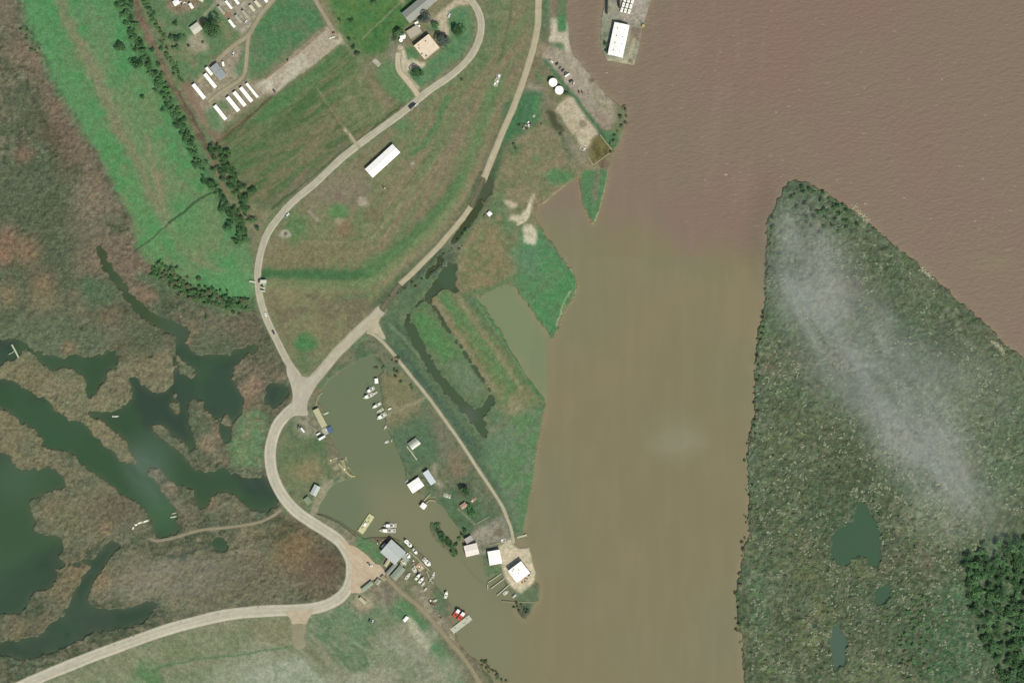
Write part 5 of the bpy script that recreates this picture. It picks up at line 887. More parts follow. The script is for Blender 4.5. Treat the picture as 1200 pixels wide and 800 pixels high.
slab('gravel_plinth', 156.2, 618.4, (.4,-.9), 3.6, 2, .6, mat('shell_white', (196,196,168), .9), 'small white heap just below the pale shell bank', 'heap', [(0,0,1.6,1.2,.4,CW)])
slab('debris_pile', 555, 585.4, (.7,-.7), 7, 3, .3, PNK, 'pinkish scrap beside the salmon shack', 'scrap heap', [(-2,.4,1.4,1.2,.8,CW),(1,-.3,1.8,1.2,.9,PNK),(2.6,.6,1,1,.6,RST)])
slab('debris_pile', 524, 580.5, (.9,.2), 9, 5, .25, GD, 'scattered pallets in the yard south of the blue roofed house', 'pallets', [(-3,1,1.6,1.4,.8,CON),(0,-1,1.4,1.4,.7,CW),(2.6,1.2,1.8,1.2,.9,WD),(3,-1.6,1.2,1.2,.8,CW)])
slab('debris_pile', 590, 633, (.9,-.1), 6, 5, .3, CON, 'pale equipment pile on the gravel north of the square white hall', 'equipment pile', [(-1.6,.8,2,1.6,1.1,CW),(1.2,-.8,1.6,1.2,.9,STL)])
slab('spar_pile', 580, 637, (.97,-.2), 12, 1.2, .5, WD, 'long timber spars lying north of the square white hall', 'timber', [(-2,.1,6,.5,.4,WD)])
slab('equipment_pile', 614.5, 680, (.6,-.8), 9, 4, .3, ORG, 'dark and brown gear on the pad south of the terminal', 'equipment', [(-3,.8,1.4,1.2,1,RST),(0,-1,1.2,1.4,1.1,CD),(2.6,.4,1.6,1.4,.8,STL),(4,-1.2,1.2,1,1.1,RST)])
slab('equipment_pile', 620.5, 672, (.2,-1), 7, 3, .3, ORG, 'stacked gear against the east wall of the terminal', 'equipment', [(-2,.3,1.4,1.2,1.2,CD),(0,0,1.4,1.4,1,STL),(2.2,-.2,1.2,1.2,1.1,RST)])
slab('debris_pile', 403, 545, (.3,.95), 14, 4, .3, mat('straw_debris', (158,154,112), .95), 'pale broken boards heaped on the west harbour point', 'boards', [(-5,1,2,1.4,.5,CON),(-2,-1,3,.6,.4,WD),(1,.6,2.4,1,.5,GD),(4.6,-.8,2,1.2,.6,CW)])
slab('debris_pile', 391, 538, (.9,-.35), 10, 2.2, .3, mat('straw_debris', (158,154,112), .95), 'line of bleached boards at the head of the west harbour point', 'boards', [(-3.6,0,1.4,1,.5,CW),(3.6,.2,2,1.4,.6,CON)])
slab('blue_tarp', 386.9, 503.2, (.5,.87), 7.6, 5.6, 1.6, BLU, 'bright blue tarpaulin cover at the south end of the tan dock shed', 'tarpaulin', [(0,0,5,2.4,.5,BLU)])
slab('patio', 381, 505.5, (.46,.89), 8, 6, .3, CON, 'grey concrete apron at the south end of the tan dock shed', 'apron', [(-1,2,1.2,1,.5,CW)])
slab('junk_heap', 488, 661.5, (.7,.7), 15, 7, .3, mat('dock_litter', (132,122,100), .95), 'cluttered work deck among the moored boats east of the big shed', 'work deck', [(-6,1,1.6,1.2,1,CW),(-3.6,-1.6,2,1.4,1.2,STL),(-1.4,1.4,1.4,1.2,.9,RST),(1,-.8,2,1.6,1.1,CON),(3.6,1.6,1.6,1.2,1,CW),(5.6,-1.6,1.8,1.6,1.2,GD),(0,-2.6,1,1,.9,CW),(-5,-2.4,1,1.4,.8,CRD)])
slab('junk_heap', 447, 633.5, (.9,-.2), 13, 6, .3, mat('brown_litter', (116,106,84), .95), 'brown clutter of gear on the bank north west of the big shed', 'gear heap', [(-4,1,1.8,1.4,.9,CD),(-1,-1.2,1.6,1.6,.8,GD),(2,1,2.2,1.2,.9,WD),(4.6,-1,1.4,1.6,1,CD),(-5,-2,1,1,.6,CW)])
slab('junk_heap', 506, 706, (.6,.8), 10, 5, .3, mat('brown_litter', (116,106,84), .95), 'brown and white clutter on the bank south of the moored boats', 'gear heap', [(-3,.6,1.6,1.6,1,CW),(0,-1.2,1.4,1.8,1,CD),(2.4,.8,2,1.2,.9,RST),(3.8,-1,1.2,1.2,.8,CON)])
slab('junk_heap', 516, 722, (.8,.5), 9, 4, .3, mat('dock_litter', (132,122,100), .95), 'pale scrap beside the track west of the red decked vessels', 'scrap heap', [(-2.4,.6,1.8,1,.8,CON),(.8,-.6,1.4,1.2,.9,CD),(3,.6,1.6,1,.7,WD)])
# ------------------------------------------------------------------ boats
def hull_mb(L, Wd, H, sheer=.35, n=12):
    m = MB(); K = 6
    for i in range(n + 1):
        s_ = i / n; x = -L / 2 + L * s_; hw = Wd / 2 * (.86 + .14 * min(1, s_ * 3)) * (1 - max(0, (s_ - .5) / .5) ** 2.2 * .97); top = H + sheer * H * max(0, s_ - .4) ** 1.5 * 2; kx = -.4 + .3 * s_ ** 3
        for a, z in ((1, top), (.94, top * .45), (.6, kx), (-.6, kx), (-.94, top * .45), (-1, top)): m.v.append((x, hw * a, z))
    for i in range(n):
        for k in range(K):
            a = i * K + k; b = i * K + (k + 1) % K; m.f.append((a, b, b + K, a + K))
    m.f.append(tuple(range(K))[::-1]); j = n * K; m.f.append(tuple(range(j, j + K)))
    return m
def deck_mb(L, Wd, H, sheer=.35, n=12, ins=.82, dz=.02):
    m = MB()
    for i in range(n + 1):
        s_ = i / n; x = -L / 2 * .97 + L * .95 * s_; hw = Wd / 2 * (.86 + .14 * min(1, s_ * 3)) * (1 - max(0, (s_ - .5) / .5) ** 2.2 * .97) * ins; top = H + sheer * H * max(0, s_ - .4) ** 1.5 * 2 + dz
        for y, z in ((hw, top), (-hw, top), (-hw, top + .05), (hw, top + .05)): m.v.append((x, y, z))
    for i in range(n):
        for k in range(4): a = i * 4 + k; b = i * 4 + (k + 1) % 4; m.f.append((a, a + 4, b + 4, b))
    m.f += [(0, 1, 2, 3), (n * 4 + 3, n * 4 + 2, n * 4 + 1, n * 4)]
    return m
def afloat(px, py): return .05 if gz(px, py) < .3 else gz(px, py) + .35
def skiff(px, py, d, L, Wd, label, hm=None, dm=None, group='small open boats of the marina'):
    t = empty('skiff', px, py, afloat(px, py), d); TAG(t, label, 'boat', group); h = hull_mb(L, Wd, .8).build('hull', hm or HW, t); deck_mb(L, Wd, .8).build('deck', dm or DKT, t)
    B(-L * .06, L * .10, -Wd * .2, Wd * .2, .9, 1.9, .1).build('console', CW, t); B(-L * .28, -L * .2, -Wd * .34, Wd * .34, .9, 1.25).build('bench', WD, t)
    MB().box(-L / 2 - .5, -L / 2 - .05, -.25, .25, .5, 1.5, .06).build('outboard_motor', CD, t); return t
def trawler(px, py, d, L, Wd, label, hm=None, dm=None, booms=True, cabin_aft=False, cm=None, group='work boats of the marina'):
    t = empty('work_boat', px, py, afloat(px, py), d); TAG(t, label, 'work boat', group); H = 1.3; h = hull_mb(L, Wd, H).build('hull', hm or HW, t); deck_mb(L, Wd, H).build('deck', dm or DKT, t)
    s_ = -1 if cabin_aft else 1; x0, x1 = sorted((s_ * L * .02, s_ * L * .27))
    c = B(x0, x1, -Wd * .3, Wd * .3, H + .08, H + 2.4, .1).build('wheelhouse', cm or CW, t); B(x0 - .2, x1 + .2, -Wd * .33, Wd * .33, H + 2.41, H + 2.55).build('roof', cm or CW, c)
    for sd in (1, -1): B(x0 + .4, x1 - .4, min(sd * Wd * .305, sd * (Wd * .305 - .08)) - (0 if sd > 0 else .02), max(sd * Wd * .305, sd * (Wd * .305 - .08)) + (.02 if sd > 0 else 0), H + 1.3, H + 2.0).build('window', GL, c)
    mx = -s_ * L * .04; MB().tube((mx, 0, H), (mx, 0, H + 6.5), .13).build('mast', STL, t)
    if booms:
        for sd in (1, -1): MB().tube((mx, sd * .3, H + .8), (mx - s_ * L * .1, sd * Wd * .85, H + 6), .1).build('outrigger', STL, t)
    B(-s_ * L * .28 - .9, -s_ * L * .28 + .9, -.8, .8, H + .08, H + .8).build('ice_hatch', CW, t); MB().tube((-s_ * L * .15, -.8, H + .5), (-s_ * L * .15, .8, H + .5), .4, 10).build('winch', CD, t)
    return t
def houseboat(px, py, d, L, Wd, label, rm=None):
    t = empty('houseboat', px, py, 0.05, d); TAG(t, label, 'houseboat'); B(-L / 2, L / 2, -Wd / 2, Wd / 2, -.3, .6).build('pontoon', GD, t)
    c = B(-L * .4, L * .36, -Wd * .4, Wd * .4, .62, 3.1).build('cabin', CW, t); B(-L * .44, L * .4, -Wd * .45, Wd * .45, 3.11, 3.3).build('roof', rm or CW, c)
    for sd in (1, -1): B(-L * .2, L * .1, min(sd * Wd * .4, sd * (Wd * .4 + .05)), max(sd * Wd * .4, sd * (Wd * .4 + .05)), 1.5, 2.4).build('window', GL, c)
    B(L * .36, L * .36 + .06, -.5, .5, .65, 2.6).build('door', BR, c); return t
def barge(px, py, d, L, Wd, label, m, extras=(), name='barge'):
    t = empty(name, px, py, 0.05, d); TAG(t, label, 'barge')
    MB().prism([(-L / 2 + 1.4, -.5), (L / 2 - 1.4, -.5), (L / 2, .5), (L / 2, 1.1), (-L / 2, 1.1), (-L / 2, .5)], -Wd / 2, Wd / 2, 'y').build('hull', m, t)
    B(-L / 2 + .3, L / 2 - .3, -Wd / 2 + .3, Wd / 2 - .3, 1.11, 1.2).build('deck', m, t)
    for (x, y, a, b, h, mm) in extras: B(x - a / 2, x + a / 2, y - b / 2, y + b / 2, 1.21, 1.2 + h).build('deck_gear', mm, t)
    for x in (-L * .42, -L * .14, L * .14, L * .42):
        for sd in (1, -1): MB().cyl(x, sd * (Wd / 2 - .35), 1.2, 1.7, .18, 8).build('bollard', CD, t)
    return t
# prism extruded along y needs (x,z) profile: fix the axis order here
def _prism(s, prof, x0, x1, axis='x'):
    i = len(s.v); n = len(prof)
    for x in (x0, x1): s.v += [((x, a, b) if axis == 'x' else (a, x, b)) for a, b in prof]
    s.f += [tuple(range(i + n - 1, i - 1, -1)), tuple(range(i + n, i + 2 * n))]
    s.f += [(i + k, i + (k + 1) % n, i + n + (k + 1) % n, i + n + k) for k in range(n)]; return s
MB.prism = _prism
BD = (-.86, .51)
houseboat(441.2, 446.2, (.1,1), 6.6, 4.4, 'square white cabin houseboat, northernmost of the boats along the east harbour bank')
trawler(434, 456.8, (-.83,.56), 11, 4.4, 'white bowed work boat with grey deck just south of the square houseboat', dm=mat('grey_boat_deck', (170,164,158)), booms=True)
trawler(431.5, 464, (-.92,.38), 12.5, 4.6, 'broad white work boat second south of the square houseboat, bow to the west', dm=mat('grey_boat_deck', (170,164,158)))
skiff(439, 460.8, (-.85,.5), 7, 2.4, 'narrow white boat on the landward side between the two northern work boats')
trawler(441.2, 475, BD, 12, 3.6, 'gleaming white boat at the middle of the east bank row', booms=False)
skiff(445.2, 481, BD, 9.4, 3.2, 'white boat with cluttered deck between the gleaming white boat and the grey decked one', dm=GD)
trawler(447, 487.6, BD, 12.5, 5, 'grey green decked work boat at the south end of the close row', dm=GD)
skiff(452, 500.2, (-.6,.8), 8, 3.2, 'weathered grey boat alone south of the close row', mat('worn_hull', (160,166,146)), GD)
skiff(453, 517.6, (-.9,.4), 5.4, 3, 'small pale boat farthest south on the east bank')
skiff(459, 516, (-.1,1), 3.6, 1.4, 'tiny dinghy beside the southernmost small pale boat')
t = empty('parked_boat_trailer', 457, 478.8, gz(457, 478.8), (.9,-.4)); TAG(t, 'white boat on a trailer parked on the dirt above the bank', 'boat trailer'); hull_mb(4.6, 1.7, .8).build('hull', HW, t, loc=(0, 0, .7)); B(-2.4, 2.2, -.5, .5, .35, .5).build('frame', STL, t)
for sd in (1, -1): MB().tube((-.6, sd * .8, .35), (-.6, sd * 1.05, .35), .35, 12).build('wheel', DK, t)
skiff(382.4, 484, (.93,-.37), 7, 2, 'white skiff moored on the west bank beside the tan dock shed')
skiff(477.4, 563.5, (-.6,.4), 6, 2.6, 'small white boat nosed against the north side of the boathouse')
trawler(457, 615.4, (-1,.02), 15, 5, 'grey decked white trawler with outriggers, northern one of the pair above the marina', dm=mat('grey_boat_deck', (170,164,158)))
trawler(454, 621.2, (-1,-.03), 19, 5, 'longer white trawler with pointed bow, southern one of the pair above the marina', dm=mat('grey_boat_deck', (170,164,158)))
barge(429, 613.5, (.56,-.83), 24.5, 7.4, 'cream decked barge moored at the north west of the marina', YEL, [(-1, .6, 3.2, 2.8, 1.4, CW), (3.6, -1, 2.6, 1, .5, GD), (-6, 1, 2, 1.6, .6, GD), (7.6, .8, 3, 1.2, .5, GD), (2, 1.6, 1, 1, .8, CD)])
for (px, py, d, L, Wd, lb, kind) in [
 (476.2,634,(-.7,-.7),6,3.4,'small white cabin boat at the north corner of the big shed','t'), (480.3,638.2,(.7,.7),5.6,3.6,'white cabin boat just east of the one at the north corner of the big shed','t'),
 (486.6,645.6,(.62,.78),9,3.6,'grey green decked work boat on the outer side of the main pier','t2'), (478.4,650.8,(.7,.7),6,4,'white cabin boat inside the main pier beside the big shed','t'),
 (473.6,658.6,(.6,.8),7,3.6,'white boat with dark gaps between the big shed and the work deck','s'), (470.6,662,(.6,.8),5,2,'narrow white boat lying by the corner of the ribbed sheds','s'),
 (497.6,655.4,(.7,.7),4.6,3.6,'small bright white boat, outer one at the end of the main pier','s'), (501.6,659.6,(.7,.7),7.4,4.4,'bright white cabin boat at the outermost end of the main pier','t'),
 (486,667.6,(.5,.85),6.6,3.4,'white boat tied west of the buff square barge','s'), (478,674.4,(.6,-.8),8.8,2.8,'white boat on the bank side west of the three parallel boats','s'),
 (489.8,675,(.63,-.78),9.4,3,'first from the north west of three parallel white boats below the buff barge','t3'), (493.8,679,(.63,-.78),8.6,3,'middle one of three parallel white boats below the buff barge','t3'),
 (496,683.6,(.63,-.78),5.6,2,'smallest and southernmost of three parallel white boats below the buff barge','s'), (498.6,689.6,(.7,-.7),5,1.8,'short pale boat drawn up on the bank below the parallel boats','s'),
 (507.8,673.4,(.3,-.95),7.4,2.2,'slim pale boat lying off the marina bank alone','s'), (504.6,678,(.45,-.9),6.6,1.8,'greenish narrow boat next to the slim pale boat','g'),
 (522.8,696,(.2,-.98),9,3,'white boat moored alone north of the red decked vessels','t3'), (510,703,(.9,-.4),5,2,'small white boat pulled up among the clutter on the bank','s'),
 (592.6,694,(.8,-.55),6.4,3,'small white boat in the slips south of the finger piers','s'), (603,697.6,(.7,-.7),5,2,'slim boat nearest the tip in the terminal slips','s'), (135.6,487.6,(1,-.03),7.6,1.6,'lone pale skiff in the open bayou off the reed bank','s'),
 (203.6,605.2,(1,-.16),7,1.4,'lone pale skiff at the east side of the square pond','s'), (204.4,601,(1,-.3),6,1.4,'dull green skiff just above the pale one in the square pond','g')]:
    L *= 1.08; Wd *= 1.25
    if kind == 's': skiff(px, py, d, L, Wd, lb)
    elif kind == 'g': skiff(px, py, d, L, Wd, lb, mat('greenish_hull', (126,148,120)), GD)
    elif kind == 't': trawler(px, py, d, L, Wd, lb, booms=False, dm=CW)
    elif kind == 't2': trawler(px, py, d, L, Wd, lb, dm=GD, hm=mat('worn_hull', (160,166,146)))
    else: trawler(px, py, d, L, Wd, lb, booms=False)
barge(492, 664.2, (.62,.78), 8.4, 7.4, 'square buff decked barge among the marina boats', ORG, [(-1, 1, 2, 1.6, .7, RST), (1.4, -1.2, 1.6, 1.4, .8, CON), (1.6, 1.8, 1.4, 1, .6, CW)])
barge(540.6, 731, (.80,-.62), 27.5, 7.2, 'long pale grey barge moored below the red decked vessels', mat('pale_grey_deck', (200,202,182), .9, var=.16), [(-8, 1, 3, 1, .3, GD), (4, -1, 4, .8, .3, GD), (9, 1, 2, 1.4, .5, CON)])
def redboat(px, py, label):
    t = empty('red_deck_vessel', px, py, 0.05, (.58,-.82)); TAG(t, label, 'crew boat', 'red decked vessels'); L, Wd, H = 13, 5.6, 1.5
    hull_mb(L, Wd, H).build('hull', CD, t); deck_mb(L, Wd, H, ins=.9).build('deck', RED, t)
    c = B(.6, 4.4, -1.9, 1.9, H + .1, H + 3.4, .15).build('wheelhouse', CWH, t); B(.4, 4.6, -2, 2, H + 3.41, H + 3.55).build('roof', CWH, c); B(4.36, 4.46, -1.4, 1.4, H + 1.8, H + 2.7).build('window', GL, c)
    B(-3.6, -2.2, -1.2, 1.0, H + .08, H + .6).build('engine_hatch', RST, t); MB().tube((2.4, 0, H + 3.5), (2.4, 0, H + 6), .1).build('mast', STL, t)
    for sd in (1, -1): MB().tube((-6, sd * 2.3, H + .4), (.5, sd * 2.5, H + .5), .12).build('rail', RED, t)
redboat(535.4, 717.4, 'red decked vessel with white wheelhouse, north western one of the pair'); redboat(541, 720.8, 'red decked vessel with white wheelhouse, south eastern one beside the long grey barge')
t = empty('wreck_boat', 609.5, 713, 0.05, (.5,.85)); TAG(t, 'half sunk dark wreck with pale ribs off the tip of the peninsula', 'wreck'); hull_mb(14, 4, .7).build('hull', mat('wreck_dark', (84,92,70), .9), t)
for x in (-4, -1, 2): B(x - .2, x + .2, -1.6, 1.6, .75, 1.1).build('rib', GD, t)
t = empty('sunken_post_row', 613.8, 706, 0, (.2,-1)); TAG(t, 'short pale piling row beside the dark wreck', 'pilings'); B(-5, 5, -.5, .5, .3, .9).build('beam', CON, t)
for x in (-4, -1.3, 1.3, 4): MB().cyl(x, 0, -1, .3, .25, 8).build('piling', WD, t)

# ------------------------------------------------------------------ piers, docks, bulkheads
def pier(name, pts, w, label, cat='pier', z=1.3, m=None, group=None, posts=True, arms=()):
    t = empty(name, pts[0][0], pts[0][1], 0); TAG(t, label, cat, group); m = m or WD; base = wp(*pts[0])
    for a, b in zip(pts[:-1], pts[1:]):
        A = wp(*a) - base; Bv = wp(*b) - base; d = (Bv - A); L = d.length; d.normalize(); n = Vector((-d.y, d.x, 0)) * w / 2; A = A - d * w * .0
        m_ = MB(); i = 0; m_.v = [tuple(A + n + Vector((0, 0, z))), tuple(A - n + Vector((0, 0, z))), tuple(Bv - n + Vector((0, 0, z))), tuple(Bv + n + Vector((0, 0, z)))]; m_.v += [(x, y, zz + .25) for x, y, zz in m_.v]
        m_.f = [(0, 1, 2, 3)[::-1], (4, 5, 6, 7), (0, 1, 5, 4), (1, 2, 6, 5), (2, 3, 7, 6), (3, 0, 4, 7)]; z += .004; m_.build('deck', m, t)
        if posts:
            k = max(1, int(L / 6)); pm = MB()
            for q in range(k + 1):
                c = A + d * (L * q / k)
                for sd in (1, -1): pm.cyl(c.x + n.x * sd * .9, c.y + n.y * sd * .9, -1.2, z - .02, .16, 6)
            pm.build('pilings', WD, t)
    return t
PW = mat('pale_planks', (196,196,164), .9, var=.15)
for i, (a, b, lb) in enumerate([((588,671.5),(572,682),'northernmost and greyest of the three finger piers beside the terminal'),((591.5,677),(575.5,689),'middle bright finger pier beside the terminal'),((597.5,684),(582.5,697),'southern finger pier beside the terminal, next to the moored boat')]):
    pier('finger_pier', [a, b], 1.1 if i else .9, lb, m=PW, group='finger piers of the terminal')
pier('dock_walkway', [(571.5,684),(571.5,690)], 1, 'short post walkway at the outer end of the northern finger pier', 'walkway', m=PW)
pier('bulkhead', [(588,704),(600,704.8),(626,705.5)], .8, 'pale bulkhead line along the south side of the terminal slips', 'bulkhead')
pier('river_pier', [(606,629.5),(617.5,626.3)], 2.2, 'pale plank pier reaching into the river east of the lane end', m=PW)
pier('main_pier', [(479.5,645.5),(488,653),(496,661),(503.5,668.5)], 1.6, 'long plank pier running south east between the marina boats', m=WD)
pier('short_pier', [(508,684),(503,676),(500,668)], 1.2, 'thin plank pier by the green bank below the buff barge', m=GD)
pier('boardwalk', [(476.5,522.5),(482.5,530),(488.5,538.5)], 1.3, 'pale boardwalk leading from the camp cabin toward the blue roofed house', 'boardwalk', m=PW)
pier('boardwalk', [(497,586),(501,582),(505,578.5)], .8, 'thin boardwalk from the little hut up to the bank, upper one of two', 'boardwalk', m=PW)
pier('boardwalk', [(499.5,589),(503.5,585.8),(510.5,586.5)], .8, 'thin boardwalk from the little hut toward the bushes, lower one of two', 'boardwalk', m=PW)
pier('marsh_dock', [(14,403.6),(18.2,411),(22.2,419)], 1.8, 'bright white long arm of the dock cross in the west bayou', 'dock', m=mat('bleached_boards', (196,204,176), .9))
pier('marsh_dock', [(17.4,411),(13.6,413.6),(10.4,415)], 1.2, 'thin pale side arm of the dock cross in the west bayou', 'dock', m=mat('bleached_boards2', (150,168,136), .9))
pier('bank_walk', [(370,475.5),(372,468),(374.5,463),(378.5,459.5)], .9, 'curved pale walkway along the bank north of the tan dock shed', 'walkway', m=GD)
pier('bulkhead', [(371,602),(384,606),(398,613),(410,622),(417,628)], .7, 'dark timber bulkhead along the bank west of the cream barge', 'bulkhead', m=mat('dark_timber', (84,78,64), .9))
pier('bulkhead', [(557,614),(565,609.5),(573,605)], .5, 'pale fence line at the north edge of the pale hall yard', 'bulkhead', z=1.4, m=PW, posts=False)
pier('bulkhead', [(703,158),(710,167),(718,177),(707,185),(695,193.5),(689,184)], .9, 'pale bulkhead round the olive pit at the river corner of the tan pad', 'bulkhead', z=1.3, m=mat('bulkhead_sand', (178,166,130), .9), posts=False)
pier('spoil_bar', [(397,543),(404,551),(411,558),(416.5,557.5)], 1.6, 'pale log line on the outer edge of the west harbour point', 'logs', z=.8, m=mat('log_pale', (190,182,136), .9), posts=False)

# ------------------------------------------------------------------ vehicles
def vehicle(kind, m):
    t = bpy.data.objects.new(kind, None); COL.objects.link(t)
    L = {'car': 4.6, 'pickup_truck': 5.4, 'box_truck': 8}[kind]; Wd = 1.9 if kind != 'box_truck' else 2.5; h = Wd / 2
    if kind == 'car': MB().prism([(-2.3,.3),(2.3,.3),(2.3,.75),(1.2,.95),(-2.2,1.0),(-2.3,.7)], -h, h, 'y').build('body', m, t); c = MB().prism([(-1.9,.96),(1.1,.96),(.4,1.45),(-1.3,1.48)], -h + .12, h - .12, 'y').build('cabin', GL, t); MB().prism([(-1.25,1.485),(.38,1.455),(.3,1.52),(-1.2,1.54)], -h + .2, h - .2, 'y').build('roof', m, c)
    elif kind == 'pickup_truck': MB().prism([(-2.7,.4),(2.7,.4),(2.7,.95),(1.4,1.15),(-2.7,1.1)], -h, h, 'y').build('body', m, t); c = MB().prism([(-.6,1.12),(1.4,1.12),(.8,1.75),(-.5,1.78)], -h + .1, h - .1, 'y').build('cabin', GL, t); MB().prism([(-.48,1.785),(.78,1.755),(.7,1.83),(-.4,1.84)], -h + .15, h - .15, 'y').build('roof', m, c); B(-2.55, -.75, -h + .15, h - .15, 1.12, 1.16).build('cargo_bed', DK, t)
    else: MB().prism([(2.0,.5),(4,.5),(4,1.5),(3.6,2.4),(2.0,2.5)], -h + .1, h - .1, 'y').build('cab', m, t); B(-4, 1.8, -h, h, .9, 3.3).build('cargo_box', m, t); B(-4, 3.8, -.5, .5, .5, .88).build('frame', DK, t); B(3.62, 3.92, -h + .3, h - .3, 1.55, 2.2, .04).build('windscreen', GL, t)
    w = L * .31
    for x in (-w, w):
        for sd in (1, -1): MB().tube((x, sd * (h - .22), .36), (x, sd * (h + .02), .36), .36, 12).build('wheel', DK, t)
    for sd in (1, -1): B(L / 2 - .02, L / 2 + .03, sd * h * .65 - .2, sd * h * .65 + .2, .62, .82).build('headlight', CON, t)
    index_kids(t); return t
protos = {}
def veh(kind, mk, px, py, d, label, sc=1.0, dz=.35, group='vehicles parked and driving'):
    m = {'dark': CD, 'white': CWH, 'maroon': CRD, 'grey': CGR}[mk]; key = (kind, mk)
    if key not in protos: protos[key] = vehicle(kind, m); o = protos[key]
    else: o = copy_tree(protos[key])
    o.location = wp(px, py, gz(px, py) + dz); o.rotation_euler = (0, 0, math.atan2(-d[1], d[0])); o.scale = (sc,) * 3; TAG(o, label, 'car' if kind == 'car' else 'truck', group)
V_ = [('pickup_truck','white',336.6,252.4,(.72,-.69),'white pickup on the loop road above the pale gravel ring',1.15),('car','white',311.5,368.4,(.4,.92),'small white car on the loop road south of the sluice gate',1),('car','dark',320.6,389.4,(.42,.9),'dark car on the loop road, southernmost above the junction',1.1),('car','dark',303.6,329.2,(0,1),'dark car on the road bend between headwall and sluice gate',1),
 ('box_truck','dark',483.4,124.8,(.74,-.67),'dark box truck at the junction of loop road and office drive',1.1),('car','white',487.6,123.4,(.74,-.67),'white car right behind the dark box truck',1),('car','white',526.4,19,(.3,-.95),'white car parked at the lawn edge near the office drive',1.1),('pickup_truck','white',273.3,63.4,(.4,-.9),'white pickup beside the green strip of the trailer park lanes',.9),
 ('pickup_truck','white',287.8,26,(.8,-.6),'white pickup parked across the end of the upper trailer row',.9),('car','dark',321.4,107,(.55,.83),'dark car at the south west end of the gravel storage yard',1),('car','dark',337,70.5,(.3,-.95),'dark car at the north side of the gravel storage yard',.7),('car','maroon',391,38.6,(.9,-.2),'dull maroon car at the north east end of the gravel yard',.8),
 ('pickup_truck','white',645.6,72,(.8,.6),'pale pickup, northernmost on the riverside lot',1),('car','dark',652.6,75.2,(.7,-.7),'dark car, first south of the pale pickup on the riverside lot',.95),('car','grey',656.6,80.2,(.7,-.7),'grey car, second south of the pale pickup on the riverside lot',.9),('car','dark',659.6,82.8,(.7,-.7),'dark car, third south of the pale pickup on the riverside lot',.9),('car','grey',663,86,(.75,-.6),'grey car tucked against the white box truck on the lot',.85),
 ('box_truck','white',664.8,88.6,(.82,-.57),'white box truck in the middle of the riverside lot',.85),('car','dark',669,95.4,(.85,-.5),'dark car just south of the white box truck',1.1),('pickup_truck','white',671.8,98.6,(.6,-.8),'small white pickup, southernmost white vehicle on the riverside lot',.75),('car','maroon',678.4,108.2,(.35,.94),'maroon car at the south end of the lot, western one of two',.9),('car','maroon',682,108.4,(.45,.9),'maroon car at the south end of the lot, eastern one of two',.8),
 ('box_truck','white',373.4,508,(.8,-.5),'white box truck nearest the dock shed by the blue tarpaulin',.65),('box_truck','white',377.8,512.6,(.86,-.5),'longer white box truck south of the other one by the blue tarpaulin',1.1),('box_truck','white',355,503.6,(.6,.8),'pale box truck parked on the worn yard by the junction',.8),('pickup_truck','grey',350.2,500.4,(.1,1),'grey pickup at the west edge of the worn yard by the junction',1),
 ('pickup_truck','white',434.4,662,(.9,.3),'white pickup on the north edge of the tan marina lot',.85),('car','dark',431.6,659,(.9,.3),'dark car on the north edge of the tan marina lot',.7),('pickup_truck','white',436.6,728,(.3,-.95),'white pickup in the grass south of the sandy yard',.8),('car','dark',433,726,(.3,-.95),'dark car beside the white pickup in the southern grass',.8),('car','grey',452.6,668.8,(.6,-.8),'grey car by the ribbed sheds on the tan lot',.9)]
for v in V_: veh(v[0], v[1], v[2], v[3], v[4], v[5], v[6] * 1.0)

# ------------------------------------------------------------------ trees
def leaf_mat(name, c1, c2):
    m = bpy.data.materials.new(name); m.use_nodes = True; n = m.node_tree; b = n.nodes['Principled BSDF']; l = n.links.new
    tc = n.nodes.new('ShaderNodeTexCoord'); nz = n.nodes.new('ShaderNodeTexNoise'); nz.inputs['Scale'].default_value = .6; nz.inputs['Detail'].default_value = 3; l(tc.outputs['Object'], nz.inputs['Vector'])
    oi = n.nodes.new('ShaderNodeObjectInfo'); mr = n.nodes.new('ShaderNodeMath'); mr.operation = 'MULTIPLY_ADD'; mr.inputs[1].default_value = .5; l(oi.outputs['Random'], mr.inputs[0]); l(nz.outputs[0], mr.inputs[2])
    cr = n.nodes.new('ShaderNodeMapRange'); cr.inputs[1].default_value = .4; cr.inputs[2].default_value = 1.0; l(mr.outputs[0], cr.inputs[0])
    mx = n.nodes.new('ShaderNodeMix'); mx.data_type = 'RGBA'; l(cr.outputs[0], mx.inputs[0]); mx.inputs[6].default_value = (*alb(c1), 1); mx.inputs[7].default_value = (*alb(c2), 1); l(mx.outputs[2], b.inputs['Base Color']); b.inputs['Roughness'].default_value = .8; b.inputs['Specular IOR Level'].default_value = .15
    return m
LEAF = leaf_mat('broad_leaves', (92,136,88), (118,160,104)); LEAFD = leaf_mat('dark_leaves', (74,112,72), (98,132,86)); LEAFG = leaf_mat('grey_leaves', (98,110,104), (126,140,126)); LEAFP = leaf_mat('pale_reed_tufts', (124,134,107), (160,166,137)); LEAFB = leaf_mat('brown_scrub', (112,120,86), (140,140,106)); LEAFS = leaf_mat('low_scrub', (88,112,82), (106,126,88))
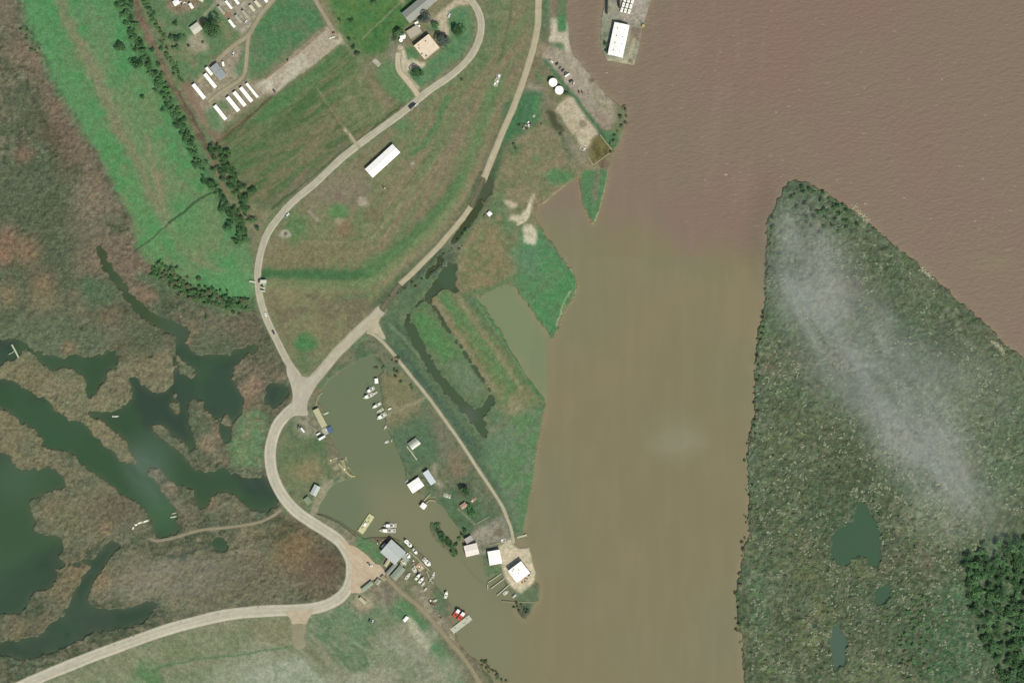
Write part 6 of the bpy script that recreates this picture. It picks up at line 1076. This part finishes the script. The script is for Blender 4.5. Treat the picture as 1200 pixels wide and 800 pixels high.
def crown_mesh(name, n, seed, m, leaf=.28, lobes=6, flat_=.75):
    r = random.Random(seed); v = []; f = []
    cs = [(r.gauss(0, .38), r.gauss(0, .38), r.uniform(-.15, .4), r.uniform(.38, .62)) for _ in range(lobes)] + [(0, 0, .1, .68)]
    for k in range(n):
        cx, cy, cz, cr = r.choice(cs); th = r.uniform(0, 2 * math.pi); ph = math.acos(r.uniform(-.4, 1)); q = cr * r.uniform(.72, 1.02)
        p = Vector((cx + q * math.sin(ph) * math.cos(th), cy + q * math.sin(ph) * math.sin(th), (cz + q * math.cos(ph)) * flat_))
        nn = Vector((math.sin(ph) * math.cos(th) + r.gauss(0, .5), math.sin(ph) * math.sin(th) + r.gauss(0, .5), math.cos(ph) + r.gauss(0, .5))).normalized()
        u = nn.orthogonal().normalized(); w = nn.cross(u); a = r.uniform(0, 6.28); u, w = u * math.cos(a) + w * math.sin(a), w * math.cos(a) - u * math.sin(a); s_ = leaf * r.uniform(.6, 1.2); i = len(v)
        for (e, g, hh) in ((1, 0, -.15), (.1, .7, .1), (-1, 0, -.15), (-.1, -.7, .1)): v.append(tuple(p + u * e * s_ * .6 + w * g * s_ * .6 + nn * hh * s_))
        f.append((i, i + 1, i + 2, i + 3))
    me = bpy.data.meshes.new(name); me.from_pydata(v, [], f); me.materials.append(m); return me
def trunk_mesh(seed):
    r = random.Random(seed); m = MB(); m.tube((0, 0, -1.1), (0, 0, -.1), .10, 7, .06)
    for k in range(5):
        a = k * 1.256 + r.uniform(-.3, .3); m.tube((0, 0, -.5 + .1 * k), (math.cos(a) * .5, math.sin(a) * .5, .05 + .08 * k), .04, 5, .012)
    me = bpy.data.meshes.new('trunk'); me.from_pydata(m.v, [], m.f); me.materials.append(BARK); return me
CR = {k: [crown_mesh('crown', 260, 50 + i + 10 * j, mm, .30) for i in range(3)] for j, (k, mm) in enumerate((('g', LEAF), ('d', LEAFD), ('y', LEAFG), ('b', LEAFB)))}
BIG = {k: crown_mesh('crown', 2200, 93, mm, .14, 11) for k, mm in (('d', LEAFD), ('g', LEAF), ('y', LEAFG))}
TK = [trunk_mesh(i) for i in range(3)]
def tree(px, py, r_, kind, label, group=None, name='tree', big=False, hgt=.9, cat='tree'):
    z = gz(px, py); t = empty(name, px, py, z); t.rotation_euler = (0, 0, R.uniform(0, 6.28)); TAG(t, label, cat, group); h = r_ * hgt
    c = bpy.data.objects.new('crown', BIG[kind] if big else R.choice(CR[kind])); COL.objects.link(c); c.parent = t; c.location = (0, 0, h * 1.05); s_ = r_ * (1.0 if not big else 1.0); c.scale = (s_, s_ * R.uniform(.85, 1.1), h)
    k = bpy.data.objects.new('trunk', R.choice(TK)); COL.objects.link(k); k.parent = t; k.location = (0, 0, h * 1.05); k.scale = (r_, r_, h)
    return t
for (px, py, r_, kd, lb) in [(249.5,37.6,11.5,'d','big round dark tree standing in the lawn of the trailer park'),(498.4,23.4,7.2,'y','grey feathery tree between hangar and flat grey building'),(510,31,4.6,'g','small green tree in the round island east of the grey feathery tree'),(519.4,47.4,8,'y','large grey green tree at the east corner of the office block'),(536,38.4,7,'d','round dark green tree in the lawn inside the road loop'),(489.6,84.6,6.6,'d','round dark tree in the lawn corner between drive and loop road'),
 (468.6,38,5.4,'d','dark tree shading the round white tank'),(463.6,44,3.6,'d','dark bush just west of the tree that shades the white tank'),(141,56.6,5.6,'d','round tree, northern one of the three alone in the levee field'),(162.6,77,6,'d','bushy tree in the middle of the levee field'),(158,71.4,3.4,'d','smaller crown leaning on the bushy tree of the levee field'),(167.6,115,2.8,'d','smallest lone tree in the levee field'),
 (206.4,29.6,3.2,'d','small dark bush north west of the pale grey roofed house'),(201,45,3.4,'d','dark bush at the west end of the clump below the pale house'),(207.6,47.4,4.2,'d','largest bush of the clump south west of the pale house'),(212,43.6,3,'d','bush of the clump nearest the pale house'),(208.4,57,3,'g','bush at the south end of the clump below the pale house'),(216,43,1.6,'d','tiny dark bush at the corner of the pale house'),(237.8,49.8,1.6,'d','tiny dark bush on the gravel east of the pale house'),(221.6,54.6,2,'d','small dark bush on the west edge of the gravel below the pale house'),
 (541,94,1.6,'d','tiny dark bush south of the loop road bend'),(412.6,25.6,3.2,'d','dark bush in the field between gravel yard and long hangar'),(398,24,2,'d','small dark bush in the field right of the gravel yard road'),(409,46.4,2.2,'d','upper dark bush beside the faint field track'),(415,56,3,'d','middle dark bush beside the faint field track'),(419,63,3.2,'d','lower dark bush beside the faint field track'),(439,2.6,3,'d','dark bush in the field near the top edge west of the hangar'),
 (663.4,109.4,2.6,'d','dark bush between the tanks and the tan pad'),(544.6,574,6,'d','dark spreading tree in the bushes north of the salmon shack'),(553,600,4.6,'g','green tree south of the salmon shack'),(550,594.6,3.6,'g','small green tree beside the salmon shack lane'),(709.6,52,2.8,'d','small dark bush by the west wall of the warehouse'),(711,60,2.2,'d','lower dark bush by the west wall of the warehouse'),(727,137.6,2.4,'d','dark bush on the river tip of the lot')]:
    tree(px, py, r_, kd, lb, None, 'tree' if r_ > 3 else 'shrub', big=r_ > 6.2 and kd in BIG, cat='tree' if r_ > 3 else 'shrub')
def along(pts, n, spread, r0, r1, kd, label, group, name='tree', bias=0, cat='tree', avoid=None):
    seg = [(Vector(a), Vector(b)) for a, b in zip(pts[:-1], pts[1:])]; Ls = [(b - a).length for a, b in seg]; tot = sum(Ls)
    for k in range(n):
        q = tot * (k + R.random()) / n; i = 0
        while i < len(Ls) - 1 and q > Ls[i]: q -= Ls[i]; i += 1
        a, b = seg[i]; d = (b - a).normalized(); p = a + d * q + Vector((-d.y, d.x)) * R.gauss(0, spread)
        tree(p.x, p.y, R.uniform(r0, r1), R.choice(kd), label, group, name, cat=cat)
along([(141,-8),(150,15),(158,40),(168,62),(176,80),(190,100),(200,122),(210,142),(222,165),(238,200)], 128, 4.2, 1.6, 3.8, 'dgg', 'dark bush in the row along the field side of the brown ditch', 'bushes west of the brown ditch', 'bush', cat='bush')
along([(164,-8),(178,18),(188,40),(198,62),(207,85),(212,98)], 48, 2.8, 1.4, 3.0, 'dgg', 'small bush in the row along the trailer park side of the brown ditch', 'bushes east of the brown ditch', 'bush', cat='bush')
along([(250,172),(262,190),(272,208),(284,225),(292,245)], 48, 5.5, 2.6, 5, 'ddg', 'tree in the thick grove between the farm field and the end of the brown ditch', 'grove at the ditch end')
along([(240,205),(254,222),(266,240),(278,262),(286,285),(292,262),(296,250)], 42, 5, 2.2, 4.8, 'ddg', 'tree in the thick grove on the levee side of the ditch end', 'grove on the levee side')
along([(182,312),(200,326),(222,338),(245,350),(270,356),(292,356)], 110, 6.5, 1.8, 3.6, 'ggdb', 'bush in the band between the levee field and the marsh', 'bushes south of the levee field', 'bush', cat='bush')
along([(510,616),(518,627),(527,638),(533,646)], 14, 2.6, 2, 3.8, 'gd', 'bush on the overgrown sliver in the harbour mouth', 'bushes of the overgrown sliver', 'bush', cat='bush')
along([(536,648),(530,652),(540,630),(546,620)], 8, 2.4, 1.8, 3.2, 'gd', 'green bush at the corner of the pale hall', 'bushes by the pale hall')
along([(20,30),(32,50),(40,62),(46,52)], 10, 4, 1, 2.2, 'bd', 'small dark scrub clump on the marsh edge near the top left', 'scrub on the marsh edge', 'shrub', cat='shrub')
along([(440,430),(470,418),(460,436),(478,450),(488,456)], 12, 3, 1.2, 2.4, 'gb', 'low bush around the north end of the harbour', 'bushes north of the harbour', 'shrub', cat='shrub')
along([(600,200),(604,150),(640,140),(655,155),(662,175)], 5, 2, 1.4, 2.4, 'bd', 'dark bush near the tan pad', 'bushes near the tan pad', 'shrub', cat='shrub')
along([(452,352),(470,342),(500,322),(530,292),(556,262),(572,240)], 26, 4, .9, 2.0, 'gb', 'low shrub on the dark verge east of the sunken road', 'shrubs beside the sunken road', 'shrub', cat='shrub')
along([(560,776),(575,784),(590,800)], 12, 3.4, 1.6, 3, 'gb', 'bush on the bank at the foot of the marina track', 'bushes at the track end', 'shrub', cat='shrub')
along([(600,708),(612,712),(618,720)], 8, 2.4, 1.2, 2.4, 'bd', 'bush on the tiny marsh islet off the terminal', 'bushes of the terminal islet', 'shrub', cat='shrub')
along([(732,122),(730,145),(722,160),(714,180)], 10, 2.2, 1.2, 2.6, 'gb', 'bush on the river edge of the lots', 'bushes on the river edge', 'shrub', cat='shrub')
def inside(p, poly):
    x, y = p; c = False
    for i in range(len(poly)):
        (xa, ya), (xb, yb) = poly[i], poly[(i + 1) % len(poly)]
        if (ya > y) != (yb > y) and x < (xb - xa) * (y - ya) / (yb - ya) + xa: c = not c
    return c
def scatter(poly, n, mind, fn):
    xs = [p[0] for p in poly]; ys = [p[1] for p in poly]; got = []; tries = 0
    while len(got) < n and tries < n * 60:
        tries += 1; p = (R.uniform(min(xs), max(xs)), R.uniform(min(ys), max(ys)))
        if inside(p, poly) and all((p[0] - q[0]) ** 2 + (p[1] - q[1]) ** 2 > mind ** 2 for q in got): got.append(p); fn(*p)
FOREST = [(1128,655),(1150,636),(1180,630),(1215,632),(1215,815),(1172,800),(1150,745),(1136,705)]
scatter(FOREST, 150, 5.6, lambda x, y: tree(x, y, R.uniform(3.4, 6.4), R.choice('gdd'), 'leafy tree in the forest at the south east corner of the island', 'forest trees of the island corner', hgt=.75))
scatter([(1062,705),(1075,690),(1092,700),(1096,740),(1090,790),(1060,800),(1052,760)], 44, 4, lambda x, y: tree(x, y, R.uniform(1.8, 3.4), R.choice('ggb'), 'green bush in the thicket west of the island forest', 'thicket west of the island forest', 'shrub', cat='shrub', hgt=.55))
scatter([(935,215),(970,228),(1000,245),(1015,262),(960,280),(925,240)], 40, 3.4, lambda x, y: tree(x, y, R.uniform(1.6, 3), R.choice('dg'), 'green bush on the northern tip of the island', 'bushes on the northern tip of the island', 'shrub', cat='shrub'))
along([(905,252),(901,300),(895,385),(889,440),(886,490),(877,530),(878,570),(876,620),(868,665),(864,700),(866,735),(872,770)], 60, 2.2, 1.2, 2.6, 'gb', 'low bush on the ragged west bank of the island', 'bushes on the west bank of the island', 'shrub', cat='shrub')
# pale tufts scattered over the island: the largest as single shrubs, the rest as one mass
tuft = [crown_mesh('tuft', 120, 300 + i, LEAFP, .42, 3, .6) for i in range(4)]
TZ = [[(880,560),(930,500),(1000,470),(1080,460),(1130,520),(1100,620),(1060,680),(1050,770),(1000,775),(880,775)], [(880,540),(920,440),(1000,400),(1100,400),(1180,500),(1140,600),(900,600)]]
def shrub(x, y, r_):
    o = bpy.data.objects.new('pale_shrub', R.choice(tuft)); COL.objects.link(o); o.location = wp(x, y, gz(x, y) + .4); o.rotation_euler = (0, 0, R.uniform(0, 6.28)); o.scale = (r_, r_, r_ * .9); TAG(o, 'pale grey green shrub dotted over the southern half of the island', 'shrub', 'pale shrubs scattered over the island')
scatter(TZ[0], 235, 6.0, lambda x, y: shrub(x, y, R.uniform(1.7, 3.1)) if gz(x, y) > .2 else None); scatter(TZ[1], 60, 9, lambda x, y: shrub(x, y, R.uniform(1.4, 2.6)) if gz(x, y) > .2 else None)
v = []; f = []
def small(x, y, s_, z=.5):
    b = len(v); c = wp(x, y, max(gz(x, y), 0) + z); k = 5; r0 = R.uniform(0, 6)
    for i in range(k): a = r0 + i * 1.2566; v.append((c.x + math.cos(a) * s_ * R.uniform(.7, 1.1), c.y + math.sin(a) * s_ * R.uniform(.7, 1.1), c.z - s_ * .3))
    v.append((c.x, c.y, c.z + s_ * .25)); f.extend([(b + i, b + (i + 1) % k, b + k) for i in range(k)])
def mass(name, m, label, cat):
    global v, f
    me = bpy.data.meshes.new(name); me.from_pydata(v, [], f); me.materials.append(m); o = bpy.data.objects.new(name, me); COL.objects.link(o); o['kind'] = 'stuff'; o['label'] = label; o['category'] = cat; v, f = [], []
for k in range(2600):
    x = R.uniform(878, 1198); y = R.uniform(240, 790)
    dens = float(fbm(np.array([x]), np.array([y]), 34, 3, 401)[0]) * (1.2 if y > 440 else .75)
    if R.random() < (dens - .25) * 1.4 and inside((x, y), ISL) and not inside((x, y), FOREST) and gz(x, y) > .2: [small(x + R.gauss(0, 1.1), y + R.gauss(0, 1.1), R.uniform(.8, 1.7), R.uniform(.4, .9)) for _ in range(3)]
mass('undergrowth', LEAFP, 'pale reed tufts covering the marshy island', 'undergrowth')
for k in range(9000):
    x = R.uniform(876, 1199); y = R.uniform(215, 790)
    dens = float(fbm(np.array([x]), np.array([y]), 26, 3, 402)[0])
    if R.random() < (dens - .3) * 1.6 and inside((x, y), ISL) and gz(x, y) > .2: small(x, y, R.uniform(.9, 1.9), .6)
mass('scrub', LEAFS, 'dark green scrub covering the marshy island', 'scrub')
for k in range(7000):
    x = R.uniform(0, 330); y = R.uniform(0, 760)
    dens = float(fbm(np.array([x]), np.array([y]), 20, 3, 403)[0])
    if R.random() < (dens - .35) * 1.6 and inside((x, y), MARSH) and not inside((x, y), LEV) and gz(x, y) > .2: small(x, y, R.uniform(.7, 1.5), .45)
mass('reeds', LEAFB, 'brown green reeds covering the western marsh', 'reeds')
def veg(poly, n, r0, r1, m, name, label, z=.5):
    xs = [p[0] for p in poly]; ys = [p[1] for p in poly]; k = 0
    while k < n:
        x, y = R.uniform(min(xs), max(xs)), R.uniform(min(ys), max(ys)); k += 1
        if inside((x, y), poly): small(x, y, R.uniform(r0, r1), z)
    mass(name, m, label, 'vegetation')
veg([(178,308),(198,322),(222,334),(246,344),(275,350),(298,350),(298,362),(270,364),(240,358),(210,344),(182,326)], 2600, .8, 1.8, LEAFS, 'vegetation', 'low green scrub filling the band south of the levee field')
# rock armour along the island and peninsula banks
def rocks(name, pts, n, sp, label, m):
    t = []
    mm = MB(); p = smooth(pts, 4)
    for k in range(n):
        i = R.randrange(len(p) - 1); q = R.random(); x = p[i][0] * (1 - q) + p[i + 1][0] * q + R.gauss(0, sp); y = p[i][1] * (1 - q) + p[i + 1][1] * q + R.gauss(0, sp); c = wp(x, y); s_ = R.uniform(.4, 1.0); z = max(gz(x, y), 0); mm.box(c.x - s_, c.x + s_, c.y - s_ * .8, c.y + s_ * .8, z - .4, z + s_ * .6, s_ * .3)
    o = mm.build(name, m); o['kind'] = 'stuff'; o['label'] = label; o['category'] = 'rocks'
RK = mat('pale_riprap', (184,180,150), .95)
rocks('gravel', [(999,240),(1008,249),(1018,259)], 90, 1.8, 'pale rock armour on the north east bank of the island', RK); rocks('gravel', [(1079,313),(1086,319),(1094,326)], 50, 1.1, 'small pale rock patch midway down the island bank', RK); rocks('gravel', [(1160,400),(1168,403),(1178,415)], 60, 1.2, 'pale rock patch at the east end of the island bank', RK)
rocks('gravel', [(677,207),(681,235),(688,252),(693,262),(697,258),(703,244),(709,224),(714,202)], 80, .5, 'ochre rocks edging the narrow river spit', mat('ochre_rock', (168,152,112), .95)); rocks('gravel', [(664,308),(677,328),(673,348),(664,362),(656,380),(650,394)], 70, .5, 'pale rocks edging the green diamond of land', mat('ochre_rock', (168,152,112)))
rocks('gravel', [(640,478),(633,512),(627,545),(623,575)], 50, .35, 'pale rocks along the river bank of the peninsula', mat('ochre_rock', (168,152,112))); rocks('gravel', [(404,536),(410,550),(416,557)], 30, 1.2, 'rocks on the west harbour point', RK)

# ------------------------------------------------------------------ thin low cloud over the island
def cloud(px, py, rx, ry, ang, dens, z, rz, label, seed, sc=.016):
    m = bpy.data.materials.new('cloud_vapour'); m.use_nodes = True; n = m.node_tree; n.nodes.clear(); l = n.links.new; out = n.nodes.new('ShaderNodeOutputMaterial'); pv = n.nodes.new('ShaderNodeVolumePrincipled'); l(pv.outputs[0], out.inputs['Volume'])
    pv.inputs['Color'].default_value = (1, .99, .94, 1); pv.inputs['Anisotropy'].default_value = 0.0
    tc = n.nodes.new('ShaderNodeTexCoord'); ln = n.nodes.new('ShaderNodeVectorMath'); ln.operation = 'LENGTH'; l(tc.outputs['Object'], ln.inputs[0])
    fo = n.nodes.new('ShaderNodeMapRange'); fo.interpolation_type = 'SMOOTHSTEP'; fo.inputs[1].default_value = 1.0; fo.inputs[2].default_value = .15; fo.inputs[3].default_value = 0; fo.inputs[4].default_value = 1; l(ln.outputs['Value'], fo.inputs[0])
    mp = n.nodes.new('ShaderNodeMapping'); mp.inputs['Scale'].default_value = (rx * sc * .7, ry * sc * 1.9, 1.0); mp.inputs['Location'].default_value = (seed * 3.1, seed * 1.7, 0); l(tc.outputs['Object'], mp.inputs[0])
    nz = n.nodes.new('ShaderNodeTexNoise'); nz.inputs['Scale'].default_value = 1; nz.inputs['Detail'].default_value = 6; nz.inputs['Roughness'].default_value = .65; nz.inputs['Distortion'].default_value = .8; l(mp.outputs[0], nz.inputs['Vector'])
    r_ = n.nodes.new('ShaderNodeMapRange'); r_.inputs[1].default_value = .36; r_.inputs[2].default_value = .72; r_.inputs[3].default_value = 0; r_.inputs[4].default_value = dens; l(nz.outputs[0], r_.inputs[0])
    mu = n.nodes.new('ShaderNodeMath'); mu.operation = 'MULTIPLY'; l(fo.outputs[0], mu.inputs[0]); l(r_.outputs[0], mu.inputs[1]); l(mu.outputs[0], pv.inputs['Density'])
    import bmesh
    bm = bmesh.new(); bmesh.ops.create_icosphere(bm, subdivisions=3, radius=1.0); me = bpy.data.meshes.new('cloud'); bm.to_mesh(me); bm.free(); me.materials.append(m)
    o = bpy.data.objects.new('cloud', me); COL.objects.link(o); o.location = wp(px, py, z); o.scale = (rx, ry, rz); o.rotation_euler = (0, 0, math.radians(ang)); o['kind'] = 'stuff'; o['label'] = label; o['category'] = 'cloud'
k_ = 0.985
def P_(x, y): return 600 + (x - 600) * k_, 400 + (y - 400) * k_          # the cloud floats 45 m up, so it stands nearer the image centre
cloud(*P_(954, 322), 122, 74, -72, .028, 46, 17, 'thin white cloud wisp over the north west of the island', 1); cloud(*P_(1020, 430), 230, 92, -52, .031, 46, 17, 'long thin cloud streak running down the middle of the island', 2)
cloud(*P_(1100, 540), 170, 80, -50, .022, 46, 17, 'broad white cloud wisp north of the forest', 3); cloud(*P_(1130, 440), 110, 60, -40, .014, 46, 16, 'very faint wisp near the eastern island bank', 6)
cloud(*P_(175, 560), 60, 34, -50, .010, 46, 16, 'faint wisp over the mouth of the bayou channel', 7, .02); cloud(*P_(200, 680), 110, 40, 10, .010, 46, 16, 'faint veil over the reed land north of the southern road', 8, .02)
cloud(*P_(795, 518), 52, 26, 0, .008, 46, 16, 'very faint wisp over the middle of the river', 5, .02)
